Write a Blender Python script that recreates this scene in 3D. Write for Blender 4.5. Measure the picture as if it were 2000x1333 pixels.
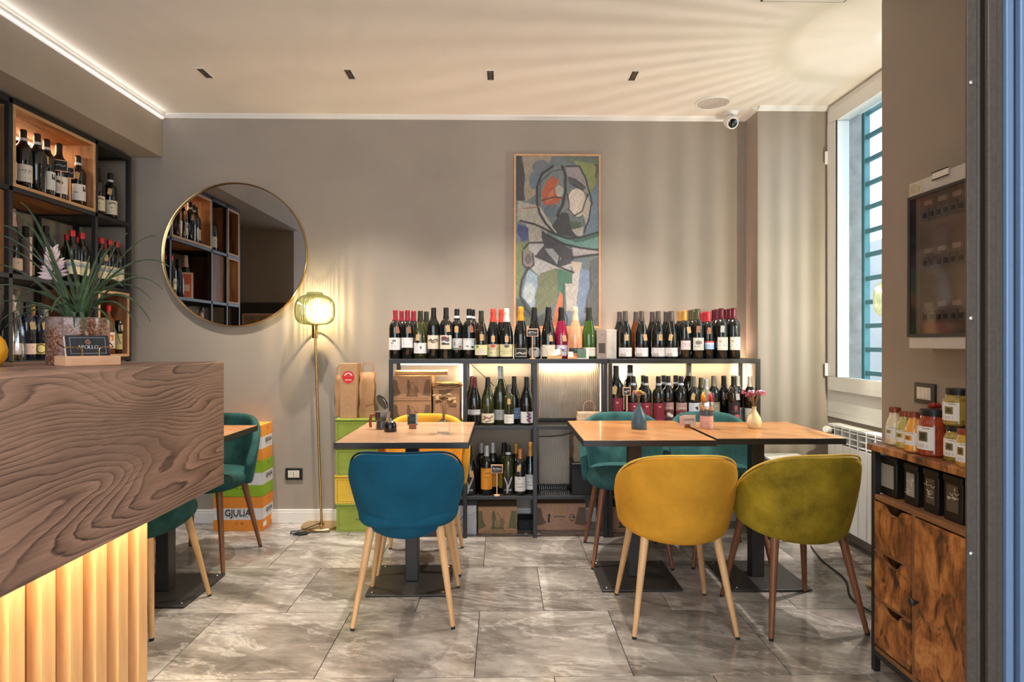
import bpy, bmesh, math, random
import numpy as np
from mathutils import Vector, Matrix

for o in list(bpy.data.objects):
    bpy.data.objects.remove(o, do_unlink=True)
random.seed(7)
scene = bpy.context.scene
COL = scene.collection
PI = math.pi

# ------------------------------------------------------------------ camera
FPX = 1200.0
CAM_H = 1.2
YAW = math.atan(20.0 / FPX)
cam_d = bpy.data.cameras.new('camera')
cam_d.sensor_fit = 'HORIZONTAL'
cam_d.sensor_width = 36.0
cam_d.lens = 36.0 * FPX / 2000.0
cam_d.clip_start = 0.02
cam = bpy.data.objects.new('camera', cam_d)
COL.objects.link(cam)
cam.location = (0, 0, CAM_H)
cam.rotation_euler = (PI / 2, 0, -YAW)
scene.camera = cam

# ------------------------------------------------------------------ view and sky
scene.view_settings.view_transform = 'Standard'
scene.view_settings.look = 'None'
scene.view_settings.gamma = 1.0
scene.view_settings.exposure = 0.33
scene.view_settings.use_curve_mapping = False

world = bpy.data.worlds.new('daylight')
scene.world = world
world.use_nodes = True
_bg = world.node_tree.nodes['Background']
_bg.inputs[0].default_value = (0.74, 0.87, 1.0, 1)
_bg.inputs[1].default_value = 3.3


def lamp_light(name, kind, loc, energy, color, parent=None, **kw):
    d = bpy.data.lights.new(name, kind)
    d.energy = energy
    d.color = color
    for k, v in kw.items():
        if k != 'rot':
            setattr(d, k, v)
    o = bpy.data.objects.new(name, d)
    COL.objects.link(o)
    o.location = loc
    if 'rot' in kw:
        o.rotation_euler = kw['rot']
    if parent is not None:
        o.parent = parent
    return o


WARM = (1.0, 0.78, 0.52)
SOFT = (1.0, 0.91, 0.80)

# the daylight that enters by the open shop front behind the camera and by the window
def portal(loc, rot, sx, sy):
    o = lamp_light('daylight_portal', 'AREA', loc, 1.0, (1, 1, 1), shape='RECTANGLE', size=sx, size_y=sy, rot=rot)
    o.data.cycles.is_portal = True


portal((0.0, -2.52, 1.35), (PI / 2, 0, 0), 4.4, 2.6)
portal((2.32, 3.32, 1.7), (0, PI / 2, 0), 2.0, 1.2)

# ------------------------------------------------------------------ helpers: rays of the photograph to points of the room
def ray(px, py):
    u = (px - 1000.0) / FPX
    v = (666.5 - py) / FPX
    s, c = math.sin(YAW), math.cos(YAW)
    return Vector((s + c * u, c - s * u, v))


def at(px, py, Y):
    r = ray(px, py)
    t = Y / r.y
    return Vector((r.x * t, Y, CAM_H + r.z * t))


def atx(px, py, X):
    r = ray(px, py)
    t = X / r.x
    return Vector((X, r.y * t, CAM_H + r.z * t))


def atz(px, py, Z):
    r = ray(px, py)
    t = (Z - CAM_H) / r.z
    return Vector((r.x * t, r.y * t, Z))


# ------------------------------------------------------------------ colour and node helpers
def lin1(c):
    return c / 12.92 if c <= 0.04045 else ((c + 0.055) / 1.055) ** 2.4


def C(r, g=None, b=None):
    if g is None:
        g = b = r
    return (lin1(r / 255.0), lin1(g / 255.0), lin1(b / 255.0), 1.0)


MATS = {}


class NT:
    def __init__(self, name):
        self.m = bpy.data.materials.new(name)
        self.m.use_nodes = True
        self.t = self.m.node_tree
        self.bsdf = self.t.nodes['Principled BSDF']
        self.out = self.t.nodes['Material Output']

    def n(self, kind, **kw):
        nd = self.t.nodes.new(kind)
        for k, v in kw.items():
            setattr(nd, k, v)
        return nd

    def set(self, sock, v):
        if isinstance(v, bpy.types.NodeSocket):
            self.t.links.new(v, sock)
        elif v is not None:
            sock.default_value = v

    def coord(self, which='Object', scale=(1, 1, 1), rot=(0, 0, 0), loc=(0, 0, 0)):
        tc = self.n('ShaderNodeTexCoord')
        mp = self.n('ShaderNodeMapping')
        mp.inputs['Scale'].default_value = scale
        mp.inputs['Rotation'].default_value = rot
        mp.inputs['Location'].default_value = loc
        self.t.links.new(tc.outputs[which], mp.inputs['Vector'])
        return mp.outputs[0]

    def noise(self, vec, scale, detail=4, rough=0.55, dist=0.0):
        nd = self.n('ShaderNodeTexNoise')
        self.set(nd.inputs['Vector'], vec)
        nd.inputs['Scale'].default_value = scale
        nd.inputs['Detail'].default_value = detail
        nd.inputs['Roughness'].default_value = rough
        nd.inputs['Distortion'].default_value = dist
        return nd.outputs[0]

    def math(self, op, a, b=0.0, c=0.0):
        nd = self.n('ShaderNodeMath', operation=op)
        self.set(nd.inputs[0], a)
        self.set(nd.inputs[1], b)
        self.set(nd.inputs[2], c)
        return nd.outputs[0]

    def vmath(self, op, a, b):
        nd = self.n('ShaderNodeVectorMath', operation=op)
        self.set(nd.inputs[0], a)
        self.set(nd.inputs[1], b)
        return nd.outputs[0]

    def ramp(self, fac, stops, interp='LINEAR'):
        nd = self.n('ShaderNodeValToRGB')
        nd.color_ramp.interpolation = interp
        els = nd.color_ramp.elements
        while len(els) < len(stops):
            els.new(0.5)
        for e, (p, c) in zip(els, stops):
            e.position = p
            e.color = c
        self.set(nd.inputs[0], fac)
        return nd.outputs[0]

    def mix(self, fac, a, b, blend='MIX'):
        nd = self.n('ShaderNodeMix', data_type='RGBA', blend_type=blend)
        self.set(nd.inputs[0], fac)
        self.set(nd.inputs[6], a)
        self.set(nd.inputs[7], b)
        return nd.outputs[2]

    def bump(self, h, strength=0.2, dist=0.01):
        nd = self.n('ShaderNodeBump')
        nd.inputs['Strength'].default_value = strength
        nd.inputs['Distance'].default_value = dist
        self.set(nd.inputs['Height'], h)
        self.t.links.new(nd.outputs[0], self.bsdf.inputs['Normal'])

    def p(self, **kw):
        for k, v in kw.items():
            self.set(self.bsdf.inputs[k.replace('_', ' ')], v)
        return self


def plain(name, col, rough=0.5, metal=0.0, vary=0.06, nscale=40.0, spec=0.5, coat=0.0, sheen=0.0, bump=0.0):
    if name in MATS:
        return MATS[name]
    b = NT(name)
    v = b.noise(b.coord(), nscale, 3)
    lo = tuple(c * (1 - vary) for c in col[:3]) + (1,)
    hi = tuple(min(1, c * (1 + vary)) for c in col[:3]) + (1,)
    b.p(Base_Color=b.ramp(v, [(0.3, lo), (0.7, hi)]), Roughness=rough, Metallic=metal)
    b.p(Specular_IOR_Level=spec, Coat_Weight=coat, Sheen_Weight=sheen)
    if bump:
        b.bump(v, bump, 0.002)
    MATS[name] = b.m
    return b.m


def wood(name, dark, light, stretch=(1, 8, 8), rings=6.0, warp=0.25, rough=0.45, fine=0.35, lines=None):
    if name in MATS:
        return MATS[name]
    b = NT(name)
    v = b.coord('Object', stretch)
    w = b.noise(v, 1.2, 3)
    v2 = b.vmath('ADD', v, b.ramp(w, [(0, (0, 0, 0, 1)), (1, (warp * 4, warp * 4, warp * 4, 1))]))
    r = b.noise(v2, rings * 0.5, 5, 0.6)
    f = b.noise(b.coord('Object', tuple(s * 9 if s > 2 else s * 2.0 for s in stretch)), 4.0, 3, 0.7)
    k = b.math('ADD', b.math('MULTIPLY', r, 1 - fine), b.math('MULTIPLY', f, fine))
    col = b.ramp(k, [(0.33, dark), (0.62, light)])
    b.p(Base_Color=col, Roughness=rough)
    b.bump(k, 0.12, 0.002)
    MATS[name] = b.m
    return b.m


def fabric(name, col, weave=900.0, sheen=0.3, mottled=0.12, mscale=6.0, rough=0.9):
    if name in MATS:
        return MATS[name]
    b = NT(name)
    co = b.coord()
    m = b.noise(co, mscale, 5, 0.6)
    f = b.noise(b.coord('Object', (1, 1, 1)), weave, 2, 0.5)
    k = b.math('ADD', b.math('MULTIPLY', m, 0.75), b.math('MULTIPLY', f, 0.25))
    lo = tuple(c * (1 - mottled * 2.2) for c in col[:3]) + (1,)
    hi = tuple(min(1, c * (1 + mottled * 2.2)) for c in col[:3]) + (1,)
    b.p(Base_Color=b.ramp(k, [(0.35, lo), (0.65, hi)]), Roughness=rough, Sheen_Weight=sheen, Sheen_Roughness=0.4,
        Specular_IOR_Level=0.2, Sheen_Tint=tuple(min(1, c * 1.6) for c in col[:3]) + (1,))
    b.bump(f, 0.25, 0.001)
    MATS[name] = b.m
    return b.m


def emit(name, col, strength):
    if name in MATS:
        return MATS[name]
    b = NT(name)
    b.p(Base_Color=col, Emission_Color=col, Emission_Strength=strength)
    MATS[name] = b.m
    return b.m


def print_mat(name, rough=0.55, grain=0.08, gscale=120.0, coat=0.0):
    if name in MATS:
        return MATS[name]
    b = NT(name)
    a = b.n('ShaderNodeVertexColor')
    a.layer_name = 'Col'
    g = b.ramp(b.noise(b.coord(), gscale, 3), [(0.25, (1 - grain, 1 - grain, 1 - grain, 1)), (0.75, (1, 1, 1, 1))])
    b.p(Base_Color=b.mix(1.0, a.outputs[0], g, 'MULTIPLY'), Roughness=rough, Coat_Weight=coat)
    MATS[name] = b.m
    return b.m


# ------------------------------------------------------------------ mesh helpers
class MB:
    def __init__(self):
        self.v = []
        self.f = []

    def box(self, x0, y0, z0, x1, y1, z1):
        b = len(self.v)
        self.v += [(x0, y0, z0), (x1, y0, z0), (x1, y1, z0), (x0, y1, z0), (x0, y0, z1), (x1, y0, z1), (x1, y1, z1), (x0, y1, z1)]
        self.f += [tuple(b + i for i in q) for q in ((0, 3, 2, 1), (4, 5, 6, 7), (0, 1, 5, 4), (1, 2, 6, 5), (2, 3, 7, 6), (3, 0, 4, 7))]
        return self

    def lathe(self, prof, n=20, c=(0, 0, 0), rib=0, amp=0.0, sx=1.0, sy=1.0):
        b = len(self.v)
        for (r, z) in prof:
            for i in range(n):
                a = 2 * PI * i / n
                rr = r * (1 + amp * math.cos(rib * a)) if rib else r
                self.v.append((c[0] + rr * math.cos(a) * sx, c[1] + rr * math.sin(a) * sy, c[2] + z))
        for j in range(len(prof) - 1):
            for i in range(n):
                k = (i + 1) % n
                self.f.append((b + j * n + i, b + j * n + k, b + (j + 1) * n + k, b + (j + 1) * n + i))
        if prof[0][0] > 1e-6:
            self.f.append(tuple(b + i for i in range(n - 1, -1, -1)))
        if prof[-1][0] > 1e-6:
            self.f.append(tuple(b + (len(prof) - 1) * n + i for i in range(n)))
        return self

    def tube(self, pts, r, n=8, closed=False, r1=None):
        pts = [Vector(p) for p in pts]
        b = len(self.v)
        m = len(pts)
        up = Vector((0, 0, 1))
        prev = None
        for i, p in enumerate(pts):
            if closed:
                d = pts[(i + 1) % m] - pts[i - 1]
            else:
                d = pts[min(i + 1, m - 1)] - pts[max(i - 1, 0)]
            d.normalize()
            if prev is None:
                a = d.cross(up)
                if a.length < 1e-3:
                    a = d.cross(Vector((1, 0, 0)))
            else:
                a = prev - d * prev.dot(d)
            a.normalize()
            prev = a
            c = d.cross(a)
            rr = r if r1 is None else r + (r1 - r) * i / (m - 1)
            for k in range(n):
                t = 2 * PI * k / n
                self.v.append(tuple(p + (a * math.cos(t) + c * math.sin(t)) * rr))
        rng = m if closed else m - 1
        for i in range(rng):
            j = (i + 1) % m
            for k in range(n):
                l = (k + 1) % n
                self.f.append((b + i * n + k, b + j * n + k, b + j * n + l, b + i * n + l))
        if not closed:
            self.f.append(tuple(b + k for k in range(n)))
            self.f.append(tuple(b + (m - 1) * n + k for k in range(n - 1, -1, -1)))
        return self

    def grid(self, rows):
        b = len(self.v)
        m = len(rows[0])
        for r in rows:
            self.v += [tuple(p) for p in r]
        for j in range(len(rows) - 1):
            for i in range(m - 1):
                self.f.append((b + j * m + i, b + j * m + i + 1, b + (j + 1) * m + i + 1, b + (j + 1) * m + i))
        return self

    def prism(self, pts, axis, a0, a1):
        """closed outline in the two other axes, extruded along axis from a0 to a1"""
        b = len(self.v)
        n = len(pts)
        for a in (a0, a1):
            for (p, q) in pts:
                self.v.append((a, p, q) if axis == 0 else (p, a, q) if axis == 1 else (p, q, a))
        self.f.append(tuple(b + i for i in range(n - 1, -1, -1)))
        self.f.append(tuple(b + n + i for i in range(n)))
        for i in range(n):
            j = (i + 1) % n
            self.f.append((b + i, b + j, b + n + j, b + n + i))
        return self

    def rot(self, M, start=0):
        for i in range(start, len(self.v)):
            self.v[i] = tuple(M @ Vector(self.v[i]))
        return self

    def mesh(self, name, smooth=35, fix=True):
        me = bpy.data.meshes.new(name)
        me.from_pydata(self.v, [], self.f)
        if fix:
            bm = bmesh.new()
            bm.from_mesh(me)
            bmesh.ops.remove_doubles(bm, verts=bm.verts, dist=1e-6)
            bmesh.ops.recalc_face_normals(bm, faces=bm.faces)
            bm.to_mesh(me)
            bm.free()
        if smooth:
            me.polygons.foreach_set('use_smooth', [True] * len(me.polygons))
            me.set_sharp_from_angle(angle=math.radians(smooth))
        me.update()
        return me

    def build(self, name, mat, parent=None, bev=0.0, sub=0, smooth=35, loc=None, rot=None, seg=2):
        return put(name, self.mesh(name, smooth), mat, parent, bev, sub, loc, rot, seg)


def put(name, me, mat, parent=None, bev=0.0, sub=0, loc=None, rot=None, seg=2):
    o = bpy.data.objects.new(name, me)
    COL.objects.link(o)
    if mat is not None and not me.materials:
        me.materials.append(mat)
    if parent is not None:
        o.parent = parent
    if loc is not None:
        o.location = loc
    if rot is not None:
        o.rotation_euler = rot
    if bev:
        m = o.modifiers.new('edge', 'BEVEL')
        m.width = bev
        m.segments = seg
        m.limit_method = 'ANGLE'
        m.harden_normals = False
    if sub:
        m = o.modifiers.new('soft', 'SUBSURF')
        m.levels = sub
        m.render_levels = sub
    return o


def tag(o, label, cat, group=None):
    o['label'] = label
    o['category'] = cat
    if group:
        o['group'] = group
    return o


def thing(name, label, cat, loc=(0, 0, 0), rotz=0.0, group=None):
    o = bpy.data.objects.new(name, None)
    o.empty_display_size = 0.05
    COL.objects.link(o)
    o.location = loc
    o.rotation_euler = (0, 0, rotz)
    return tag(o, label, cat, group)


def struct(o):
    o['kind'] = 'structure'
    return o


def copy_tree(o, parent=None):
    c = o.copy()
    COL.objects.link(c)
    c.parent = parent
    for ch in list(o.children):
        copy_tree(ch, c)
    return c


# ------------------------------------------------------------------ printed surfaces: a small grid whose points carry the colours of the print
def rgb(*c):
    return np.array([lin1(x / 255.0) for x in c])


class Canvas:
    """colours on a grid of points; x runs right, y runs down in the units given"""
    def __init__(self, x0, y0, x1, y1, nu, nv, base):
        xs = np.linspace(x0, x1, nu + 1)
        ys = np.linspace(y0, y1, nv + 1)
        self.X, self.Y = np.meshgrid(xs, ys)
        self.D0 = (self.X.copy(), self.Y.copy())
        self.c = np.zeros(self.X.shape + (3,)) + rgb(*base)
        self.nu, self.nv = nu, nv

    def warp(self, amp, wl, seed=0):
        r = np.random.RandomState(seed)
        x, y = self.D0
        dx = np.zeros_like(x)
        dy = np.zeros_like(y)
        for k in range(5):
            f = 2 * PI / wl * (1.0 + 0.8 * k)
            a, b, c, d = r.uniform(0, 2 * PI, 4)
            t = r.uniform(0, PI)
            dx += amp / (k + 1) * np.sin(f * (x * math.cos(t) + y * math.sin(t)) + a)
            dy += amp / (k + 1) * np.sin(f * (x * math.sin(t + 1) + y * math.cos(t + 1)) + b)
        self.X, self.Y = x + dx, y + dy

    def blend(self, m, col, a=1.0):
        m = (m.astype(float) * a)[..., None]
        self.c = self.c * (1 - m) + rgb(*col) * m

    def fill(self, poly, col, a=1.0):
        ins = np.zeros(self.X.shape, bool)
        n = len(poly)
        for i in range(n):
            xa, ya = poly[i]
            xb, yb = poly[(i + 1) % n]
            if ya == yb:
                continue
            cond = ((ya > self.Y) != (yb > self.Y)) & (self.X < (xb - xa) * (self.Y - ya) / (yb - ya) + xa)
            ins ^= cond
        self.blend(ins, col, a)

    def rect(self, x0, y0, x1, y1, col, a=1.0):
        self.blend((self.X >= x0) & (self.X <= x1) & (self.Y >= y0) & (self.Y <= y1), col, a)

    def ell(self, cx, cy, rx, ry, col, a=1.0):
        self.blend(((self.X - cx) / rx) ** 2 + ((self.Y - cy) / ry) ** 2 <= 1, col, a)

    def ring(self, cx, cy, rx, ry, w, col, a=1.0):
        d = np.sqrt(((self.X - cx) / rx) ** 2 + ((self.Y - cy) / ry) ** 2)
        self.blend(np.abs(d - 1) <= w, col, a)

    def stroke(self, pts, w, col, a=1.0):
        best = np.full(self.X.shape, 1e9)
        for (xa, ya), (xb, yb) in zip(pts[:-1], pts[1:]):
            dx, dy = xb - xa, yb - ya
            L = dx * dx + dy * dy + 1e-12
            t = np.clip(((self.X - xa) * dx + (self.Y - ya) * dy) / L, 0, 1)
            best = np.minimum(best, np.hypot(self.X - xa - t * dx, self.Y - ya - t * dy))
        self.blend(np.clip(1.5 - best / w, 0, 1), col, a)

    def marks(self, x0, y0, x1, y1, col, a=0.9, rows=1, seed=0, fill=0.6):
        """a row of small unreadable marks"""
        r = np.random.RandomState(seed)
        h = (y1 - y0) / rows
        for k in range(rows):
            n = max(3, int((x1 - x0) / h * 1.6))
            w = (x1 - x0) / n
            for i in range(n):
                if r.rand() < 0.8:
                    self.rect(x0 + i * w, y0 + k * h, x0 + (i + fill) * w, y0 + (k + 0.6) * h, col, a)

    def mottle(self, amt, wl, seed=1, dirx=1.0, diry=1.0):
        r = np.random.RandomState(seed)
        x, y = self.D0
        s = np.zeros_like(x)
        for k in range(9):
            f = 2 * PI / wl * r.uniform(0.6, 3.2)
            t = r.uniform(0, PI)
            s += np.sin(f * (x * math.cos(t) * dirx + y * math.sin(t) * diry) + r.uniform(0, 6.3))
        s = s / 4.0 + r.normal(0, 0.35, x.shape)
        self.c = np.clip(self.c * (1 + amt * s[..., None]), 0, 1)

    def mesh(self, name, shape):
        """shape(u, v) -> point, u right 0..1, v up 0..1"""
        nu, nv = self.nu, self.nv
        vs = []
        for j in range(nv + 1):
            for i in range(nu + 1):
                vs.append(shape(i / nu, 1 - j / nv))
        fs = []
        w = nu + 1
        for j in range(nv):
            for i in range(nu):
                fs.append((j * w + i, (j + 1) * w + i, (j + 1) * w + i + 1, j * w + i + 1))
        me = bpy.data.meshes.new(name)
        me.from_pydata(vs, [], fs)
        at_ = me.color_attributes.new('Col', 'FLOAT_COLOR', 'POINT')
        arr = np.ones((len(vs), 4))
        arr[:, :3] = self.c.reshape(-1, 3)
        at_.data.foreach_set('color', arr.ravel())
        me.polygons.foreach_set('use_smooth', [True] * len(me.polygons))
        me.update()
        return me


def flat(p0, du, dv):
    p0, du, dv = Vector(p0), Vector(du), Vector(dv)
    return lambda u, v: tuple(p0 + du * u + dv * v)


def lettering(name, text, size, mat, parent, loc, rot, depth=0.0004, align='CENTER', sx=1.0, bold=0.0, spacing=1.0):
    cu = bpy.data.curves.new(name, 'FONT')
    cu.body = text
    cu.size = size
    cu.align_x = align
    cu.align_y = 'CENTER'
    cu.extrude = depth
    cu.offset = bold
    cu.space_character = spacing
    tmp = bpy.data.objects.new(name + '_tmp', cu)
    COL.objects.link(tmp)
    dg = bpy.context.evaluated_depsgraph_get()
    me = bpy.data.meshes.new_from_object(tmp.evaluated_get(dg))
    bpy.data.objects.remove(tmp, do_unlink=True)
    for v in me.vertices:
        v.co.x *= sx
    me.materials.clear()
    me.name = name
    return put(name, me, mat, parent, loc=loc, rot=rot)

# ------------------------------------------------------------------ shared materials
def plaster(name, col, amt=0.05, scale=3.0, rough=0.75):
    b = NT(name)
    k = b.noise(b.coord(), scale, 6, 0.6)
    lo = tuple(c * (1 - amt) for c in col[:3]) + (1,)
    hi = tuple(min(1, c * (1 + amt)) for c in col[:3]) + (1,)
    b.p(Base_Color=b.ramp(k, [(0.3, lo), (0.7, hi)]), Roughness=rough, Specular_IOR_Level=0.3)
    b.bump(b.noise(b.coord(), 260.0, 3), 0.06, 0.001)
    MATS[name] = b.m
    return b.m


WALL = plaster('greige_plaster', C(159, 148, 136))
CEIL = plaster('white_ceiling_paint', C(236, 230, 222), 0.02)
WHITE = plain('white_paint', C(232, 229, 224), 0.4, vary=0.02)
PVC = plain('white_window_plastic', C(226, 225, 222), 0.3, vary=0.02)
BLACK = plain('black_metal', C(48, 46, 46), 0.42, 0.3, vary=0.12, nscale=90)
DARK = plain('charcoal_steel', C(62, 59, 57), 0.45, 0.2, vary=0.1, nscale=60)
RUBBER = plain('black_rubber', C(26, 25, 25), 0.7)
BRASS = plain('polished_brass', C(206, 172, 110), 0.22, 1.0, vary=0.08)
CHROME = plain('polished_steel', C(200, 200, 200), 0.16, 1.0, vary=0.03)
KRAFT = plain('kraft_paper', C(176, 136, 98), 0.8, vary=0.1, nscale=60)
KRAFT_TAG = plain('kraft_tag_card', C(198, 162, 114), 0.8, vary=0.06, nscale=200)
STRING = plain('pale_string', C(214, 200, 176), 0.8)
PAPER = print_mat('printed_paper', 0.55, 0.05)
CARD = print_mat('printed_cardboard', 0.8, 0.1, 70)
PAINT = print_mat('oil_on_canvas', 0.6, 0.22, 26)
OAK_LEG = wood('light_beech', C(190, 142, 92), C(220, 176, 124), (12, 12, 1.2), 4, 0.1, 0.45)
WALNUT_LEG = wood('dark_walnut', C(92, 56, 36), C(140, 88, 56), (12, 12, 1.2), 4, 0.1, 0.4)
def rustic():
    b = NT('rustic_brown_board')
    v = b.coord('Object', (2.0, 2.6, 1.3))
    k = b.noise(v, 4.2, 6, 0.62, 1.6)
    f = b.noise(b.coord('Object', (6, 14, 3)), 7, 4, 0.7, 0.6)
    m = b.math('ADD', b.math('MULTIPLY', k, 0.75), b.math('MULTIPLY', f, 0.25))
    col = b.ramp(m, [(0.34, C(58, 38, 24)), (0.45, C(134, 82, 42)), (0.56, C(186, 120, 62)), (0.70, C(216, 156, 96))])
    d = b.noise(b.coord('Object', (3, 4.5, 2.6)), 4.0, 3, 0.5, 1.0)
    col = b.mix(b.ramp(d, [(0.56, (0, 0, 0, 1)), (0.68, (0.85, 0.85, 0.85, 1))]), col, C(44, 30, 22))
    b.p(Base_Color=col, Roughness=0.45)
    b.bump(m, 0.1, 0.002)
    return b.m


RUST = rustic()
RUST_EDGE = wood('rustic_board_edge', C(110, 74, 46), C(150, 104, 66), (10, 3, 10), 3, 0.1, 0.55)
BARN = wood('barn_wood', C(74, 48, 28), C(190, 128, 74), (9, 1.6, 9), 3, 0.25, 0.6, 0.3)
BARN_V = wood('barn_wood_upright', C(64, 42, 26), C(168, 110, 64), (9, 9, 1.2), 3, 0.25, 0.6, 0.3)
BARN_EDGE = wood('barn_wood_edge', C(176, 134, 92), C(208, 166, 122), (9, 1.6, 9), 3, 0.1, 0.6)
PINE = wood('pale_pine', C(206, 152, 116), C(232, 186, 152), (2, 10, 10), 3, 0.1, 0.5)


def floor_marble():
    b = NT('polished_grey_marble')
    oi = b.n('ShaderNodeObjectInfo')
    cv = b.n('ShaderNodeCombineXYZ')
    rnd = oi.outputs['Random']
    b.set(cv.inputs[0], b.math('MULTIPLY', rnd, 37.0))
    b.set(cv.inputs[1], b.math('MULTIPLY', rnd, 71.0))
    b.set(cv.inputs[2], b.math('MULTIPLY', rnd, 13.0))
    base = b.vmath('ADD', b.coord('Object', (1, 1, 1), (0, 0, 0.2)), cv.outputs[0])
    st = b.n('ShaderNodeMapping')
    st.inputs['Scale'].default_value = (1.0, 2.3, 1)
    b.set(st.inputs['Vector'], base)
    big = b.noise(st.outputs[0], 1.7, 5, 0.55, 0.7)
    fine = b.noise(st.outputs[0], 8, 8, 0.68, 0.5)
    k = b.math('ADD', b.math('MULTIPLY', big, 0.70), b.math('MULTIPLY', fine, 0.30))
    col = b.ramp(k, [(0.30, C(96, 88, 82)), (0.44, C(134, 126, 118)), (0.55, C(166, 158, 150)), (0.70, C(212, 206, 198))])
    vn = b.noise(st.outputs[0], 1.6, 9, 0.66, 0.5)
    vein = b.math('MAXIMUM', b.math('SUBTRACT', 1.0, b.math('MULTIPLY', b.math('ABSOLUTE', b.math('SUBTRACT', vn, 0.5)), 40.0)), 0.0)
    col = b.mix(b.math('MULTIPLY', vein, 0.34), col, C(232, 226, 218))
    dk = b.noise(st.outputs[0], 2.2, 7, 0.66, 0.5)
    dark = b.math('MAXIMUM', b.math('SUBTRACT', 1.0, b.math('MULTIPLY', b.math('ABSOLUTE', b.math('SUBTRACT', dk, 0.42)), 16.0)), 0.0)
    col = b.mix(b.math('MULTIPLY', dark, 0.4), col, C(82, 74, 68))
    tone = b.math('ADD', 0.82, b.math('MULTIPLY', rnd, 0.26))
    tc = b.n('ShaderNodeCombineXYZ')
    for i in range(3):
        b.set(tc.inputs[i], tone)
    b.p(Base_Color=b.mix(1.0, col, tc.outputs[0], 'MULTIPLY'), Roughness=0.13, Specular_IOR_Level=0.55)
    return b.m


MARBLE = floor_marble()
GROUT = plain('dark_grout', C(50, 46, 43), 0.85)

# ------------------------------------------------------------------ the room
YB = 4.08           # back wall
ZC = 2.69           # ceiling
XL = -2.75          # left wall
XBEAM = -2.23
ZBEAM = 2.407
XW = 2.09           # window wall
YP = 3.89           # face of the pier beside the window
XP = 1.63
XR = 1.66           # near wall on the right
YR = 2.66
YREAR = -2.5

floor = struct(MB().box(-3.7, YREAR, -0.1, 2.4, YB + 0.1, -0.004).build('floor', GROUT))
tw, th = 0.57, 0.535
rows = []
y = atz(935, 1195, 0).y
while y < YB:
    y += th
y0 = y
tile_me = MB().box(-tw / 2 + 0.0017, -th / 2 + 0.0017, -0.004, tw / 2 - 0.0017, th / 2 - 0.0017, 0.0).mesh('tile', 0)
xj = atz(926, 1330, 0).x
r = 0
yy = y0
k_row = 0
base_row = round((y0 - atz(935, 1195, 0).y) / th)
while yy > 0.4:
    yc = yy - th / 2
    odd = (base_row - k_row) % 2
    xs = xj + (0.0 if odd == 0 else tw / 2)
    i0 = int(math.floor((-3.0 - xs) / tw))
    for i in range(i0, i0 + 11):
        xc = xs + (i + 0.5) * tw
        if xc - tw / 2 > XW or xc + tw / 2 < XL:
            continue
        if yc < 1.2 and abs(xc) > 1.5:
            continue
        t = put('tile', tile_me, MARBLE, floor, loc=(xc, yc, 0))
        t.rotation_euler = (0, 0, PI if random.random() < 0.5 else 0)
    yy -= th
    k_row += 1
far_tiles = MB().box(-3.7, YREAR, -0.004, 2.4, yy, 0.0).build('tile_field', MARBLE, floor)
far_tiles['kind'] = 'stuff'

ceiling = struct(MB().box(-3.7, YREAR, ZC, 2.36, YB + 0.1, ZC + 0.1).build('ceiling', CEIL))
struct(MB().box(-3.7, YB, 0, 2.2, YB + 0.12, ZC).build('wall_back', WALL))
struct(MB().box(XL - 0.12, 2.5, 0, XL, YB, ZC).build('wall_left', WALL))
struct(MB().box(XL, 1.36, ZBEAM, XBEAM, YB, ZC).build('wall_bulkhead', WALL))
struct(MB().box(XP, YP, 0, XW + 0.075, YB, ZC).build('wall_pier', WALL, bev=0.004))
# wall around the window on the right
struct(MB().box(XW, YR, 0, XW + 0.22, YP, 0.745).box(XW, YR, 0.745, XW + 0.22, 2.74, ZC).build('wall_window', WALL))
struct(MB().box(XR, 1.24, 0, XW + 0.22, YR, ZC).build('wall_right', WALL, bev=0.004))
# the room behind the camera, seen in the mirror
struct(MB().box(-3.7, 0.2, 0, -2.28, 1.36, ZC).build('wall_passage', plaster('taupe_plaster', C(160, 146, 132))))
struct(MB().box(-3.75, 1.3, 0, -3.6, 2.6, ZC).build('wall_corridor', WALL))
struct(MB().box(-3.7, 2.5, 0, XL - 0.12, 2.6, ZC).build('wall_return', WALL))
struct(MB().box(-2.75, YREAR, 0, -2.6, 0.2, ZC).build('wall_side', WALL))
struct(MB().box(1.95, YREAR, 0, 2.1, 1.24, ZC).build('wall_side_right', WALL))

# trims
def cornice(name, pts):
    b = MB()
    prof = [(0, 0), (0.034, 0), (0.030, -0.010), (0.012, -0.016), (0.008, -0.024), (0, -0.024)]
    for (xa, ya), (xb, yb), (nx, ny) in pts:
        s = len(b.v)
        for (px, py) in ((xa, ya), (xb, yb)):
            for (d, z) in prof:
                b.v.append((px + nx * d, py + ny * d, ZC + z))
        n = len(prof)
        for i in range(n):
            j = (i + 1) % n
            b.f.append((s + i, s + j, s + n + j, s + n + i))
        b.f.append(tuple(s + i for i in range(n)))
        b.f.append(tuple(s + n + i for i in range(n)))
    return struct(b.build(name, WHITE, smooth=60))


cornice('trim_1', [((XBEAM, YB), (XP, YB), (0, -1))])
cornice('trim_2', [((XBEAM, 1.36), (XBEAM, YB), (1, 0))])
cornice('trim_3', [((XP, YP), (XP, YB), (-1, 0)), ((XP, YP), (XW, YP), (0, -1))])


def skirting(name, x0, y0, x1, y1):
    b = MB().box(x0, y0, 0, x1, y1, 0.075)
    if abs(x1 - x0) > abs(y1 - y0):
        b.box(x0, y0 + 0.004, 0.075, x1, y1, 0.09)
    else:
        b.box(x0, y0, 0.075, x1 - 0.004, y1, 0.09)
    return struct(b.build(name, WHITE, bev=0.003))


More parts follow.
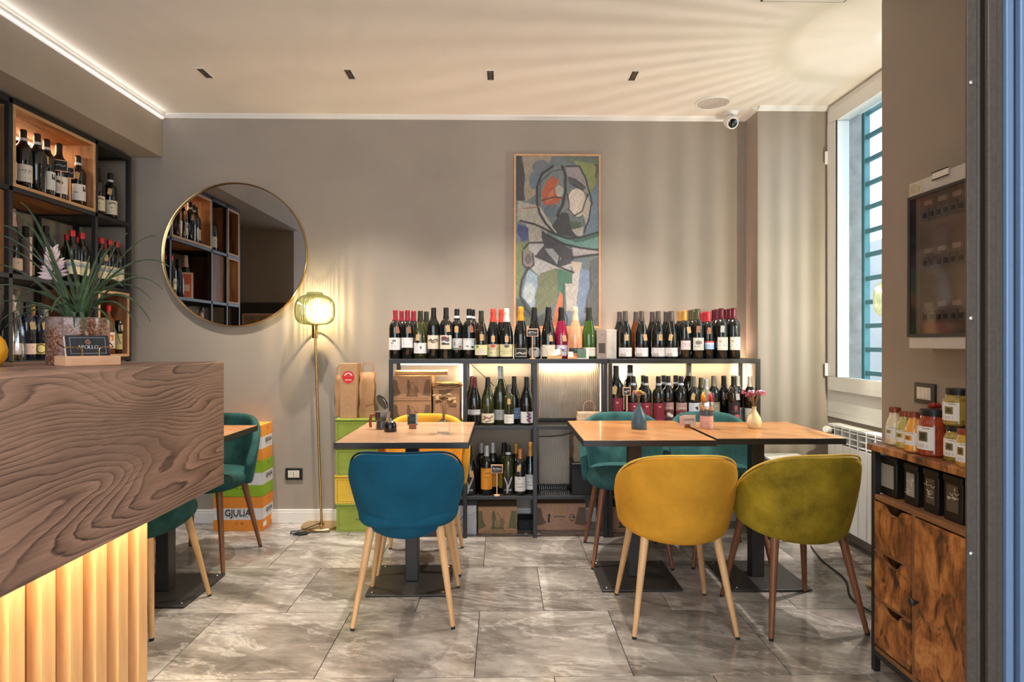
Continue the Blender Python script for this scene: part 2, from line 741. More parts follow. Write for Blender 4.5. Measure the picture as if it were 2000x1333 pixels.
skirting('baseboard_back', XL, YB - 0.016, XP, YB)
skirting('baseboard_pier', XP, YP - 0.016, XW, YP)
skirting('baseboard_left', XL, 2.5, XL + 0.016, YB - 0.016)
ADDED_GLOW = emit('added_cove_glow', (1.0, 0.97, 0.94, 1), 0.45)  # only a white moulding runs here; the glow is added to brighten the ceiling
cove = thing('added_ceiling_glow', 'added glowing strip along the white bulkhead moulding, brightening the ceiling', 'led strip', (XBEAM + 0.018, 2.72, ZC - 0.03))
MB().box(-0.018, -1.34, -0.006, 0.0, 1.34, 0.006).build('diffuser', ADDED_GLOW, cove)
lamp_light('added_ceiling_fill', 'AREA', (0.008, 0, 0.0), 0.7, (1.0, 0.94, 0.86), cove, shape='RECTANGLE', size=0.012, size_y=2.6, rot=(0, math.radians(-105), 0))
# cable clips along the white moulding of the bulkhead
for px, py in ((77, 73), (160, 125), (229, 166), (285, 204)):
    p = atx(px, py, XBEAM)
    c = MB().tube([(p.x, p.y - 0.008, p.z), (p.x + 0.006, p.y, p.z + 0.003), (p.x + 0.004, p.y + 0.006, p.z)], 0.0022, 6).build('cable_clip', BLACK)
    tag(c, 'tiny black cable clip on the bulkhead edge below the moulding', 'clip', 'cable clips along the bulkhead')

# ------------------------------------------------------------------ window with bars
win = bpy.data.objects.new('window_1', None)
COL.objects.link(win)
struct(win)
WY0, WY1 = 2.74, 3.888
WZ0, WZ1 = 0.75, ZC - 0.004
b = MB()
xa, xb = XW - 0.012, XW + 0.07
fw = 0.045
b.box(xa, WY0, WZ0, xb, WY1, WZ0 + 0.16).box(xa, WY0, WZ1 - 0.05, xb, WY1, WZ1)
b.box(xa, WY1 - fw, WZ0 + 0.16, xb, WY1, WZ1 - 0.05).box(xa, WY0, WZ0 + 0.16, xb, WY0 + fw, WZ1 - 0.05)
b.build('window_frame', PVC, win, bev=0.004)
b = MB()
sa, sb = XW - 0.03, XW + 0.05
y0s, y1s, z0s, z1s = WY0 + 0.035, WY1 - 0.035, WZ0 + 0.14, WZ1 - 0.04
gw = 0.105
b.box(sa, y0s, z0s, sb, y1s, z0s + 0.085).box(sa, y0s, z1s - 0.085, sb, y1s, z1s)
b.box(sa, y1s - gw, z0s + 0.085, sb, y1s, z1s - 0.085).box(sa, y0s, z0s + 0.085, sb, y0s + gw, z1s - 0.085)
sash = b.build('sash', PVC, win, bev=0.004)
g = NT('window_glass')
tr = g.n('ShaderNodeBsdfTransparent')
tr.inputs[0].default_value = (0.93, 0.98, 1.0, 1)
gl = g.n('ShaderNodeBsdfGlossy')
gl.inputs['Roughness'].default_value = 0.02
fr = g.n('ShaderNodeLayerWeight')
fr.inputs[0].default_value = 0.5
mx = g.n('ShaderNodeMixShader')
g.set(mx.inputs[0], g.ramp(fr.outputs['Facing'], [(0.0, (0.02, 0.02, 0.02, 1)), (0.75, (0.06, 0.06, 0.06, 1)), (1.0, (0.6, 0.6, 0.6, 1))]))
g.t.links.new(tr.outputs[0], mx.inputs[1])
g.t.links.new(gl.outputs[0], mx.inputs[2])
g.t.links.new(mx.outputs[0], g.out.inputs[0])
GLASS = g.m
MB().box(XW + 0.005, y0s + gw - 0.01, z0s + 0.075, XW + 0.017, y1s - gw + 0.01, z1s - 0.075).build('pane', GLASS, win)
b = MB()
for s_, z_ in ((y1s - gw, 0), (y0s + gw - 0.006, 0)):
    b.box(sa - 0.001, s_, z0s + 0.085, sa + 0.006, s_ + 0.006, z1s - 0.085)
b.build('gasket', RUBBER, sash)
for z in (2.36, 1.02):
    MB().tube([(XW - 0.035, WY1 - 0.03, z - 0.04), (XW - 0.035, WY1 - 0.03, z + 0.04)], 0.009, 10).build('hinge', PVC, win)
MB().box(XW - 0.012, WY0, WZ0 - 0.03, XW + 0.05, WY1, WZ0 + 0.002).build('window_sill', PVC, win, bev=0.004)

STONE = plaster('weathered_stone', C(150, 146, 144), 0.25, 9.0, 0.9)
struct(MB().box(XW + 0.075, 4.0, 0.0, 2.365, 4.6, 3.2).build('wall_stone_jamb', STONE))
struct(MB().box(5.2, 2.0, 0.0, 5.4, 12.0, 2.6).build('wall_across_street', plaster('pale_facade', C(150, 146, 142), 0.12, 2.0)))
struct(MB().box(2.365, 0.0, -0.1, 7.5, 12.0, 0.02).build('pavement', plaster('grey_pavement', C(150, 148, 146), 0.1, 5.0)))
TEAL = plain('teal_paint', C(70, 128, 136), 0.5, vary=0.12, nscale=20)
bars = thing('window_grille', 'teal iron security grille with flat horizontal bars outside the window', 'grille', (2.40, 3.3, 0.6))
MB().box(-0.02, 0.695, 0.1, 0.02, 0.775, 2.3).build('upright', TEAL, bars, bev=0.003)
MB().box(-0.02, -0.6, 0.1, 0.03, -0.55, 2.3).build('upright', TEAL, bars, bev=0.003)
zb = 0.22
for k in range(14):
    MB().box(-0.012, -0.6, zb + k * 0.155, 0.012, 0.70, zb + k * 0.155 + 0.028).build('bar', TEAL, bars, bev=0.002)

# ------------------------------------------------------------------ ceiling fittings
def downlight(x, y, label, energy, group, cone=84):
    t = thing('ceiling_downlight', label, 'downlight', (x, y, ZC), 0, group)
    bz = MB()
    bz.box(-0.024, -0.068, -0.003, 0.024, -0.061, 0).box(-0.024, 0.061, -0.003, 0.024, 0.068, 0)
    bz.box(-0.024, -0.061, -0.003, -0.018, 0.061, 0).box(0.018, -0.061, -0.003, 0.024, 0.061, 0)
    bz.build('trim_ring', WHITE, t)
    MB().box(-0.018, -0.061, -0.0015, 0.018, 0.061, 0).build('recess', RUBBER, t)
    for k in range(4):
        MB().lathe([(0.0125, -0.0015), (0.0125, -0.003), (0.009, -0.004), (0.0, -0.0032)], 14, (0, -0.045 + 0.03 * k, 0)).build('lens', plain('amber_lens', C(120, 104, 84), 0.25, 0.5), t)
    lamp_light('downlight_beam', 'SPOT', (0, 0, -0.02), energy, SOFT, t, spot_size=math.radians(cone), spot_blend=0.9, shadow_soft_size=0.022)
    return t


for i, (px, py) in enumerate(((400, 143), (683, 145), (958, 147), (1237, 148))):
    p = atz(px, py, ZC)
    downlight(p.x, p.y, ['slim recessed ceiling downlight above the round mirror', 'slim recessed ceiling downlight above the floor lamp and shelf end',
                         'slim recessed ceiling downlight nearest the top of the painting', 'slim recessed ceiling downlight nearest the round ceiling speaker'][i], 125, 'row of recessed ceiling downlights')
for x, y in ((-1.2, 0.7), (0.35, 0.7), (-1.2, -0.9), (0.6, -0.9)):  # added behind the camera to fill the room with light from the front
    downlight(x, y, 'added fill downlight in the ceiling of the front part of the room', 62, 'added fill downlights near the entrance', 130)

p = atz(1392, 200, ZC)
sp = thing('ceiling_speaker', 'round white ceiling speaker grille near the security camera', 'speaker', (p.x, p.y, ZC))
MB().lathe([(0.108, 0.0), (0.108, -0.006), (0.098, -0.010), (0.095, -0.006), (0.0, -0.006)], 40).build('bezel', WHITE, sp)
b = NT('speaker_mesh')
vo = b.n('ShaderNodeTexVoronoi')
b.set(vo.inputs['Vector'], b.coord())
vo.inputs['Scale'].default_value = 260
b.p(Base_Color=b.ramp(vo.outputs['Distance'], [(0.2, C(120, 112, 104)), (0.5, C(205, 198, 190))]), Roughness=0.6)
MB().lathe([(0.095, -0.0062), (0.05, -0.0085), (0.0, -0.009)], 40).build('grille', b.m, sp)

p = at(1425, 214, 3.98)
cm = thing('security_camera', 'small white dome-base security camera in the ceiling corner', 'camera', (p.x, p.y, ZC - 0.024))
MB().lathe([(0.05, 0.0), (0.05, -0.008), (0.042, -0.02), (0.036, -0.024), (0.0, -0.026)], 28, (0.01, 0.0, 0.024)).build('base', WHITE, cm)
hd = MB().lathe([(0.0, -0.05), (0.036, -0.05), (0.040, -0.03), (0.040, 0.02), (0.03, 0.04), (0.0, 0.042)], 26)
hd.rot(Matrix.Translation((-0.003, -0.02, -0.045)) @ Matrix.Rotation(math.radians(-62), 4, 'X'))
hd.build('housing', WHITE, cm)
ln = MB().lathe([(0.0, -0.058), (0.016, -0.056), (0.029, -0.051), (0.031, -0.047), (0.0, -0.046)], 24)
ln.rot(Matrix.Translation((-0.003, -0.02, -0.045)) @ Matrix.Rotation(math.radians(-62), 4, 'X'))
ln.build('lens', plain('camera_lens', C(14, 14, 15), 0.08, coat=1.0), cm)

p0, p1 = atz(1485, 2, ZC), atz(1650, 2, ZC)
hb = thing('ceiling_hatch', 'square white ceiling hatch edged by a dark gap', 'hatch', ((p0.x + p1.x) / 2, p0.y - 0.2, ZC))
hw = (p1.x - p0.x) / 2
MB().box(-hw, -0.2, -0.003, hw, 0.2, 0).build('gap', RUBBER, hb)
MB().box(-hw + 0.006, -0.194, -0.006, hw - 0.006, 0.194, -0.001).build('panel', WHITE, hb, bev=0.002)

# ------------------------------------------------------------------ dark steel door frame beside the camera
FY = 1.22
def fx(px):
    return at(px, 666, FY).x


b = NT('brown_black_aluminium')
k = b.noise(b.coord(), 120, 3)
b.p(Base_Color=b.ramp(k, [(0.3, C(72, 62, 55)), (0.7, C(84, 74, 66))]), Roughness=0.5, Metallic=0.15)
ALU = b.m
df = bpy.data.objects.new('door_1', None)
COL.objects.link(df)
struct(df)
def fd(px, dy):
    return at(px, 666, FY + dy).x


MB().box(fd(1885, 0.006), FY, 0, fx(1908), FY + 0.006, ZC).build('frame_flange', ALU, df, bev=0.001)
MB().box(fd(1908, 0.05), FY + 0.03, 0, fd(1950, 0.05), FY + 0.05, ZC).build('frame_channel', RUBBER, df)
MB().lathe([(0.0055, 0), (0.0055, ZC)], 14, (fx(1919), FY + 0.014, 0)).build('brush_seal', ALU, df)
MB().box(fx(1932), FY + 0.002, 0, fx(1950), FY + 0.012, ZC).build('frame_stile', ALU, df, bev=0.002)
MB().box(fx(1950.6), FY + 0.005, 0, fx(1963), FY + 0.05, ZC).build('frame_stile', ALU, df, bev=0.002)
BLUE = plain('daylight_tinted_aluminium', C(112, 138, 172), 0.35, 0.2, vary=0.03)  # blue of the daylight put into the metal's colour
MB().box(fx(1965), FY - 0.002, 0, fx(1979), FY + 0.05, ZC).build('leaf_edge', BLUE, df, bev=0.002)
MB().box(fx(1979), FY + 0.01, 0, fx(1991), FY + 0.05, ZC).build('leaf_groove', plain('navy_groove_gasket', C(40, 50, 66), 0.6), df)  # groove strip coloured dark navy
MB().box(fx(1991), FY - 0.004, 0, fx(2012), FY + 0.05, ZC).build('leaf_edge', BLUE, df, bev=0.003)
MB().box(fx(2012), FY, 0, 1.96, FY + 0.06, ZC).build('frame_cover', ALU, df)
for py in (161, 622, 1082):
    p = at(1897, py, FY)
    MB().lathe([(0.0048, 0), (0.0048, 0.001), (0.003, 0.0026), (0, 0.003)], 12).build('screw', CHROME, df, loc=(p.x, FY, p.z), rot=(PI / 2, 0, 0))

# ------------------------------------------------------------------ chairs
def chair_meshes(style):
    if style == 'round':
        P = dict(a=0.243, b=0.235, A=math.radians(104), zh=0.745, zl=0.50, zb0=0.372, zb1=0.435, pt=2.7, k0=0.80, ke=0.55, lean=0.035)
    elif style == 'broad':
        P = dict(a=0.243, b=0.225, A=math.radians(80), zh=0.742, zl=0.585, zb0=0.362, zb1=0.45, pt=4.6, k0=0.70, ke=0.75, lean=0.05)
    else:
        P = dict(a=0.245, b=0.235, A=math.radians(92), zh=0.775, zl=0.52, zb0=0.38, zb1=0.42, pt=3.6, k0=0.84, ke=0.6, lean=0.05)

    def pt(th, s, off=0.0):
        q = abs(th) / P['A']
        zt = P['zl'] + (P['zh'] - P['zl']) * (1 - q ** P['pt'])
        zb = P['zb0'] + (P['zb1'] - P['zb0']) * q * q
        z = zb + (zt - zb) * s
        h = max(0.0, (z - P['zb0']) / (P['zh'] - P['zb0']))
        k = P['k0'] + (1 - P['k0']) * min(1.0, h * 1.5) ** P['ke']
        return (P['a'] * k * math.sin(th) * (1 + off), -P['b'] * k * math.cos(th) * (1 + off) - P['lean'] * h + 0.0, z)
    nt, ns = 26, 9
    rowsv = []
    for j in range(ns + 1):
        rowsv.append([pt(-P['A'] + 2 * P['A'] * i / nt, j / ns) for i in range(nt + 1)])
    back = MB().grid(rowsv)
    me_b = back.mesh('backrest', 0)
    me_b.polygons.foreach_set('use_smooth', [True] * len(me_b.polygons))
    rim = [pt(-P['A'] * 0.99 + 1.98 * P['A'] * i / 44, 1.0, 0.045) for i in range(45)]
    rim = [(x, y, z + 0.004) for x, y, z in rim]
    me_p = MB().tube(rim, 0.0045, 6).mesh('piping')
    prof = [(0.0, 0.408), (0.80, 0.402), (0.95, 0.410), (1.0, 0.438), (0.985, 0.468), (0.90, 0.487), (0.6, 0.496), (0.0, 0.497)]
    s = MB()
    n = 36
    for (r, z) in prof:
        for i in range(n):
            t = 2 * PI * i / n
            c_, s_ = math.cos(t), math.sin(t)
            q = (abs(c_) ** 2.7 + abs(s_) ** 2.7) ** (-1 / 2.7)
            s.v.append((0.222 * r * q * c_, 0.005 + 0.225 * r * q * s_, z))
    for j in range(len(prof) - 1):
        for i in range(n):
            k = (i + 1) % n
            s.f.append((j * n + i, j * n + k, (j + 1) * n + k, (j + 1) * n + i))
    me_s = s.mesh('seat', 60)
    legs = []
    for sx in (-1, 1):
        for sy in (-1, 1):
            top = Vector((0.145 * sx, 0.135 * sy, 0.41))
            bot = Vector((0.207 * sx, 0.215 * sy, 0.010))
            legs.append((MB().tube([top, top.lerp(bot, 0.5), bot], 0.0185, 12, r1=0.0098).mesh('leg'),
                         MB().tube([bot, bot + (bot - top).normalized() * 0.0105], 0.0098, 10, r1=0.0085).mesh('foot')))
    return me_b, me_p, me_s, legs


CH = {}


def chair(name, label, x, y, rotz, fab, legmat, style, pipe=None):
    if style not in CH:
        CH[style] = chair_meshes(style)
    mb, mp, ms, ml = CH[style]
    t = thing(name, label, 'chair', (x, y, 0), rotz, 'upholstered dining chairs')
    bk = put('backrest', mb.copy(), fab, t)
    m = bk.modifiers.new('padding', 'SOLIDIFY')
    m.thickness = 0.042
    m.offset = 0.0
    m.use_rim = True
    m = bk.modifiers.new('soft', 'SUBSURF')
    m.levels = 2
    m.render_levels = 2
    if pipe:
        put('piping', mp.copy(), pipe, bk)
    put('seat', ms.copy(), fab, t, sub=1)
    for l, f in ml:
        lo = put('leg', l.copy(), legmat, t)
        put('foot', f.copy(), RUBBER, lo)
    return t


BLUEF = fabric('petrol_blue_linen', C(18, 80, 106), 700, 0.15, 0.09, 9)
YELF = fabric('mustard_linen', C(206, 146, 44), 700, 0.15, 0.07, 9)
OLIVEF = fabric('olive_yellow_velvet', C(154, 130, 34), 250, 0.5, 0.22, 7, 0.8)
TEALF = fabric('green_velvet', C(50, 90, 90), 250, 0.55, 0.2, 8, 0.8)
GREENF = fabric('bottle_green_velvet', C(34, 70, 66), 250, 0.5, 0.25, 8, 0.8)
PIPE_Y = fabric('pale_yellow_piping', C(222, 184, 84), 600, 0.2)
PIPE_B = fabric('dark_blue_piping', C(14, 52, 74), 600, 0.1)

chair('dining_chair', 'petrol blue linen dining chair with beech legs at the espresso pot table', -0.415, 2.775, 0.02, BLUEF, OAK_LEG, 'broad', PIPE_B)
chair('dining_chair', 'mustard yellow linen dining chair with beech legs behind the espresso pot table', -0.43, 3.345, PI + 0.03, YELF, OAK_LEG, 'tall')
chair('dining_chair', 'mustard yellow linen dining chair with beech legs in front of the blue vase table', 0.745, 2.675, -0.02, YELF, OAK_LEG, 'round', PIPE_Y)
chair('dining_chair', 'olive yellow velvet dining chair with walnut legs in front of the cream vase table', 1.262, 2.675, 0.10, OLIVEF, WALNUT_LEG, 'round', PIPE_Y)
chair('dining_chair', 'green velvet dining chair with walnut legs behind the blue vase table', 0.695, 3.425, PI - 0.04, TEALF, WALNUT_LEG, 'tall')
chair('dining_chair', 'green velvet dining chair with walnut legs behind the cream vase table', 1.215, 3.43, PI, TEALF, WALNUT_LEG, 'tall')
chair('dining_chair', 'green velvet dining chair with walnut legs beside the stacked drink cartons', -1.625, 3.40, PI - 0.05, GREENF, WALNUT_LEG, 'tall')
chair('dining_chair', 'green velvet dining chair with beech legs beside the slatted counter', -1.595, 2.71, -0.06, GREENF, OAK_LEG, 'round')


# ------------------------------------------------------------------ tables
def planks(name, cols, ang, w):
    b = NT(name)
    v = b.coord('Object', (1, 1, 1), (0, 0, ang))
    br = b.n('ShaderNodeTexBrick')
    b.set(br.inputs['Vector'], v)
    br.inputs['Color1'].default_value = cols[0]
    br.inputs['Color2'].default_value = cols[1]
    br.inputs['Mortar'].default_value = cols[2]
    br.inputs['Scale'].default_value = 1.0
    br.inputs['Mortar Size'].default_value = 0.0006
    br.inputs['Brick Width'].default_value = 0.45
    br.inputs['Row Height'].default_value = w
    st = b.n('ShaderNodeMapping')
    st.inputs['Scale'].default_value = (2.0, 26, 10)
    b.set(st.inputs['Vector'], v)
    k = b.noise(st.outputs[0], 2.2, 5, 0.6, 0.6)
    g = b.ramp(k, [(0.3, (0.62, 0.58, 0.55, 1)), (0.7, (1.12, 1.1, 1.06, 1))])
    b.p(Base_Color=b.mix(1.0, br.outputs[0], g, 'MULTIPLY'), Roughness=0.3, Coat_Weight=0.15)
    return b.m


TOP_L = planks('natural_oak_planks', (C(190, 154, 120), C(166, 130, 100), C(110, 82, 60)), 0.0, 0.085)
TOP_R = planks('honey_oak_planks', (C(200, 142, 86), C(176, 118, 66), C(120, 78, 42)), 0.72, 0.07)


def table(label, x, y, wx, wy, top, rotz=0.0, zt=0.75):
    t = thing('dining_table', label, 'table', (x, y, 0), rotz, 'small square pedestal tables')
    MB().box(-wx / 2 + 0.003, -wy / 2 + 0.003, zt - 0.026, wx / 2 - 0.003, wy / 2 - 0.003, zt).build('tabletop', top, t, bev=0.0015)
    b = MB()
    e = 0.004
    b.box(-wx / 2, -wy / 2, zt - 0.028, wx / 2, -wy / 2 + e, zt - 0.001).box(-wx / 2, wy / 2 - e, zt - 0.028, wx / 2, wy / 2, zt - 0.001)
    b.box(-wx / 2, -wy / 2 + e, zt - 0.028, -wx / 2 + e, wy / 2 - e, zt - 0.001).box(wx / 2 - e, -wy / 2 + e, zt - 0.028, wx / 2, wy / 2 - e, zt - 0.001)
    b.build('edge_band', BLACK, t, bev=0.001)
    MB().box(-0.032, -0.032, 0.012, 0.032, 0.032, zt - 0.034).build('post', DARK, t, bev=0.004)
    MB().box(-0.15, -0.15, zt - 0.034, 0.15, 0.15, zt - 0.027).build('mount_plate', BLACK, t)
    MB().box(-0.195, -0.195, 0.004, 0.195, 0.195, 0.012).build('base_plate', DARK, t, bev=0.003)
    for sx in (-1, 1):
        for sy in (-1, 1):
            MB().lathe([(0.008, 0.012), (0.008, 0.014), (0.005, 0.0165), (0, 0.017)], 12, (0.165 * sx, 0.165 * sy, 0)).build('bolt', CHROME, t)
            MB().lathe([(0.012, 0.0), (0.012, 0.004)], 10, (0.17 * sx, 0.17 * sy, 0)).build('foot', RUBBER, t)
    return t


table('small oak plank table carrying the stovetop espresso pot', -0.445, 3.075, 0.595, 0.69, TOP_L)
table('honey oak table carrying the grey blue vase', 0.672, 3.115, 0.605, 0.69, TOP_R)
table('honey oak table carrying the cream vase near the radiator', 1.292, 3.105, 0.605, 0.58, TOP_R)
table('honey oak table half hidden behind the bar counter', -1.612, 2.975, 0.60, 0.68, TOP_R, -0.03)

# ------------------------------------------------------------------ bar counter
b = NT('smoked_oak_veneer')
v = b.coord('Object', (1.0, 0.2, 1.0), (0.03, 0, 0))
n1 = b.noise(v, 3.2, 2, 0.45, 0.3)
n2 = b.noise(b.coord('Object', (1, 0.5, 2.0)), 9.0, 3, 0.5, 0.4)
sp = b.n('ShaderNodeSeparateXYZ')
b.set(sp.inputs[0], v)
h = b.math('ADD', b.math('MULTIPLY', b.math('ADD', sp.outputs[2], sp.outputs[0]), 0.35), b.math('MULTIPLY', n1, 0.34))
h = b.math('ADD', h, b.math('MULTIPLY', n2, 0.012))
saw = b.math('FRACT', b.math('MULTIPLY', h, 105.0))
lines = b.ramp(saw, [(0.0, (0.15, 0.15, 0.15, 1)), (0.10, (1, 1, 1, 1)), (0.30, (0.45, 0.45, 0.45, 1)), (1.0, (0, 0, 0, 1))])
zone = b.noise(b.coord('Object', (1, 0.5, 1.6)), 3.0, 4, 0.55)
fine = b.noise(b.coord('Object', (26, 1.2, 110)), 5.0, 5, 0.7)
amt = b.math('MULTIPLY', lines, b.ramp(zone, [(0.42, (0.28, 0.28, 0.28, 1)), (0.62, (0.85, 0.85, 0.85, 1))]))
k = b.math('ADD', b.math('MULTIPLY', amt, 0.55), b.math('MULTIPLY', fine, 0.8))
c0 = b.ramp(k, [(0.24, C(192, 154, 134)), (0.52, C(148, 116, 100)), (0.86, C(56, 43, 41))])
shade = b.noise(b.coord('Object', (1, 0.3, 1.8)), 3.0, 4, 0.5)
c0 = b.mix(b.ramp(shade, [(0.5, (0, 0, 0, 1)), (0.75, (0.55, 0.55, 0.55, 1))]), c0, C(74, 60, 57))
b.p(Base_Color=c0, Roughness=0.4)
b.bump(k, 0.04, 0.001)
SMOKED = b.m
SLAT = wood('oak_slat', C(206, 152, 98), C(238, 192, 138), (14, 14, 1.0), 3.5, 0.1, 0.5, 0.4)
SLAT_BACK = wood('oak_slat_backing', C(112, 70, 38), C(156, 102, 58), (14, 14, 1.0), 3.5, 0.1, 0.6, 0.4)

pe = at(438, 706, 2.36)
CX, CY, CZ = pe.x, pe.y, pe.z
CZB = at(440, 945, 2.36).z
ctr = thing('bar_counter', 'bar counter with smoked oak fascia over lit vertical oak slats', 'counter', (CX, CY, 0))
MB().box(-0.03, -2.0, CZB, 0.0, 0.0, CZ).build('fascia', SMOKED, ctr, bev=0.003)
MB().box(-0.72, -2.0, CZ - 0.04, -0.03, 0.0, CZ - 0.0005).build('worktop', SMOKED, ctr, bev=0.002)
MB().box(-0.72, -0.03, CZB, -0.03, 0.0, CZ - 0.04).build('end_panel', SMOKED, ctr)
SXF = atx(288, 1100, CX - 0.155)
ys_end = SXF.y - CY
MB().box(-0.25, -2.0, 0.0, -0.195, ys_end - 0.002, CZB + 0.1).build('backing_panel', SLAT_BACK, ctr)
MB().box(-0.68, -2.0, 0.0, -0.25, ys_end - 0.002, CZ - 0.04).build('carcass', DARK, ctr)
slat_me = MB().box(-0.195, -0.052, 0.0, -0.155, 0.0, CZB + 0.1).mesh('slat', 0)
for k in range(13):
    put('slat', slat_me, SLAT, ctr, bev=0.0015, loc=(0, ys_end - k * 0.108, 0))
MB().box(-0.155, -2.0, CZB + 0.10, -0.03, 0.0, CZB + 0.115).build('soffit', SMOKED, ctr)
MB().box(-0.13, -1.9, CZB + 0.088, -0.1, ys_end - 0.02, CZB + 0.10).build('led_strip', emit('warm_led', (1.0, 0.72, 0.35, 1), 6.0), ctr)
lamp_light('counter_led', 'AREA', (-0.105, -0.95, CZB + 0.082), 13, (1.0, 0.84, 0.58), ctr, shape='RECTANGLE', size=0.03, size_y=1.7, rot=(0, math.radians(14), 0))

# ------------------------------------------------------------------ low black shelving along the back wall
SY0, SY1 = 3.735, 4.035
SZ = at(1000, 703, SY0).z + 0.004      # upper face of the top board
ZM = at(1000, 833, SY0).z              # middle boards
ZL = at(1000, 970, SY0).z              # low boards


def sx(px):
    return at(px, 800, SY0 + 0.012).x


def rack(label, x0, x1, inner, boards_mid):
    t = thing('metal_shelf', label, 'shelf', ((x0 + x1) / 2, (SY0 + SY1) / 2, 0), 0, 'low black shelving')
    cx, cy = (x0 + x1) / 2, (SY0 + SY1) / 2
    w = 0.012
    d = SY1 - SY0
    MB().box(x0 - cx, -d / 2, SZ - 0.028, x1 - cx, d / 2, SZ).build('top_board', BLACK, t, bev=0.002)
    for x in [x0 + w] + inner + [x1 - w]:
        for yy_ in (-d / 2 + w, d / 2 - w):
            MB().box(x - cx - w, yy_ - w, 0.0, x - cx + w, yy_ + w, SZ - 0.028).build('post', BLACK, t, bev=0.0015)
    xs_ = [x0 + w] + inner + [x1 - w]
    for xa_, xb_ in zip(xs_[:-1], xs_[1:]):
        for z in (ZM, ZL):
            MB().box(xa_ - cx + w, -d / 2 + 0.001, z - 0.02, xb_ - cx - w, d / 2 - 0.001, z).build('shelf_board', BLACK, t, bev=0.0015)
    return t


x_a0, x_a1 = sx(760), sx(1186)
x_b0, x_b1 = sx(1188), sx(1484)
rk = rack('long black metal shelf of three bays beside the green wine cases', x_a0, x_a1, [sx(908.5), sx(1045)], True)
rk2 = rack('single wide bay black metal shelf against the window pier', x_b0, x_b1, [], True)
# diagonal brace of the second bay
MB().tube([(sx(912) - rk.location.x, 0.13, SZ - 0.03), (sx(1040) - rk.location.x, 0.13, ZM)], 0.003, 6).build('brace', BLACK, rk)
# light strips fixed to the shelves
LED = emit('warm_white_led', (1.0, 0.80, 0.52, 1), 9.0)


def led_bar(name, label, p0, p1, energy, aim, parent_label_group, col=(1.0, 0.76, 0.46), w=0.012):
    c = (Vector(p0) + Vector(p1)) / 2
    L = (Vector(p1) - Vector(p0)).length
    vertical = abs(p1[2] - p0[2]) > abs(p1[0] - p0[0])
    t = thing(name, label, 'led strip', c, 0, parent_label_group)
    if vertical:
        MB().box(-w / 2, -w / 2, -L / 2, w / 2, w / 2, L / 2).build('diffuser', LED, t)
    else:
        MB().box(-L / 2, -w / 2, -0.004, L / 2, w / 2, 0.004).build('diffuser', LED, t)
    q = Vector(aim).to_track_quat('-Z', 'Y')
    # the strip's long side lies along local X of the lamp for level strips, along Y for upright ones
    l = lamp_light('led_glow', 'AREA', Vector(aim) * 0.009, energy, col, t, shape='RECTANGLE', size=w, size_y=w)
    if vertical:
        l.data.size_y = L
        l.rotation_euler = Vector(aim).to_track_quat('-Z', 'Y').to_euler() if abs(aim[2]) < 0.5 else (0, 0, 0)
        z = Vector(aim)
        M = Matrix((Vector((0, 0, 1)).cross(-z), Vector((0, 0, 1)), -z)).transposed()
        l.rotation_euler = M.to_euler()
    else:
        l.data.size = L
        z = -Vector(aim).normalized()
        xax = Vector((1, 0, 0))
        yax = z.cross(xax)
        M = Matrix((xax, yax, z)).transposed()
        l.rotation_euler = M.to_euler()
    return t


led_bar('led_strip', 'glowing light strip under the shelf top above the cardboard boxes', (sx(780), 3.80, SZ - 0.034), (sx(896), 3.80, SZ - 0.034), 2.0, (0, 0.2, -1), 'shelf light strips')
led_bar('led_strip', 'hidden light strip on the shelf top behind the row of bottles', (sx(770), 4.02, SZ + 0.006), (sx(1180), 4.02, SZ + 0.006), 4.2, (0, 0.35, 0.94), 'shelf light strips', (1.0, 0.66, 0.50))
led_bar('led_strip', 'hidden light strip on the shelf top behind the dark labelled bottles', (sx(1195), 4.02, SZ + 0.006), (sx(1478), 4.02, SZ + 0.006), 3.0, (0, 0.35, 0.94), 'shelf light strips', (1.0, 0.66, 0.50))
led_bar('led_strip', 'upright light strip at the end of the wide bay by the pier', (at(1462, 800, 4.0).x, 4.005, ZM + 0.02), (at(1462, 800, 4.0).x, 4.005, SZ - 0.04), 2.2, (-0.75, 0.66, 0), 'shelf light strips')
led_bar('led_strip', 'upright light strip between the third bay and the wide bay', (at(1204, 800, 4.0).x, 4.005, ZM + 0.02), (at(1204, 800, 4.0).x, 4.005, SZ - 0.04), 2.2, (0.75, 0.66, 0), 'shelf light strips')
led_bar('led_strip', 'upright light strip beside the upright cardboard box', (at(901, 800, 4.0).x, 4.0, ZM + 0.02), (at(901, 800, 4.0).x, 4.0, SZ - 0.04), 1.2, (0.75, 0.66, 0), 'shelf light strips')
led_bar('led_strip', 'upright light strip at the inner end of the third bay', (at(1171, 800, 4.0).x, 4.0, ZM + 0.02), (at(1171, 800, 4.0).x, 4.0, SZ - 0.04), 1.2, (-0.75, 0.66, 0), 'shelf light strips')

led_bar('led_strip', 'hidden light strip under the shelf top above the magnum bottles', (sx(1212), 4.015, SZ - 0.0325), (sx(1466), 4.015, SZ - 0.0325), 1.5, (0, 0.3, -0.95), 'shelf light strips')
led_bar('led_strip', 'hidden light strip under the shelf top of the second bay', (sx(920), 4.015, SZ - 0.0325), (sx(1036), 4.015, SZ - 0.0325), 0.5, (0, 0.3, -0.95), 'shelf light strips')
led_bar('led_strip', 'hidden light strip under the shelf top of the third bay', (sx(1056), 3.93, SZ - 0.0325), (sx(1172), 3.93, SZ - 0.0325), 1.0, (0, 0.5, -0.86), 'shelf light strips')

# ------------------------------------------------------------------ bottles
GL = {}


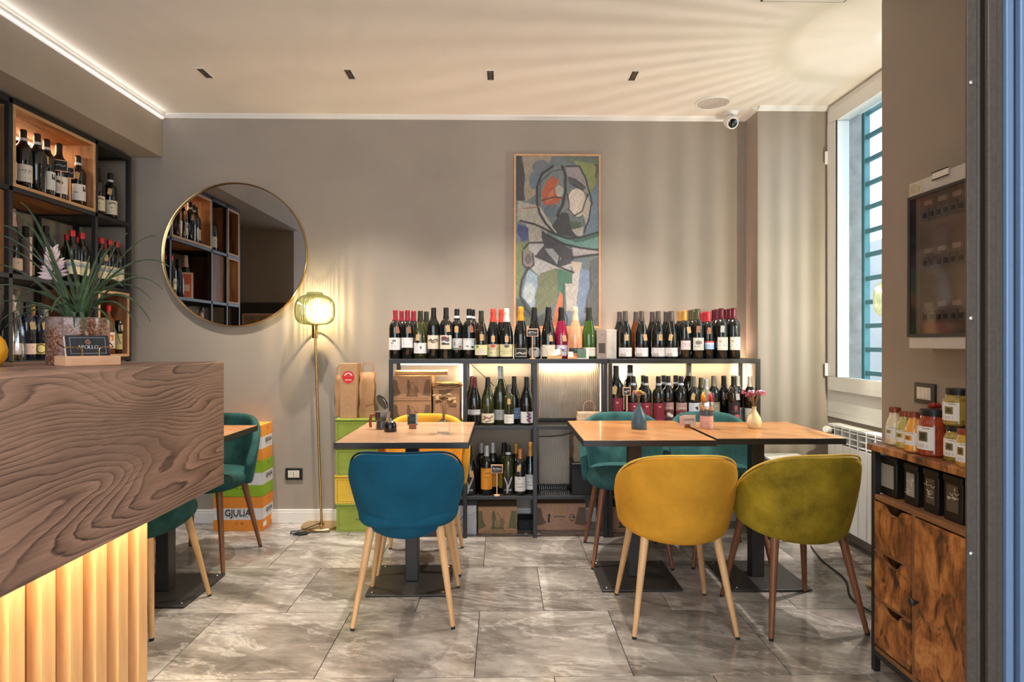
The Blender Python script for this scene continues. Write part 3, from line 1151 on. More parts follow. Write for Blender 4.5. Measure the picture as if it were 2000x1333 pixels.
def glass(key, col, rough=0.06, spec=0.6, trans=0.0):
    if key not in GL:
        b = NT('bottle_glass_' + key)
        k = b.noise(b.coord(), 30, 2)
        b.p(Base_Color=b.ramp(k, [(0.3, tuple(c * 0.85 for c in col[:3]) + (1,)), (0.7, col)]), Roughness=rough,
            Specular_IOR_Level=spec, Coat_Weight=0.6, Coat_Roughness=0.04, Transmission_Weight=trans)
        GL[key] = b.m
    return GL[key]


glass('black', C(20, 22, 20))
glass('brown', C(34, 24, 16))
glass('green', C(58, 92, 24), trans=0.25)
glass('olive', C(52, 54, 24))
glass('magenta', C(150, 24, 62), trans=0.2)
glass('rose', C(240, 172, 128), trans=0.2)
glass('clear', C(186, 188, 160), trans=0.6)
glass('amber', C(116, 60, 20), trans=0.2)
glass('blueblack', C(20, 30, 48))
CAPC = dict(red=C(150, 36, 52), black=C(30, 28, 28), dgreen=C(46, 48, 32), orange=C(236, 150, 36), vermil=C(206, 70, 54), white=C(226, 220, 208),
            greybrown=C(84, 74, 70), gold=C(196, 142, 66), olive=C(84, 80, 52), crimson=C(196, 52, 62), wine=C(98, 26, 40), wax=C(196, 42, 40),
            silver=C(188, 186, 184), cream=C(226, 202, 164), pinkfoil=C(214, 176, 164), grey=C(128, 120, 112), copper=C(200, 130, 80))
PROF = {
    'bordeaux': dict(h=0.300, r=0.0375, zs=0.19, body=[(0.0, 0.0), (0.0335, 0.0), (0.0375, 0.004), (0.0375, 0.188), (0.0362, 0.202), (0.031, 0.216), (0.0225, 0.227), (0.017, 0.238), (0.0148, 0.252), (0.0142, 0.298)], cap=0.236),
    'burgundy': dict(h=0.296, r=0.0405, zs=0.145, body=[(0.0, 0.0), (0.0365, 0.0), (0.0405, 0.005), (0.0405, 0.142), (0.039, 0.158), (0.0345, 0.180), (0.0265, 0.206), (0.0195, 0.228), (0.0155, 0.25), (0.0145, 0.294)], cap=0.232),
    'sparkling': dict(h=0.318, r=0.0435, zs=0.14, body=[(0.0, 0.0), (0.039, 0.0), (0.0435, 0.006), (0.0435, 0.138), (0.0415, 0.158), (0.036, 0.186), (0.0275, 0.218), (0.0205, 0.245), (0.017, 0.268), (0.0155, 0.31)], cap=0.236),
}
# label designs: lower and upper height, half angle, then the painter
LABELS = {}


def L_(key, z0, z1, half, base, *ops):
    LABELS[key] = (z0, z1, half, base, ops)


INK = (60, 54, 52)
L_('crest', 0.055, 0.130, 72, (232, 228, 226), ('ell', .5, .25, .13, .1, (120, 112, 116)), ('marks', .25, .42, .75, .5, INK, 1), ('marks', .2, .6, .8, .72, (150, 146, 148), 2), ('marks', .3, .8, .7, .86, (150, 146, 148), 1))
L_('slim', 0.066, 0.130, 72, (234, 230, 228), ('marks', .3, .6, .7, .66, (150, 140, 140), 1), ('rect', .1, .93, .9, 1, (60, 60, 62)))
L_('lowfig', 0.034, 0.098, 74, (236, 230, 228), ('ell', .58, .45, .05, .14, (70, 66, 70)), ('marks', .3, .74, .8, .8, (150, 142, 142), 1))
L_('sketch', 0.058, 0.138, 60, (232, 220, 196), ('stroke', [(.15, .4), (.35, .3), (.45, .45), (.6, .35), (.8, .3), (.85, .45)], .05, (74, 60, 50)), ('stroke', [(.3, .45), (.5, .55), (.7, .48)], .04, (90, 70, 56)), ('marks', .3, .76, .7, .84, (190, 160, 100), 1))
L_('boat', 0.058, 0.138, 60, (234, 220, 192), ('rect', .18, .16, .8, .7, (96, 96, 104)), ('ell', .4, .2, .25, .12, (120, 60, 66)), ('stroke', [(.2, .5), (.4, .44), (.6, .55), (.8, .5)], .05, (222, 220, 214)), ('rect', .2, .58, .8, .68, (40, 40, 42)), ('marks', .3, .82, .7, .9, (200, 160, 80), 1))
L_('seal', 0.054, 0.122, 70, (222, 220, 214), ('fill', [(.5, .5), (1, .2), (1, 1), (.6, 1)], (200, 204, 200)), ('fill', [(0, .9), (.5, .82), (1, .92), (1, 1), (0, 1)], (110, 128, 110)), ('ell', .76, .74, .1, .1, (168, 50, 52)), ('marks', .12, .1, .6, .16, INK, 1), ('rect', .36, .3, .44, .66, (150, 140, 130)))
L_('sealblue', 0.054, 0.122, 70, (226, 226, 222), ('ell', .75, .76, .11, .11, (60, 66, 100)), ('ell', .4, .68, .07, .06, (50, 50, 50)), ('marks', .12, .08, .7, .2, INK, 2), ('fill', [(.6, .2), (1, .1), (1, .7)], (196, 206, 214)))
L_('lime', 0.024, 0.086, 66, (216, 208, 152), ('fill', [(.2, .9), (.5, .3), (.9, .8)], (206, 194, 196)), ('ell', .25, .2, .1, .1, (90, 110, 60)))
L_('redseal', 0.014, 0.092, 72, (218, 206, 160), ('rect', 0, .3, 1, .33, (150, 140, 90)), ('ell', .5, .14, .15, .12, (206, 70, 56)), ('marks', .2, .4, .8, .5, (110, 100, 80), 1), ('marks', .2, .66, .8, .72, INK, 1), ('rect', 0, .8, 1, .82, (170, 160, 110)))
L_('blueseal', 0.014, 0.092, 72, (216, 204, 156), ('ell', .5, .16, .15, .13, (84, 86, 96)), ('marks', .2, .4, .8, .5, (110, 100, 80), 1), ('rect', 0, .56, 1, .58, (150, 140, 90)), ('marks', .2, .68, .8, .74, INK, 1))
L_('noir', 0.010, 0.068, 58, (40, 36, 34), ('frame', .06, (170, 164, 150)), ('stroke', [(.2, .6), (.4, .5), (.6, .62), (.85, .55)], .05, (206, 200, 190)))
L_('disc', 0.010, 0.072, 66, (26, 27, 26), ('ell', .5, .5, .46, .5, (168, 166, 162)), ('marks', .25, .62, .75, .7, (120, 116, 112), 1), ('ell', .5, .25, .1, .1, (70, 68, 66)))
L_('ivory', 0.014, 0.086, 66, (214, 204, 188), ('marks', .3, .4, .7, .5, (150, 140, 120), 1))
L_('lilac', 0.018, 0.084, 60, (198, 192, 206), ('stroke', [(.4, .35), (.7, .42), (.4, .52), (.7, .6)], .04, (66, 70, 110)))
L_('teal', 0.036, 0.066, 66, (46, 54, 50), ('marks', .3, .3, .7, .5, (160, 166, 150), 1))
L_('chablis', 0.016, 0.070, 74, (206, 200, 186), ('marks', .2, .2, .8, .4, (140, 134, 120), 1))
L_('hills', 0.014, 0.068, 80, (222, 218, 220), ('fill', [(.08, 1), (.2, .55), (.3, .72), (.42, .5), (.5, 1)], (180, 168, 160)), ('marks', .35, .12, .75, .2, (120, 110, 110), 1), ('marks', .35, .3, .8, .36, INK, 1))
L_('pinkish', 0.056, 0.112, 52, (208, 188, 192), ('marks', .2, .3, .8, .4, (120, 80, 90), 1), ('marks', .2, .5, .8, .56, (130, 110, 120), 1))
L_('farm', 0.052, 0.126, 58, (214, 212, 204), ('ell', .45, .4, .26, .16, (130, 118, 116)), ('marks', .15, .66, .85, .76, (70, 90, 70), 1))
L_('bluebot', 0.060, 0.112, 52, (150, 176, 206), ('rect', 0, 0, 1, .18, (196, 60, 66)), ('marks', .2, .4, .8, .48, (90, 100, 130), 1), ('rect', 0, .2, 1, .4, (206, 212, 222)))
L_('estate', 0.052, 0.128, 54, (216, 212, 202), ('marks', .15, .06, .85, .12, (190, 90, 90), 1), ('ell', .25, .32, .12, .1, (190, 160, 130)), ('marks', .2, .6, .8, .68, (84, 92, 100), 1))
L_('redsun', 0.02, 0.138, 66, (132, 36, 52), ('ell', .5, .2, .08, .045, (236, 150, 130)), ('rect', .1, .3, .9, .32, (226, 150, 140)), ('stroke', [(.25, .8), (.4, .92), (.55, .8), (.7, .93), (.85, .78)], .02, (190, 60, 110)), ('rect', 0, .93, 1, 1, (96, 26, 44)))
L_('scene', 0.02, 0.138, 64, (168, 128, 122), ('rect', .1, .28, .9, .30, (210, 180, 170)), ('fill', [(0, .45), (.4, .35), (.8, .4), (1, .5), (1, .85), (0, .85)], (106, 50, 52)), ('ell', .45, .62, .16, .1, (220, 206, 196)), ('ell', .65, .7, .13, .08, (226, 216, 206)), ('fill', [(0, .85), (.5, .8), (1, .88), (1, 1), (0, 1)], (70, 40, 60)), ('fill', [(0, .6), (.25, .7), (.2, .9), (0, .95)], (196, 140, 90)))
L_('grapes', 0.03, 0.138, 66, (206, 208, 222), ('ell', .6, .28, .12, .07, (30, 30, 34)), ('ell', .66, .36, .08, .05, (30, 30, 34)), ('marks', .5, .68, .7, .72, (100, 110, 150), 1), ('rect', .2, .9, .8, .91, (150, 156, 180)))
L_('antique', 0.036, 0.138, 58, (158, 148, 128), ('frame', .05, (100, 90, 74)), ('marks', .2, .3, .8, .5, (100, 90, 80), 2), ('rect', 0, .96, 1, 1, (60, 90, 90)))
L_('poppy', 0.03, 0.14, 58, (44, 26, 32), ('ell', .6, .78, .3, .13, (190, 80, 84)), ('ell', .5, .3, .14, .14, (150, 70, 84)), ('marks', .2, .5, .8, .58, (150, 140, 140), 2))
L_('plainlow', 0.012, 0.104, 70, (196, 190, 182), ('ell', .66, .3, .12, .14, (150, 146, 160)), ('marks', .25, .72, .7, .76, (120, 110, 108), 1))
L_('biblio', 0.062, 0.098, 70, (196, 192, 188), ('marks', .2, .2, .8, .36, INK, 1), ('rect', 0, .84, 1, 1, (70, 66, 66)))
L_('floral', 0.016, 0.074, 72, (222, 206, 176), ('stroke', [(.2, .7), (.45, .4), (.6, .55), (.8, .3)], .06, (150, 80, 70)), ('ell', .3, .35, .1, .1, (180, 130, 90)), ('stroke', [(.4, .9), (.7, .7)], .05, (90, 90, 70)))
L_('mono', 0.024, 0.076, 70, (198, 194, 186), ('marks', .4, .3, .55, .6, (120, 114, 108), 1))
L_('trattoria', 0.016, 0.082, 70, (226, 216, 204), ('marks', .2, .26, .8, .4, (150, 60, 50), 1), ('marks', .35, .62, .65, .7, (60, 90, 120), 1))
L_('skyblue', 0.03, 0.1, 60, (120, 150, 190), ('marks', .2, .3, .8, .5, (230, 230, 236), 1), ('rect', 0, .7, 1, .74, (220, 220, 226)))
L_('vine', 0.014, 0.084, 64, (226, 220, 214), ('stroke', [(.55, .1), (.7, .25), (.55, .4), (.75, .55), (.55, .7), (.7, .9)], .08, (122, 44, 96)))
L_('swirl', 0.01, 0.11, 60, (24, 26, 24), ('stroke', [(.2, .05), (.4, .4), (.45, .7)], .035, (214, 210, 200)), ('stroke', [(.8, 0), (.6, .4), (.45, .7), (.4, 1)], .035, (214, 210, 200)), ('marks', .2, .72, .8, .9, (200, 196, 190), 1))
L_('orange', 0.035, 0.165, 66, (226, 146, 40), ('marks', .1, .03, .9, .16, (150, 84, 20), 2), ('marks', .2, .4, .8, .46, (140, 70, 30), 1), ('marks', .1, .2, .9, .3, (120, 64, 20), 1), ('rect', .1, .9, .9, .92, (160, 90, 30)))
L_('yellowish', 0.02, 0.11, 60, (196, 176, 54), ('marks', .2, .4, .8, .5, (110, 90, 30), 1))
L_('whitedoc', 0.028, 0.122, 66, (206, 202, 196), ('marks', .2, .12, .8, .2, INK, 1), ('marks', .2, .66, .8, .76, INK, 2), ('rect', .1, .5, .9, .51, (140, 136, 130)))
L_('barolo', 0.036, 0.122, 66, (226, 220, 208), ('marks', .15, .3, .85, .4, INK, 1), ('marks', .25, .46, .75, .52, INK, 1), ('marks', .5, .76, .8, .82, (90, 84, 80), 1))
L_('tower', 0.036, 0.130, 66, (226, 224, 220), ('rect', .68, .12, .92, .42, (60, 60, 64)), ('ell', .8, .2, .06, .08, (220, 220, 220)), ('marks', .1, .5, .5, .56, (120, 116, 112), 1))
L_('chess', 0.036, 0.125, 66, (228, 226, 222), ('ell', .35, .3, .09, .08, (40, 40, 44)), ('ell', .5, .36, .1, .09, (40, 40, 44)), ('marks', .3, .62, .7, .66, (90, 80, 70), 1), ('marks', .2, .78, .7, .82, (150, 110, 90), 1))
L_('bird', 0.036, 0.125, 66, (224, 214, 196), ('stroke', [(.3, .26), (.5, .16), (.75, .22)], .04, (70, 50, 50)), ('marks', .2, .5, .8, .56, (150, 130, 110), 1), ('marks', .3, .72, .7, .76, (160, 140, 110), 1))
L_('harbour', 0.05, 0.13, 74, (222, 208, 172), ('fill', [(0, .2), (.5, .12), (1, .2), (1, .5), (0, .5)], (170, 176, 178)), ('stroke', [(0, .45), (.4, .3), (.7, .42), (1, .34)], .03, (110, 110, 116)), ('marks', .15, .68, .85, .76, (140, 120, 96), 2))
L_('ember', 0.036, 0.135, 64, (222, 206, 194), ('rect', .3, .16, .75, .5, (190, 84, 40)), ('ell', .52, .38, .14, .1, (236, 190, 140)), ('marks', .2, .7, .8, .78, (150, 130, 120), 1))
L_('parch', 0.03, 0.135, 64, (190, 176, 120), ('marks', .2, .2, .8, .3, (120, 104, 66), 1), ('marks', .2, .5, .8, .7, (140, 124, 80), 2))
L_('prosecco', 0.03, 0.085, 64, (226, 198, 182), ('marks', .2, .3, .8, .5, (150, 110, 96), 1))
L_('ochre', 0.03, 0.085, 50, (226, 206, 90), ('ell', .5, .5, .3, .4, (240, 226, 140)), ('ring', .5, .5, .3, .4, .12, (60, 50, 20)))

BM = {}
LAB_ME = {}


def body_mesh(kind):
    if kind not in BM:
        P = PROF[kind]
        body = MB().lathe(P['body'], 22).mesh('glass_body', 50)
        zc = P['cap']
        if kind == 'sparkling':
            rr = [(0.0232, zc - 0.002), (0.0235, zc + 0.001), (0.0195, zc + 0.022), (0.0172, zc + 0.045), (0.0178, zc + 0.05), (0.0188, zc + 0.058), (0.0182, zc + 0.066), (0.0168, zc + 0.07), (0.0172, zc + 0.08), (0.013, zc + 0.085), (0.0, zc + 0.086)]
            cap = MB().lathe(rr, 18).mesh('foil', 50)
        else:
            def rad(z):
                pr = P['body']
                for (ra, za), (rb, zb_) in zip(pr[:-1], pr[1:]):
                    if za <= z <= zb_ and zb_ > za:
                        return ra + (rb - ra) * (z - za) / (zb_ - za)
                return pr[-1][0]
            H = P['h']
            rr = [(rad(z) + 0.0007, z) for z in (zc, zc + 0.008, zc + 0.02, H - 0.03)]
            rr += [(0.0152, H - 0.026), (0.0156, H - 0.012), (0.0150, H - 0.002), (0.0135, H), (0.0, H)]
            cap = MB().lathe(rr, 18).mesh('capsule', 50)
        H_ = P['h']
        wax_ = MB().lathe([(0.0150, H_ - 0.034), (0.0162, H_ - 0.030), (0.0168, H_ - 0.010), (0.0160, H_ + 0.001), (0.0, H_ + 0.002)], 18).mesh('wax_top', 50)
        BM[kind] = (body, cap, wax_)
    return BM[kind]


def label_mesh(key, kind):
    k = (key, kind)
    if k in LAB_ME:
        return LAB_ME[k]
    z0, z1, half, base, ops = LABELS[key]
    R = PROF[kind]['r'] + 0.0007
    cv = Canvas(0, 0, 1, 1, 22, 28, base)
    for sd, op in enumerate(ops):
        a = op[1:]
        if op[0] == 'ell':
            cv.ell(*a)
        elif op[0] == 'ring':
            cv.ring(*a)
        elif op[0] == 'rect':
            cv.rect(*a)
        elif op[0] == 'fill':
            cv.fill(*a)
        elif op[0] == 'stroke':
            cv.stroke(*a)
        elif op[0] == 'frame':
            w, col = a
            for q in ((0.08, .08, .92, .08), (.08, .92, .92, .92), (.08, .08, .08, .92), (.92, .08, .92, .92)):
                cv.stroke([(q[0], q[1]), (q[2], q[3])], w * 0.5, col)
        elif op[0] == 'marks':
            cv.marks(a[0], a[1], a[2], a[3], a[4], 0.85, a[5], seed=sd * 7 + len(key))
    h = math.radians(half)

    def shape(u, v):
        t = -PI / 2 + (u * 2 - 1) * h
        return (R * math.cos(t), R * math.sin(t), z0 + (z1 - z0) * v)
    LAB_ME[k] = cv.mesh('front_label', shape)
    return LAB_ME[k]


def capmat(c):
    n = 'capsule_' + c
    if n not in MATS:
        plain(n, CAPC[c], 0.35, 0.25, vary=0.08, nscale=60)
    return MATS[n]


TAG_ME = {}


def bottle(x, y, z, kind, gl, cap, lab, label, group, scale=1.0, rot=0.0, band=None, tagc=None, tagx=0.0, name=None, wax=False):
    nm = name or ('sparkling_bottle' if kind == 'sparkling' else 'wine_bottle')
    t = thing(nm, label, 'bottle', (x, y, z), rot, group)
    t.scale = (scale, scale, scale)
    bm_, cm_, wm_ = body_mesh(kind)
    if cap == 'wax':
        cm_ = wm_
    o = put('glass_body', bm_, None, t)
    o.data = bm_
    if not bm_.materials:
        bm_.materials.append(None)
    o.material_slots[0].link = 'OBJECT'
    o.material_slots[0].material = GL[gl]
    o = put('foil' if kind == 'sparkling' else 'wax_top' if cap == 'wax' else 'capsule', cm_, None, t)
    if not cm_.materials:
        cm_.materials.append(None)
    o.material_slots[0].link = 'OBJECT'
    o.material_slots[0].material = capmat(cap)
    if lab:
        put('front_label', label_mesh(lab, kind), PAPER, t)
    if band:
        zb_ = PROF[kind]['cap'] + (0.008 if band == 'white' else 0.0)
        key = ('band', kind)
        if key not in TAG_ME:
            rb = {'bordeaux': 0.0168, 'burgundy': 0.019, 'sparkling': 0.0225}[kind]
            TAG_ME[key] = MB().lathe([(rb + 0.001, zb_), (rb - 0.0005, zb_ + 0.014)], 18).mesh('neck_band')
        o = put('neck_band', TAG_ME[key], plain('neck_band_paper', C(206, 214, 222), 0.6), t)
    if tagc:
        R = PROF[kind]['r']
        zt = PROF[kind]['zs'] + 0.005
        key = ('tag', kind, tagx)
        if key not in TAG_ME:
            b_ = MB().box(-0.0115, -0.0006, -0.038, 0.0115, 0.0006, 0.0)
            b_.rot(Matrix.Translation((tagx, -R - 0.003, zt)) @ Matrix.Rotation(-tagx * 14, 4, 'Y'))
            s_ = MB()
            zn = PROF[kind]['cap'] - 0.004
            rn = 0.022
            s_.tube([(tagx, -R - 0.002, zt - 0.003), (rn * 0.8 * (1 if tagx <= 0 else -1), -rn * 0.7, zn), (0, rn, zn + 0.004), (-rn * 0.8 * (1 if tagx <= 0 else -1), -rn * 0.7, zn), (tagx, -R - 0.002, zt - 0.003)], 0.0006, 5)
            TAG_ME[key] = (b_.mesh('price_tag'), s_.mesh('string'))
        pt_ = put('price_tag', TAG_ME[key][0].copy(), KRAFT_TAG if tagc == 'k' else plain('grey_tag_card', C(176, 172, 168), 0.7) if tagc == 'g' else plain('rust_tag_card', C(158, 104, 76), 0.7), t)
        put('string', TAG_ME[key][1], STRING, pt_)
    return t


def shelf_bottles(rowset, z, y_front, group):
    for r_ in rowset:
        px, dy, kind, gl, cap, lab, label = r_[:7]
        kw = r_[7] if len(r_) > 7 else {}
        y_ = y_front + dy
        bottle(at(px, 700, y_).x, y_, z, kind, gl, cap, lab, label, group, **kw)


K = dict(tagc='k')
TOPROW = [
    (775, 0, 'bordeaux', 'black', 'red', 'crest', 'red capped wine bottle with white crest label at the shelf end', dict(tagc='r', tagx=0.016)),
    (785.5, 0.085, 'bordeaux', 'black', 'red', 'crest', 'red capped wine bottle behind the white crest label bottle'),
    (799, 0, 'bordeaux', 'black', 'red', 'slim', 'red capped wine bottle with plain white label and brown tag', dict(tagc='r', tagx=0.012)),
    (808, 0.085, 'bordeaux', 'black', 'red', 'slim', 'red capped wine bottle behind the plain white label bottle'),
    (822.5, 0, 'burgundy', 'olive', 'dgreen', 'lowfig', 'olive glass wine bottle with low white label and small figure', dict(tagc='k', tagx=-0.008)),
    (831, 0.085, 'burgundy', 'olive', 'dgreen', 'lowfig', 'olive glass wine bottle standing behind the low white label'),
    (847.5, 0, 'bordeaux', 'black', 'black', 'sketch', 'tall black capped wine bottle with cream label and ink sketch', dict(scale=1.05)),
    (870.5, 0, 'bordeaux', 'black', 'black', 'boat', 'tall black capped wine bottle with dark boat picture label', dict(scale=1.05, tagc='k', tagx=0.012)),
    (893, 0, 'bordeaux', 'black', 'black', 'seal', 'black capped wine bottle with white neck band and red seal label', dict(scale=1.03, band='white', tagc='k')),
    (915.5, 0, 'bordeaux', 'black', 'black', 'sealblue', 'black capped wine bottle with white neck band and blue seal label', dict(scale=1.03, band='white', tagc='r', tagx=0.012)),
    (923, 0.085, 'bordeaux', 'black', 'black', None, 'unlabelled side of a black capped bottle behind the blue seal bottle', dict(scale=1.03, band='white')),
    (938.5, -0.01, 'burgundy', 'brown', 'dgreen', 'lime', 'dark wine bottle with pale lime label and large kraft tag', dict(tagc='k', tagx=0.004)),
    (961, 0, 'sparkling', 'black', 'vermil', 'redseal', 'sparkling wine bottle with red foil and cream red seal label', dict(scale=0.97, tagc='k')),
    (979.5, 0.09, 'sparkling', 'black', 'vermil', None, 'sparkling wine bottle with red foil half hidden behind its row', dict(scale=0.97)),
    (988, 0, 'sparkling', 'black', 'white', 'blueseal', 'sparkling wine bottle with white foil and cream blue seal label', dict(scale=0.97, tagc='k')),
    (1018, 0, 'sparkling', 'black', 'orange', 'noir', 'dark champagne bottle with bright orange foil'),
    (1044.5, 0.01, 'sparkling', 'black', 'black', 'disc', 'dark champagne bottle with round grey label'),
    (1071, 0.01, 'sparkling', 'black', 'black', 'ivory', 'dark sparkling bottle with black foil behind the wooden card box', dict(tagc='k', tagx=0.01)),
    (1096, 0.01, 'sparkling', 'magenta', 'black', 'lilac', 'magenta sparkling bottle with black foil and lilac label', dict(tagc='k', tagx=0.012)),
    (1122, 0.01, 'sparkling', 'rose', 'cream', 'teal', 'pale pink sparkling bottle with cream foil'),
    (1147.5, 0.01, 'sparkling', 'green', 'dgreen', 'chablis', 'green sparkling bottle with dark foil'),
]
for i, px in enumerate((1217, 1249, 1281, 1308)):
    nm = ['beside the white carton', 'with an amber bottle behind', 'third along the hill label row', 'beside the gold capped bottles'][i]
    TOPROW.append((px - 7, 0.09, 'burgundy', 'amber' if i == 1 else 'black', 'greybrown', None, 'rear bottle of the hill label row ' + nm))
    TOPROW.append((px + 4, 0, 'burgundy', 'black', 'greybrown', 'hills', 'dark wine bottle with wide white hill label ' + nm, dict(tagc='k', tagx=(0.0, 0.01, 0.004, -0.012)[i])))
for cap, pxs, lab, desc, sc in (('gold', (1328, 1337.5), 'pinkish', 'gold capped wine bottle with pale pink label', 1.0),
                                ('olive', (1350, 1356, 1364), 'farm', 'olive capped wine bottle with farm picture label', 1.03),
                                ('crimson', (1372, 1378, 1386), 'bluebot', 'bright red capped wine bottle with blue label', 0.98),
                                ('wine', (1393, 1399, 1406), 'estate', 'dark red capped bottle with estate label', 1.04),
                                ('wine', (1417, 1423, 1430), 'estate', 'dark red capped bottle with estate label', 1.05)):
    n = len(pxs)
    for i, px in enumerate(pxs):
        dy = 0.095 * (n - 1 - i) if n > 1 else 0
        kw = dict(scale=sc)
        if i == n - 1:
            kw.update(tagc={'gold': 'k', 'olive': 'r', 'crimson': 'r', 'wine': 'g'}[cap], tagx=0.012 if cap == 'gold' else -0.006)
            if px == 1430:
                kw.pop('tagc')
        row = ['foremost', 'middle', 'rearmost'][n - 1 - i]
        TOPROW.append((px, dy - 0.015, 'bordeaux', 'black', cap, lab, desc + ', %s of its file%s' % (row, '' if cap != 'wine' else (' beside the blue labels' if px < 1410 else ' by the pier')), kw))
shelf_bottles(TOPROW, SZ, 3.80, 'bottles on the low shelf top')

MID = [
    (927, 0.0, 'burgundy', 'black', 'wine', 'biblio', 'dark red capped bottle with narrow grey label in the second bay'),
    (921, 0.1, 'burgundy', 'black', 'black', None, 'black capped bottle at the rear left of the second bay'),
    (952.5, 0, 'burgundy', 'olive', 'black', 'floral', 'dark bottle with floral cream label in the second bay'),
    (977.5, 0.05, 'burgundy', 'olive', 'silver', 'mono', 'large magnum bottle with grey label in the second bay', dict(scale=1.22)),
    (994, -0.015, 'bordeaux', 'olive', 'grey', 'trattoria', 'short olive bottle with white label before the magnum', dict(scale=0.84, tagc='k')),
    (1003.5, 0.08, 'burgundy', 'black', 'black', 'skyblue', 'dark bottle with sky blue label behind the short bottle'),
    (1028.5, 0, 'burgundy', 'black', 'black', 'vine', 'dark bottle with purple vine label at the second bay end'),
]
shelf_bottles(MID, ZM, 3.80, 'bottles on the middle shelf board')
MID2 = [
    (1203, 0, 'bordeaux', 'black', 'black', 'redsun', 'tall dark bottle with red sun label and kraft tag', dict(scale=1.22, tagc='k', tagx=-0.012)),
    (1231, 0.1, 'bordeaux', 'black', 'black', None, 'tall banded bottle behind the red sun label bottles', dict(scale=1.22, band='white')),
    (1239, 0, 'bordeaux', 'black', 'black', 'redsun', 'red sun label bottle behind the grey blue vase', dict(band='white')),
    (1256, 0.1, 'bordeaux', 'black', 'black', None, 'banded bottle at the rear between red sun label bottles', dict(band='white')),
    (1262, 0, 'bordeaux', 'black', 'black', 'redsun', 'red sun label bottle between the vase and its neighbour', dict(band='white')),
    (1287, 0, 'bordeaux', 'black', 'black', 'redsun', 'red sun label bottle beside the painted scene labels', dict(band='white')),
    (1296, 0.1, 'bordeaux', 'black', 'black', None, 'rear banded bottle behind the first painted scene label', dict(band='white')),
    (1304.5, 0, 'bordeaux', 'black', 'black', 'scene', 'bottle with painted scene label next to the red sun labels', dict(band='white')),
    (1321, 0.1, 'bordeaux', 'black', 'black', None, 'rear banded bottle behind the second painted scene label', dict(band='white')),
    (1328.5, 0, 'bordeaux', 'black', 'black', 'scene', 'bottle with painted scene label next to the magnum', dict(band='white')),
    (1349, 0.09, 'bordeaux', 'brown', 'grey', None, 'very tall magnum bottle with grey cap behind the grape label', dict(scale=1.255)),
    (1354, -0.01, 'bordeaux', 'black', 'grey', 'grapes', 'bottle with white grape label and kraft tag', dict(tagc='k', tagx=-0.012)),
    (1372, 0.02, 'bordeaux', 'olive', 'olive', None, 'olive capped bottle behind the foil wrapped glass', dict(scale=0.96)),
    (1381, -0.01, 'bordeaux', 'clear', 'silver', None, 'clear bottle with silver cap behind the foil wrapped glass', dict(scale=0.94)),
    (1398, 0.0, 'bordeaux', 'black', 'grey', 'antique', 'bottle with antique grey label beside the foil wrapped glass'),
    (1418, 0.0, 'bordeaux', 'black', 'black', None, 'black bottle with dangling brown tag in the wide bay', dict(tagc='r', tagx=0.006)),
    (1428, -0.01, 'bordeaux', 'brown', 'black', 'poppy', 'dark bottle with poppy label and grey tag', dict(tagc='g', tagx=0.008)),
    (1434, 0.1, 'bordeaux', 'olive', 'cream', None, 'cream capped bottle at the back beside the poppy label'),
    (1444, 0.0, 'bordeaux', 'brown', 'white', 'plainlow', 'white capped bottle with low white label beside the cream vase'),
    (1457.5, 0.0, 'bordeaux', 'brown', 'white', 'plainlow', 'white capped bottle nearest the pier end post'),
]
shelf_bottles(MID2, ZM, 3.80, 'bottles on the wide bay board')
LOW = [
    (917, 0, 'burgundy', 'black', 'black', 'swirl', 'black bottle with white swirl print beside the blue chair', dict(tagc='k', tagx=0.012)),
    (941, 0.1, 'bordeaux', 'black', 'silver', None, 'silver capped bottle at the rear of the orange labels'),
    (950.5, 0, 'bordeaux', 'black', 'silver', 'orange', 'silver capped bottle with tall orange vine label'),
    (965.5, 0.07, 'bordeaux', 'black', 'silver', 'orange', 'silver capped orange label bottle behind the chalk sign', dict(scale=1.03)),
    (981, 0.09, 'bordeaux', 'olive', 'black', 'yellowish', 'black capped bottle with yellow label behind the chalk sign', dict(tagc='k')),
    (992.5, 0, 'bordeaux', 'olive', 'black', 'swirl', 'olive bottle with black cap and white print on the low board', dict(band='white')),
    (1008, 0.08, 'bordeaux', 'black', 'gold', 'yellowish', 'gold capped dark bottle at the rear of the low board'),
    (1018, -0.01, 'bordeaux', 'black', 'copper', 'whitedoc', 'copper capped bottle with white label and kraft tag', dict(scale=0.94, tagc='k', tagx=-0.008)),
    (1034, 0.02, 'sparkling', 'black', 'gold', 'whitedoc', 'gold foiled sparkling bottle with white label on the low board', dict(scale=0.98)),
]
shelf_bottles(LOW, ZL, 3.80, 'bottles on the low board')


# chalk signs
def chalk_sign(label, p, h, w, hh, seed):
    t = thing('chalk_sign', label, 'sign', p, 0, 'little chalkboard price signs')
    MB().box(-0.003, -0.003, 0.006, 0.003, 0.003, h - hh).build('peg', PINE, t)
    MB().lathe([(0.018, 0), (0.018, 0.006), (0.0, 0.008)], 16).build('foot', PINE, t)
    MB().box(-w / 2, -0.003, h - hh, w / 2, 0.003, h).build('frame', PINE, t, bev=0.001)
    cv = Canvas(0, 0, 1, 1, 30, 20, (34, 32, 32))
    r = np.random.RandomState(seed)
    pts = [(0.12 + 0.76 * i / 11, 0.5 + r.uniform(-0.16, 0.16)) for i in range(12)]
    cv.stroke(pts, 0.03, (226, 222, 216))
    cv.stroke([(0.15, 0.75), (0.8, 0.72)], 0.02, (190, 186, 180))
    me = cv.mesh('chalk_board', flat((-w / 2 + 0.005, -0.0036, h - hh + 0.005), (w - 0.01, 0, 0), (0, 0, hh - 0.01)))
    put('chalk_board', me, PAPER, t)
    return t


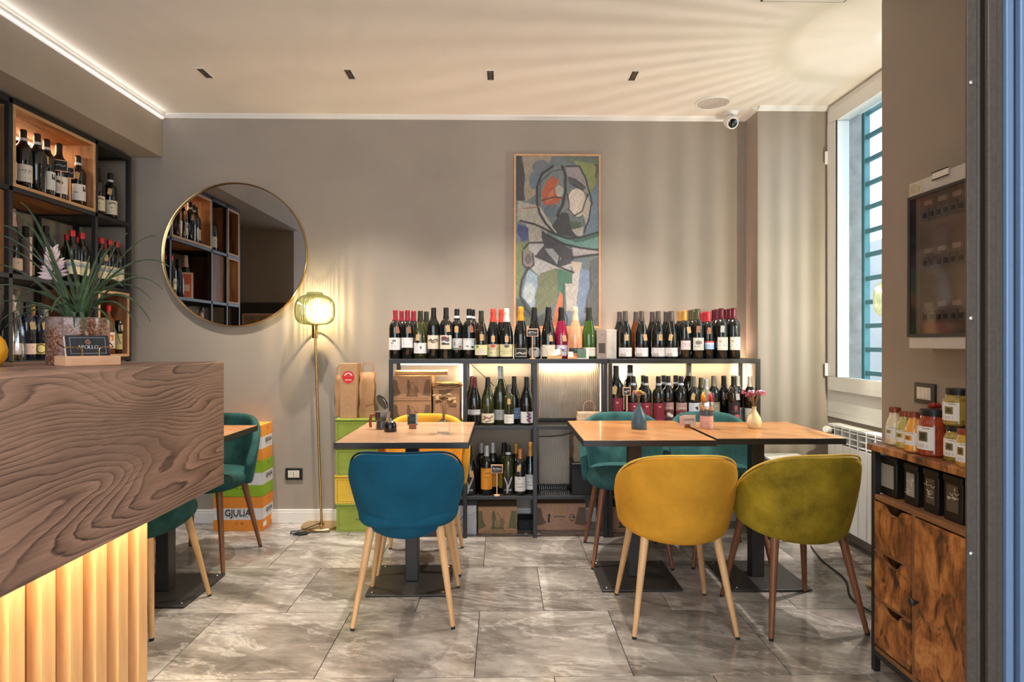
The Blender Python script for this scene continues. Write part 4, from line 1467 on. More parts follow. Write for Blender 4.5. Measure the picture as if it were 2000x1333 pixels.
p = at(1040, 700, 3.745)
chalk_sign('little chalkboard sign before the round grey label champagne', (p.x, 3.752, SZ), 0.185, 0.072, 0.048, 1)
p = at(970.5, 960, 3.745)
chalk_sign('little chalkboard sign before the orange label bottles', (p.x, 3.748, ZL), 0.19, 0.072, 0.052, 2)
p = at(1224, 800, 3.75)
chalk_sign('little chalkboard sign between the red sun label bottles', (p.x, 3.75, ZM), 0.235, 0.05, 0.05, 3)

# cartons and small things on the shelf top
p = at(1173, 700, 3.82)
t = thing('bottle_carton', 'slim taupe bottle carton with dark picture panel', 'carton', (p.x, 3.82, SZ))
MB().box(-0.03, -0.04, 0, 0.03, 0.04, 0.18).build('carton_body', plain('taupe_card', C(150, 132, 122), 0.6), t, bev=0.001)
cv = Canvas(0, 0, 1, 1, 18, 40, (152, 134, 124))
cv.rect(.2, .46, .85, .8, (70, 58, 52))
cv.mottle(0.25, 0.12, 4)
cv.marks(.3, .16, .7, .19, (90, 74, 66), 0.8, 1, 3)
put('printed_face', cv.mesh('printed_face', flat((-0.03, -0.0407, 0), (0.06, 0, 0), (0, 0, 0.18))), PAPER, t)
p = at(1191, 700, 3.84)
t = thing('bottle_carton', 'plain white bottle carton beside the taupe carton', 'carton', (p.x + 0.004, 3.85, SZ))
MB().box(-0.033, -0.04, 0, 0.033, 0.04, 0.18).build('carton_body', plain('white_card', C(214, 204, 192), 0.6), t, bev=0.001)
MB().box(-0.0335, -0.0405, 0.168, 0.0335, 0.0405, 0.181).build('lid', plain('white_card', C(214, 204, 192), 0.6), t, bev=0.001)
p = at(1083, 695, 3.752)
t = thing('card_box', 'small open wooden card box before the black foil bottle', 'box', (p.x, 3.765, SZ))
b = MB()
b.box(-0.045, -0.018, 0, 0.045, 0.018, 0.02).box(-0.045, 0.014, 0.02, 0.045, 0.018, 0.055).box(-0.045, -0.018, 0.02, -0.041, 0.018, 0.045).box(0.041, -0.018, 0.02, 0.045, 0.018, 0.045)
b.build('wooden_box', wood('card_box_pine', C(190, 140, 84), C(220, 176, 120), (2, 9, 9), 3, 0.1), t, bev=0.001)
cd = MB().box(-0.038, -0.0008, 0.0, 0.042, 0.0008, 0.036)
cd.rot(Matrix.Translation((0, -0.004, 0.018)) @ Matrix.Rotation(math.radians(-16), 4, 'Y') @ Matrix.Rotation(-0.3, 4, 'X'))
cd.build('card', plain('ivory_card', C(238, 230, 216), 0.6), t)
p = at(1118, 695, 3.76)
t = thing('business_card_holder', 'small pale card holder before the pink sparkling bottle', 'card holder', (p.x, 3.757, SZ))
MB().box(-0.03, -0.012, 0, 0.03, 0.012, 0.012).build('tray', plain('orange_acrylic', C(220, 150, 90), 0.3), t, bev=0.001)
MB().box(-0.024, 0.0, 0.012, 0.018, 0.003, 0.044).build('card', plain('ivory_card', C(238, 230, 216), 0.6), t)
p = at(1138, 695, 3.752)
t = thing('small_carton', 'small dull green carton before the green sparkling bottle', 'carton', (p.x, 3.755, SZ))
MB().box(-0.034, -0.014, 0.006, 0.02, 0.012, 0.058).build('carton_body', plain('dull_green_card', C(92, 116, 98), 0.6), t, bev=0.001)
MB().box(0.020, -0.0135, 0.006, 0.036, 0.012, 0.058).build('side_panel', plain('ivory_card', C(238, 230, 216), 0.6), t, bev=0.001)
MB().box(-0.034, -0.014, 0.0, 0.036, 0.012, 0.006).build('base', plain('clear_stand', C(200, 196, 186), 0.2), t)


# ------------------------------------------------------------------ cardboard boxes
def press_print(w, h, tone, base=(184, 138, 102), variant=0):
    asp = w / h
    cv = Canvas(0, 0, asp, 1, int(62 * asp) if asp < 2.2 else 130, 62, base)
    cv.mottle(0.05, 0.5, 3)
    cv.fill([(0, .12), (asp * .1, .15), (asp * .13, .5), (asp * .2, .72), (asp * .12, .8), (0, .84)], tone, .8)
    cv.fill([(asp, .12), (asp * .86, .12), (asp * .78, .78), (asp, .84)], tone, .8)
    c_ = asp * 0.48
    if variant == 0:
        cv.ell(c_ - .12, .2, .055, .07, tone, .9)
        cv.fill([(c_ - .2, .28), (c_ - .06, .26), (c_ - .02, .42), (c_ - .08, .6), (c_ - .05, .8), (c_ - .2, .8), (c_ - .16, .6)], tone, .85)
        cv.stroke([(c_ - .1, .34), (c_ + .04, .2), (c_ + .16, .42)], .012, tone, .8)
        cv.fill([(c_ + .12, .42), (c_ + .26, .4), (c_ + .3, .6), (c_ + .22, .8), (c_ + .1, .8)], tone, .65)
        cv.rect(c_ - .02, .46, c_ + .02, .78, tone, .7)
        cv.rect(c_ + .05, .5, c_ + .08, .78, tone, .6)
        cv.rect(c_ - .22, .76, c_ + .28, .84, tone, .8)
        cv.marks(asp * .05, .9, asp * .95, .96, tone, 0.7, 1, 5)
    else:
        cv.rect(c_ - .06, 0, c_ + .12, .42, (176, 150, 66), .6)
        cv.marks(asp * .34, .46, asp * .64, .55, INK, 0.9, 1, 11, 0.75)
        cv.marks(asp * .42, .6, asp * .58, .63, INK, 0.8, 1, 5)
        cv.ell(asp * .26, .42, .05, .05, INK)
        cv.fill([(asp * .26 - .04, .46), (asp * .26 + .04, .46), (asp * .26 + .02, .66), (asp * .26 + .06, .7), (asp * .26 - .06, .7)], INK)
        cv.ring(asp * .73, .52, .09, .13, .12, INK)
        cv.ell(asp * .75, .5, .04, .04, INK)
    return cv


def carton(label, x, y, z, w, d, h, tone=(104, 84, 62), base=(184, 138, 102), variant=0, rot=0.0, group='printed cardboard wine boxes', flaps=True):
    t = thing('cardboard_box', label, 'box', (x, y, z), rot, group)
    MB().box(-w / 2, -d / 2, 0, w / 2, d / 2, h - 0.004).build('box_body', KRAFT, t, bev=0.003)
    cv = press_print(w, h, tone, base, variant)
    put('printed_face', cv.mesh('printed_face', flat((-w / 2 + 0.002, -d / 2 - 0.0006, 0.002), (w - 0.004, 0, 0), (0, 0, h - 0.008))), CARD, t)
    if flaps:
        MB().box(-w / 2, -d / 2, h - 0.004, w / 2, -0.002, h).build('flap', KRAFT, t, bev=0.001)
        MB().box(-w / 2, 0.002, h - 0.004, w / 2, d / 2, h).build('flap', KRAFT, t, bev=0.001)
    return t


xb0, xb1 = at(768, 800, 3.77).x, at(842, 800, 3.77).x
bw = xb1 - xb0
bh = 0.152
carton('printed cardboard wine box on top of its twin in the lit bay', (xb0 + xb1) / 2, 3.885, ZM + bh + 0.001, bw, 0.23, bh)
carton('printed cardboard wine box under its twin in the lit bay', (xb0 + xb1) / 2, 3.885, ZM, bw, 0.23, bh)
xc0, xc1 = at(846, 800, 3.77).x, at(898, 800, 3.77).x
cw = xc1 - xc0
t = thing('cardboard_box', 'upright cardboard wine box beside the twin boxes in the lit bay', 'box', ((xc0 + xc1) / 2, 3.885, ZM), 0, 'printed cardboard wine boxes')
MB().box(-cw / 2, -0.115, 0, cw / 2, 0.115, 0.232).build('box_body', KRAFT, t, bev=0.003)
cv = Canvas(0, 0, 1, 1.35, 46, 62, (184, 138, 102))
cv.mottle(0.05, 0.5, 8)
cv.fill([(.2, .06), (.85, .02), (.6, .14), (.4, .3), (.22, .28)], (104, 84, 62), .85)
cv.fill([(0, .3), (.08, .32), (.05, .8), (0, .84)], (104, 84, 62), .7)
cv.fill([(.5, .52), (.7, .48), (.9, .6), (.86, .72), (.62, .7)], (104, 84, 62), .85)
put('printed_face', cv.mesh('printed_face', flat((-cw / 2 + 0.002, -0.1156, 0.002), (cw - 0.004, 0, 0), (0, 0, 0.226))), CARD, t)
# folded paper on top of the upright box, paper roll on the twin boxes
for i, (dz, an, wd) in enumerate(((0.233, 0.02, 0.17), (0.2405, -0.08, 0.155), (0.248, 0.06, 0.165), (0.2555, -0.03, 0.15))):
    o = MB()
    n = 9
    rws = []
    for jj in range(5):
        rws.append([(-wd / 2 + wd * ii / n, -0.1 + 0.05 * jj, 0.0022 * math.sin(ii * 1.3 + i * 2 + jj)) for ii in range(n + 1)])
    o.grid(rws)
    q = o.build('folded_paper', plain('brown_wrapping_paper', C(196, 152, 104), 0.75), None, loc=((xc0 + xc1) / 2 + 0.005, 3.87, ZM + dz + 0.0025), rot=(0, an * 0.2, an))
    m = q.modifiers.new('thick', 'SOLIDIFY')
    m.thickness = 0.003
    tag(q, ['lowest', 'second lowest', 'second highest', 'topmost'][i] + ' folded brown paper bag lying on the upright cardboard box', 'paper bag', 'folded paper bags on the upright box')
pr = MB().tube([(-0.17, 0, 0), (-0.05, 0.002, 0.001), (0.06, 0, 0.0), (0.155, 0.004, 0.002)], 0.0155, 12)
q = pr.build('paper_roll', plain('brown_wrapping_paper', C(196, 152, 104), 0.75), None, loc=((xb0 + xb1) / 2 + 0.06, 3.80, ZM + 2 * bh + 0.018))
tag(q, 'rolled brown wrapping paper on the top cardboard box', 'paper roll')

# boxes on the floor under the low boards
def floor_box(px0, px1, ptop, pbot):
    f0 = atz((px0 + px1) / 2, pbot, 0.0)
    xa_, xb_ = at(px0, pbot, f0.y).x, at(px1, pbot, f0.y).x
    return (xa_ + xb_) / 2, f0.y, xb_ - xa_, at((px0 + px1) / 2, ptop, f0.y).z


x_, y_, w_, h_ = floor_box(933.5, 1010, 990, 1043)
carton('cardboard wine box with green press print under the low board', x_, y_ + 0.1, 0, w_, 0.2, min(h_, ZL - 0.03), (84, 96, 62))
x_, y_, w_, h_ = floor_box(1047, 1144, 984, 1036)
carton('wide cardboard wine box with yellow tape on the floor', x_, y_ + 0.1, 0, w_, 0.2, min(h_, ZL - 0.025), (96, 76, 66), (186, 140, 112), 1)
x_, y_, w_, h_ = floor_box(1178, 1262, 990, 1040)
carton('cardboard wine box with dark press print behind the chair legs', x_, y_ + 0.1, 0, w_, 0.2, min(h_, ZL - 0.03), (70, 58, 50))
x_, y_, w_, h_ = floor_box(866, 930.5, 988, 1044)
t = thing('cardboard_box', 'white cardboard box with black arrow outline beside the blue chair', 'box', (x_, y_ + 0.1, 0), 0, 'printed cardboard wine boxes')
hh_ = min(h_, ZL - 0.03)
MB().box(-w_ / 2, -0.1, 0, w_ / 2, 0.1, hh_).build('box_body', plain('white_carton', C(196, 194, 194), 0.7), t, bev=0.003)
cv = Canvas(0, 0, 1.1, 1, 60, 56, (206, 204, 204))
cv.fill([(.62, 0.02), (1.1, 0.02), (1.1, .2), (.9, .34), (.62, .36)], (222, 220, 218))
cv.stroke([(.62, .36), (.9, .34), (1.1, .2)], .008, (150, 148, 148))
cv.stroke([(.56, .5), (.68, .36), (.78, .52), (.72, .52), (.72, .78), (.66, .78), (.66, .5)], .014, (40, 38, 38))
cv.marks(.3, .66, .62, .78, (40, 38, 38), .9, 1, 4)
put('printed_face', cv.mesh('printed_face', flat((-w_ / 2, -0.1007, 0.0), (w_, 0, 0), (0, 0, hh_))), CARD, t)
# dark tool case between the boxes
x_, y_, w_, h_ = floor_box(1011.5, 1044, 1016, 1036)
t = thing('tool_case', 'small dark case between the two floor cardboard boxes', 'case', (x_, y_ + 0.07, 0))
MB().box(-w_ / 2 + 0.002, -0.07, 0, w_ / 2 - 0.002, 0.07, h_).build('case_body', RUBBER, t, bev=0.006)
MB().tube([(-0.02, -0.074, h_ - 0.02), (-0.015, -0.085, h_ - 0.015), (0.015, -0.085, h_ - 0.015), (0.02, -0.074, h_ - 0.02)], 0.004, 8).build('handle', DARK, t)

# third bay: reeded panels, paper bag, black crate, cable
b = NT('smoky_reeded_panel')
w1 = b.n('ShaderNodeTexWave', wave_type='BANDS', bands_direction='X', wave_profile='SIN')
b.set(w1.inputs['Vector'], b.coord())
w1.inputs['Scale'].default_value = 26
w1.inputs['Distortion'].default_value = 5.0
w1.inputs['Detail'].default_value = 1.0
w1.inputs['Detail Scale'].default_value = 0.8
b.p(Base_Color=b.ramp(b.noise(b.coord(), 6, 3), [(0.3, C(178, 160, 140)), (0.7, C(200, 182, 160))]), Roughness=0.28, Coat_Weight=0.3)
b.bump(w1.outputs[0], 0.7, 0.006)
REED = b.m
for (pa, pb, z0_, z1_, lab_) in ((1053, 1172, ZM + 0.001, SZ - 0.03, 'upper smoky reeded plastic panel leaning in the third bay'),
                                 (1053, 1112, ZL + 0.001, ZM - 0.03, 'lower smoky reeded plastic panel standing on the low board')):
    xa_, xb_ = at(pa, 800, 3.96).x, at(pb, 800, 3.96).x
    t = thing('reeded_panel', lab_, 'panel', ((xa_ + xb_) / 2, 3.965, z0_), 0, 'reeded panels in the third bay')
    hw_ = (xb_ - xa_) / 2
    MB().box(-hw_, -0.004, 0.018, hw_, 0.004, z1_ - z0_).build('reeded_sheet', REED, t)
    MB().box(-hw_, -0.015, 0.0, hw_, 0.015, 0.02).build('foot_rail', BLACK, t, bev=0.002)
xa_ = at(1083, 960, 3.86).x
t = thing('wire_tray', 'low black wire tray on the low board beside the crate', 'tray', (xa_ - 0.005, 3.84, ZL))
b = MB()
for i in range(14):
    b.tube([(-0.085 + i * 0.013, -0.08, 0.02), (-0.085 + i * 0.013, -0.08, 0.003), (-0.085 + i * 0.013, 0.08, 0.003), (-0.085 + i * 0.013, 0.08, 0.02)], 0.0014, 5)
b.build('wires', CHROME, t)
MB().tube([(-0.09, -0.082, 0.02), (0.09, -0.082, 0.02), (0.09, 0.082, 0.02), (-0.09, 0.082, 0.02)], 0.003, 6, closed=True).build('rim', BLACK, t)


def paper_bag(label, x, y, z, w, d, h, mat, rot=0.0, handles=True, top=0.0):
    t = thing('paper_bag', label, 'paper bag', (x, y, z), rot, 'brown paper carrier bags')
    b = MB()
    n = 8
    ringn = []
    for j in range(7):
        f = j / 6
        sq = 1 - 0.35 * f ** 2
        wv = 0.004 * math.sin(j * 2.1)
        pts = [(-w / 2 - wv, -d / 2 * sq), (-w / 6, -d / 2 * sq + wv), (w / 6, -d / 2 * sq - wv), (w / 2 + wv, -d / 2 * sq), (w / 2 - 0.012 * f, 0), (w / 2 + wv, d / 2 * sq), (-w / 2 - wv, d / 2 * sq), (-w / 2 + 0.012 * f, 0)]
        for (px_, py_) in pts:
            b.v.append((px_, py_, h * f))
    for j in range(6):
        for i in range(n):
            k = (i + 1) % n
            b.f.append((j * n + i, j * n + k, (j + 1) * n + k, (j + 1) * n + i))
    b.f.append(tuple(range(n - 1, -1, -1)))
    o = b.build('bag_body', mat, t, smooth=20)
    m = o.modifiers.new('thick', 'SOLIDIFY')
    m.thickness = 0.0015
    MB().box(-w / 2 + 0.004, -d / 2 - 0.001, h * 0.30, w / 2 - 0.004, -d / 2 + 0.001, h * 0.31).build('fold', mat, o)
    if handles:
        for sy_ in (-1, 1):
            pts = [(-0.035, sy_ * d * 0.3, h - 0.02)] + [(0.035 * math.cos(PI - PI * q / 10), sy_ * d * 0.3, h + 0.025 + 0.04 * math.sin(PI * q / 10)) for q in range(11)] + [(0.035, sy_ * d * 0.3, h - 0.02)]
            MB().tube(pts, 0.0026, 6).build('handle', mat, t)
    return t


KBAG = plain('brown_bag_paper', C(170, 128, 86), 0.75, vary=0.12, nscale=14)
BAG2 = plain('pale_bag_paper', C(178, 148, 122), 0.75, vary=0.14, nscale=18)
p = at(1148, 830, 3.83)
CRZ = at(1130, 908, 3.76).z - ZL
t = thing('storage_crate', 'black storage crate on the low board holding up the pale bag', 'crate', (at(1152, 940, 3.83).x, 3.84, ZL))
b = MB()
b.box(-0.115, -0.085, 0, 0.115, 0.085, 0.008).box(-0.115, -0.085, 0.008, 0.115, -0.079, CRZ).box(-0.115, 0.079, 0.008, 0.115, 0.085, CRZ).box(-0.115, -0.079, 0.008, -0.109, 0.079, CRZ).box(0.109, -0.079, 0.008, 0.115, 0.079, CRZ)
b.build('crate_body', RUBBER, t, bev=0.003)
MB().box(-0.12, -0.09, CRZ, 0.12, 0.09, CRZ + 0.008).build('lid', DARK, t, bev=0.003)
paper_bag('pale paper carrier bag with looped handles on the middle board of the third bay', p.x, 3.80, ZM, 0.15, 0.09, at(1150, 803, 3.80).z - ZM, BAG2)
paper_bag('narrow pale paper bag standing on the black crate', at(1140, 870, 3.84).x, 3.84, ZL + CRZ + 0.009, 0.13, 0.08, ZM - 0.025 - (ZL + CRZ + 0.009), BAG2, 0, False)
pc = [at(1053, 853, 3.925), at(1075, 853, 3.925), at(1098, 851, 3.925), at(1120, 845, 3.92), at(1150, 838, 3.915)]
o = MB().tube(pc, 0.003, 6).build('cable', RUBBER, None)
tag(o, 'thin black cable drooping under the middle board of the third bay', 'cable')

# ------------------------------------------------------------------ stacked green and yellow wine cases, bags on top
GRN = wood('lime_green_stained_wood', C(132, 148, 48), C(158, 174, 70), (2, 6, 6), 2.5, 0.1, 0.55, 0.2)
YELW = wood('yellow_stained_wood', C(214, 172, 40), C(236, 196, 70), (2, 6, 6), 2.5, 0.1, 0.55, 0.2)
fz = atz(655, 1040, 0)
cx0 = at(655, 1040, fz.y).x
cwid = 0.335
ztop = at(655, 819, fz.y).z
ch = ztop / 4
INKM = plain('dark_printing_ink', C(70, 66, 40), 0.7)
for k in range(4):
    yel = k == 1
    lab_ = ['lime green wooden wine case at the bottom of the stack', 'yellow wooden wine case in the stack', 'lime green wooden wine case on the yellow one', 'lime green wooden wine case topmost of the stack'][k]
    dx = (0.006, -0.004, 0.002, 0.0)[k]
    t = thing('wine_case', lab_, 'wine case', (cx0 + cwid / 2 + dx, fz.y + 0.1, k * ch), 0, 'stacked wooden wine cases')
    MB().box(-cwid / 2, -0.1, 0, cwid / 2, 0.1, ch - 0.013).build('case_body', YELW if yel else GRN, t, bev=0.002)
    MB().box(-cwid / 2 - 0.002, -0.102, ch - 0.012, cwid / 2 + 0.002, 0.102, ch - 0.0005).build('lid', YELW if yel else GRN, t, bev=0.002)
    b = MB()
    for (xa_, za_, xb_, zb_) in ((-0.15, 0.012, 0.15, 0.0135), (-0.15, ch - 0.03, 0.15, ch - 0.0285)):
        for i in range(12):
            xs0 = xa_ + (xb_ - xa_) * i / 12
            b.box(xs0, -0.1006, za_, xs0 + 0.016, -0.0995, zb_)
    b.box(-0.152, -0.1006, 0.012, -0.1505, -0.0995, ch - 0.03)
    b.build('printed_border', INKM, t)
    b = MB()
    for i, w_ in enumerate((0.006, 0.01, 0.008, 0.012, 0.007)):
        b.box(-0.045 + i * 0.016, -0.1006, ch * 0.42, -0.045 + i * 0.016 + w_, -0.0995, ch * 0.42 + 0.009)
    b.build('printed_mark', INKM, t)
zt_ = 4 * ch
p0, p1 = at(664, 815, fz.y + 0.03), at(700, 815, fz.y + 0.03)
hb_ = at(680, 712, fz.y + 0.03).z - zt_
t = thing('bottle_box', 'tall kraft bottle box with round red sticker on the wine cases', 'box', ((p0.x + p1.x) / 2 - 0.003, fz.y + 0.075, zt_ + 0.0005), -0.06)
hw_ = (p1.x - p0.x) / 2 - 0.004
MB().box(-hw_, -0.045, 0, hw_, 0.045, hb_).build('box_body', KRAFT, t, bev=0.002)
cv = Canvas(-1, -1, 1, 1, 40, 40, (176, 136, 98))
cv.ell(0, 0, .96, .96, (196, 40, 44))
for i in range(7):
    a_ = math.radians(150 - i * 20)
    cv.ell(.62 * math.cos(a_), -.62 * math.sin(a_), .09, .1, (240, 220, 214))
cv.rect(-.5, .4, .5, .46, (240, 220, 214))
cv.marks(-.5, -.25, .5, -.02, (226, 150, 150), .5, 1, 4)
zs_ = at(682, 738, fz.y).z - zt_
me = cv.mesh('round_sticker', flat((-0.041, -0.0457, zs_ - 0.041), (0.082, 0, 0), (0, 0, 0.082)))
put('round_sticker', me, CARD, t)
MB().box(-hw_, -0.045, hb_, hw_, 0.045, hb_ + 0.004).build('lid_flap', KRAFT, t, bev=0.001)
p = at(717, 815, fz.y + 0.08)
paper_bag('crumpled kraft bag with rope handle beside the red sticker box', p.x, fz.y + 0.10, zt_ + 0.0005, 0.092, 0.09, at(717, 728, fz.y + 0.08).z - zt_, KBAG, 0.05)
p = at(668, 815, fz.y + 0.16)
paper_bag('kraft bag mostly hidden behind the red sticker box', p.x + 0.0, fz.y + 0.16, zt_ + 0.0005, 0.075, 0.05, at(668, 733, fz.y + 0.15).z - zt_, KBAG, 0.0)

# ------------------------------------------------------------------ drink cartons behind the green chair
ORG = plain('orange_print_card', C(226, 140, 44), 0.6)
fb = atz(512, 1038, 0)
OX, OY = fb.x, fb.y
cartw, cartd = 0.305, 0.22
hs = [at(510, 971, OY).z, at(510, 901, OY).z, at(510, 831, OY).z]
zb_ = 0.0
INKB = plain('black_printing_ink', C(44, 42, 42), 0.7)
for k, (z1_, cc, lab_) in enumerate(((hs[0], (224, 136, 44), 'orange and white drink carton standing on the floor'), (hs[1], (138, 176, 32), 'green and white drink carton between two orange ones'), (hs[2], (232, 150, 54), 'orange and white drink carton topmost of the stack'))):
    h_ = z1_ - zb_ - 0.0005
    t = thing('drink_carton', lab_, 'carton', (OX, OY, zb_), 0.0, 'stacked drink cartons')
    dx = (0, 0.0, -0.004)[k]
    MB().box(-cartw + dx, 0, 0, dx, cartd, h_).build('carton_body', plain('drink_card_%d' % k, C(*cc), 0.6, vary=0.03), t, bev=0.002)

    def face(fw):
        cv = Canvas(0, 0, fw, 1, int(fw * 40), 44, cc)
        cv.rect(0, .34, fw, .66, (214, 212, 214))
        cv.mottle(0.02, .6, 2)
        if fw < 1.2:
            cv.marks(fw * .4, .08, fw * .6, .2, (150, 84, 20) if k != 1 else (70, 110, 20), .7, 2, 3)
            cv.marks(fw * .3, .55, fw * .7, .6, (120, 118, 118), .8, 1, 3)
            if k == 0:
                cv.rect(.06, .76, fw * .32, .9, (230, 226, 222))
                cv.rect(fw * .7, .72, fw * .94, .86, (230, 226, 222))
        else:
            cv.marks(fw * .25, .58, fw * .75, .63, (90, 88, 90), .8, 1, 5)
            cv.marks(fw * .42, .76, fw * .62, .83, (110, 60, 20) if k != 1 else (60, 90, 20), .8, 2, 6)
        return cv
    put('front_face', face(1.55).mesh('front_face', flat((-cartw + dx, -0.0007, 0.001), (cartw, 0, 0), (0, 0, h_ - 0.002))), CARD, t)
    put('side_face', face(1.0).mesh('side_face', flat((dx + 0.0007, 0, 0.001), (0, cartd, 0), (0, 0, h_ - 0.002))), CARD, t)
    lettering('carton_name', 'GJULIA', 0.058, INKB, t, (-cartw / 2 + dx, -0.0016, h_ * 0.525), (PI / 2, 0, 0), 0.0003, sx=0.9, bold=0.0008)
    lettering('carton_name', 'GJULIA', 0.036, INKB, t, (dx + 0.0016, cartd / 2, h_ * 0.54), (PI / 2, 0, PI / 2), 0.0003, sx=0.95, bold=0.0005)
    zb_ = z1_

# ------------------------------------------------------------------ floor lamps with ribbed green glass shades
g = NT('ribbed_green_glass')
lw = g.n('ShaderNodeLayerWeight')
lw.inputs[0].default_value = 0.42
tr = g.n('ShaderNodeBsdfTransparent')
_sx = g.n('ShaderNodeSeparateXYZ')
g.set(_sx.inputs[0], g.coord('Object'))
_an = g.math('ARCTAN2', _sx.outputs[1], _sx.outputs[0])
_rb = g.math('MULTIPLY_ADD', g.math('COSINE', g.math('MULTIPLY', _an, 48.0)), 0.5, 0.5)
_rb = g.math('MULTIPLY', _rb, g.math('MULTIPLY_ADD', g.math('COSINE', g.math('MULTIPLY', _an, 11.0)), 0.15, 0.85))
g.set(tr.inputs[0], g.mix(1.0, g.ramp(_rb, [(0.0, (0.30, 0.32, 0.24, 1)), (0.5, (0.86, 0.88, 0.80, 1)), (1.0, (1, 1, 1, 1))]), g.ramp(lw.outputs['Facing'], [(0.0, (0.97, 0.97, 0.93, 1)), (0.2, (0.66, 0.70, 0.56, 1)), (0.9, (0.12, 0.18, 0.07, 1))]), 'MULTIPLY'))
gl_ = g.n('ShaderNodeBsdfGlossy')
gl_.inputs['Roughness'].default_value = 0.05
tl = g.n('ShaderNodeBsdfTranslucent')
tl.inputs[0].default_value = (0.75, 0.85, 0.5, 1)
m1 = g.n('ShaderNodeMixShader')
m1.inputs[0].default_value = 0.008
m2 = g.n('ShaderNodeMixShader')
m2.inputs[0].default_value = 0.07
g.t.links.new(tr.outputs[0], m1.inputs[1])
g.t.links.new(tl.outputs[0], m1.inputs[2])
g.t.links.new(m1.outputs[0], m2.inputs[1])
g.t.links.new(gl_.outputs[0], m2.inputs[2])
g.t.links.new(m2.outputs[0], g.out.inputs[0])
RIB = g.m
g = NT('lit_bulb_glass')
em = g.n('ShaderNodeEmission')
em.inputs[0].default_value = (1.0, 0.85, 0.55, 1)
em.inputs[1].default_value = 4.5
tr = g.n('ShaderNodeBsdfTransparent')
mx = g.n('ShaderNodeMixShader')
mx.inputs[0].default_value = 0.4
g.t.links.new(tr.outputs[0], mx.inputs[1])
g.t.links.new(em.outputs[0], mx.inputs[2])
g.t.links.new(mx.outputs[0], g.out.inputs[0])
BULB = g.m


def floor_lamp(label, base, tilt, H, energy, col=(1.0, 0.76, 0.42)):
    t = thing('floor_lamp', label, 'floor lamp', base, 0, 'brass floor lamps with ribbed glass shades')
    MB().lathe([(0.0, 0.0), (0.125, 0.0), (0.127, 0.004), (0.127, 0.012), (0.123, 0.016), (0.02, 0.018), (0.012, 0.03), (0.0, 0.03)], 48).build('base', BRASS, t)
    zt_ = H - 0.105
    top = Vector((tilt, 0, zt_))
    MB().tube([(0, 0, 0.02), top * 0.5, top], 0.008, 12).build('pole', BRASS, t)
    MB().lathe([(0.0, -0.08), (0.018, -0.08), (0.0195, -0.076), (0.0195, 0.0), (0.028, 0.004), (0.028, 0.010), (0.0, 0.010)], 24, top).build('socket', BRASS, t)
    prof = [(0.052, 0.008), (0.078, 0.010), (0.100, 0.020), (0.116, 0.040), (0.123, 0.070), (0.124, 0.110), (0.119, 0.145), (0.106, 0.172), (0.084, 0.190), (0.062, 0.198), (0.050, 0.203), (0.049, 0.212), (0.044, 0.216), (0.010, 0.219)]
    sh = MB().lathe(prof, 384, rib=48, amp=0.02)
    sh.f = [f for f in sh.f if len(f) == 4]
    o = sh.build('shade', RIB, t, smooth=60, loc=top)
    MB().tube([Vector((0.052 * math.cos(2 * PI * i / 40), 0.052 * math.sin(2 * PI * i / 40), 0.008)) for i in range(40)], 0.003, 6, closed=True).build('shade_ring', BRASS, o)
    MB().lathe([(0.0, 0.03), (0.016, 0.032), (0.02, 0.05), (0.032, 0.075), (0.034, 0.09), (0.028, 0.11), (0.014, 0.122), (0.0, 0.125)], 24, top).build('bulb', BULB, t)
    lamp_light('bulb_light', 'POINT', top + Vector((0, 0, 0.09)), energy, col, t, shadow_soft_size=0.004)
    return t


lb = atz(628, 1029, 0)
lt = at(615, 605, lb.y)
floor_lamp('brass floor lamp with ribbed green glass shade between mirror and wine cases', (lb.x, lb.y, 0), lt.x - lb.x, lt.z, 17)
p = atx(1712, 583, 1.84)
floor_lamp('brass floor lamp with ribbed green glass shade by the window', (1.90, 2.93, 0), 0.035, p.z + 0.0, 88, (1.0, 0.91, 0.85))
# cord of the first lamp
cp = [lb + Vector((0.0, -0.02, 0.03)), lb + Vector((-0.05, -0.09, 0.022)), lb + Vector((-0.11, -0.13, 0.012)), lb + Vector((-0.15, -0.12, 0.006)), lb + Vector((-0.14, -0.16, 0.006)),
      lb + Vector((-0.08, -0.15, 0.006)), lb + Vector((-0.03, -0.135, 0.006)), lb + Vector((-0.06, -0.17, 0.006)), lb + Vector((-0.12, -0.18, 0.006)), lb + Vector((-0.10, -0.14, 0.006)), lb + Vector((0.02, -0.14, 0.006)), lb + Vector((0.09, -0.13, 0.006))]


def smooth_path(pts, n=8):
    out = []
    m = len(pts)
    for i in range(m - 1):
        p0_, p1_, p2_, p3_ = pts[max(i - 1, 0)], pts[i], pts[i + 1], pts[min(i + 2, m - 1)]
        for k in range(n):
            q = k / n
            out.append(0.5 * ((2 * p1_) + (p2_ - p0_) * q + (2 * p0_ - 5 * p1_ + 4 * p2_ - p3_) * q * q + (3 * p1_ - p0_ - 3 * p2_ + p3_) * q ** 3))
    out.append(pts[-1])
    return out


t = thing('lamp_cord', 'tangled black lamp cord with foot switch on the marble floor', 'cord', (0, 0, 0))
MB().tube(smooth_path(cp), 0.003, 6).build('cable', RUBBER, t)
q = MB().lathe([(0.0, 0.002), (0.022, 0.002), (0.026, 0.008), (0.022, 0.016), (0.0, 0.019)], 20, (0, 0, 0), sx=1.5, sy=0.9)
q.build('foot_switch', RUBBER, t, loc=lb + Vector((-0.075, -0.168, 0.0)))

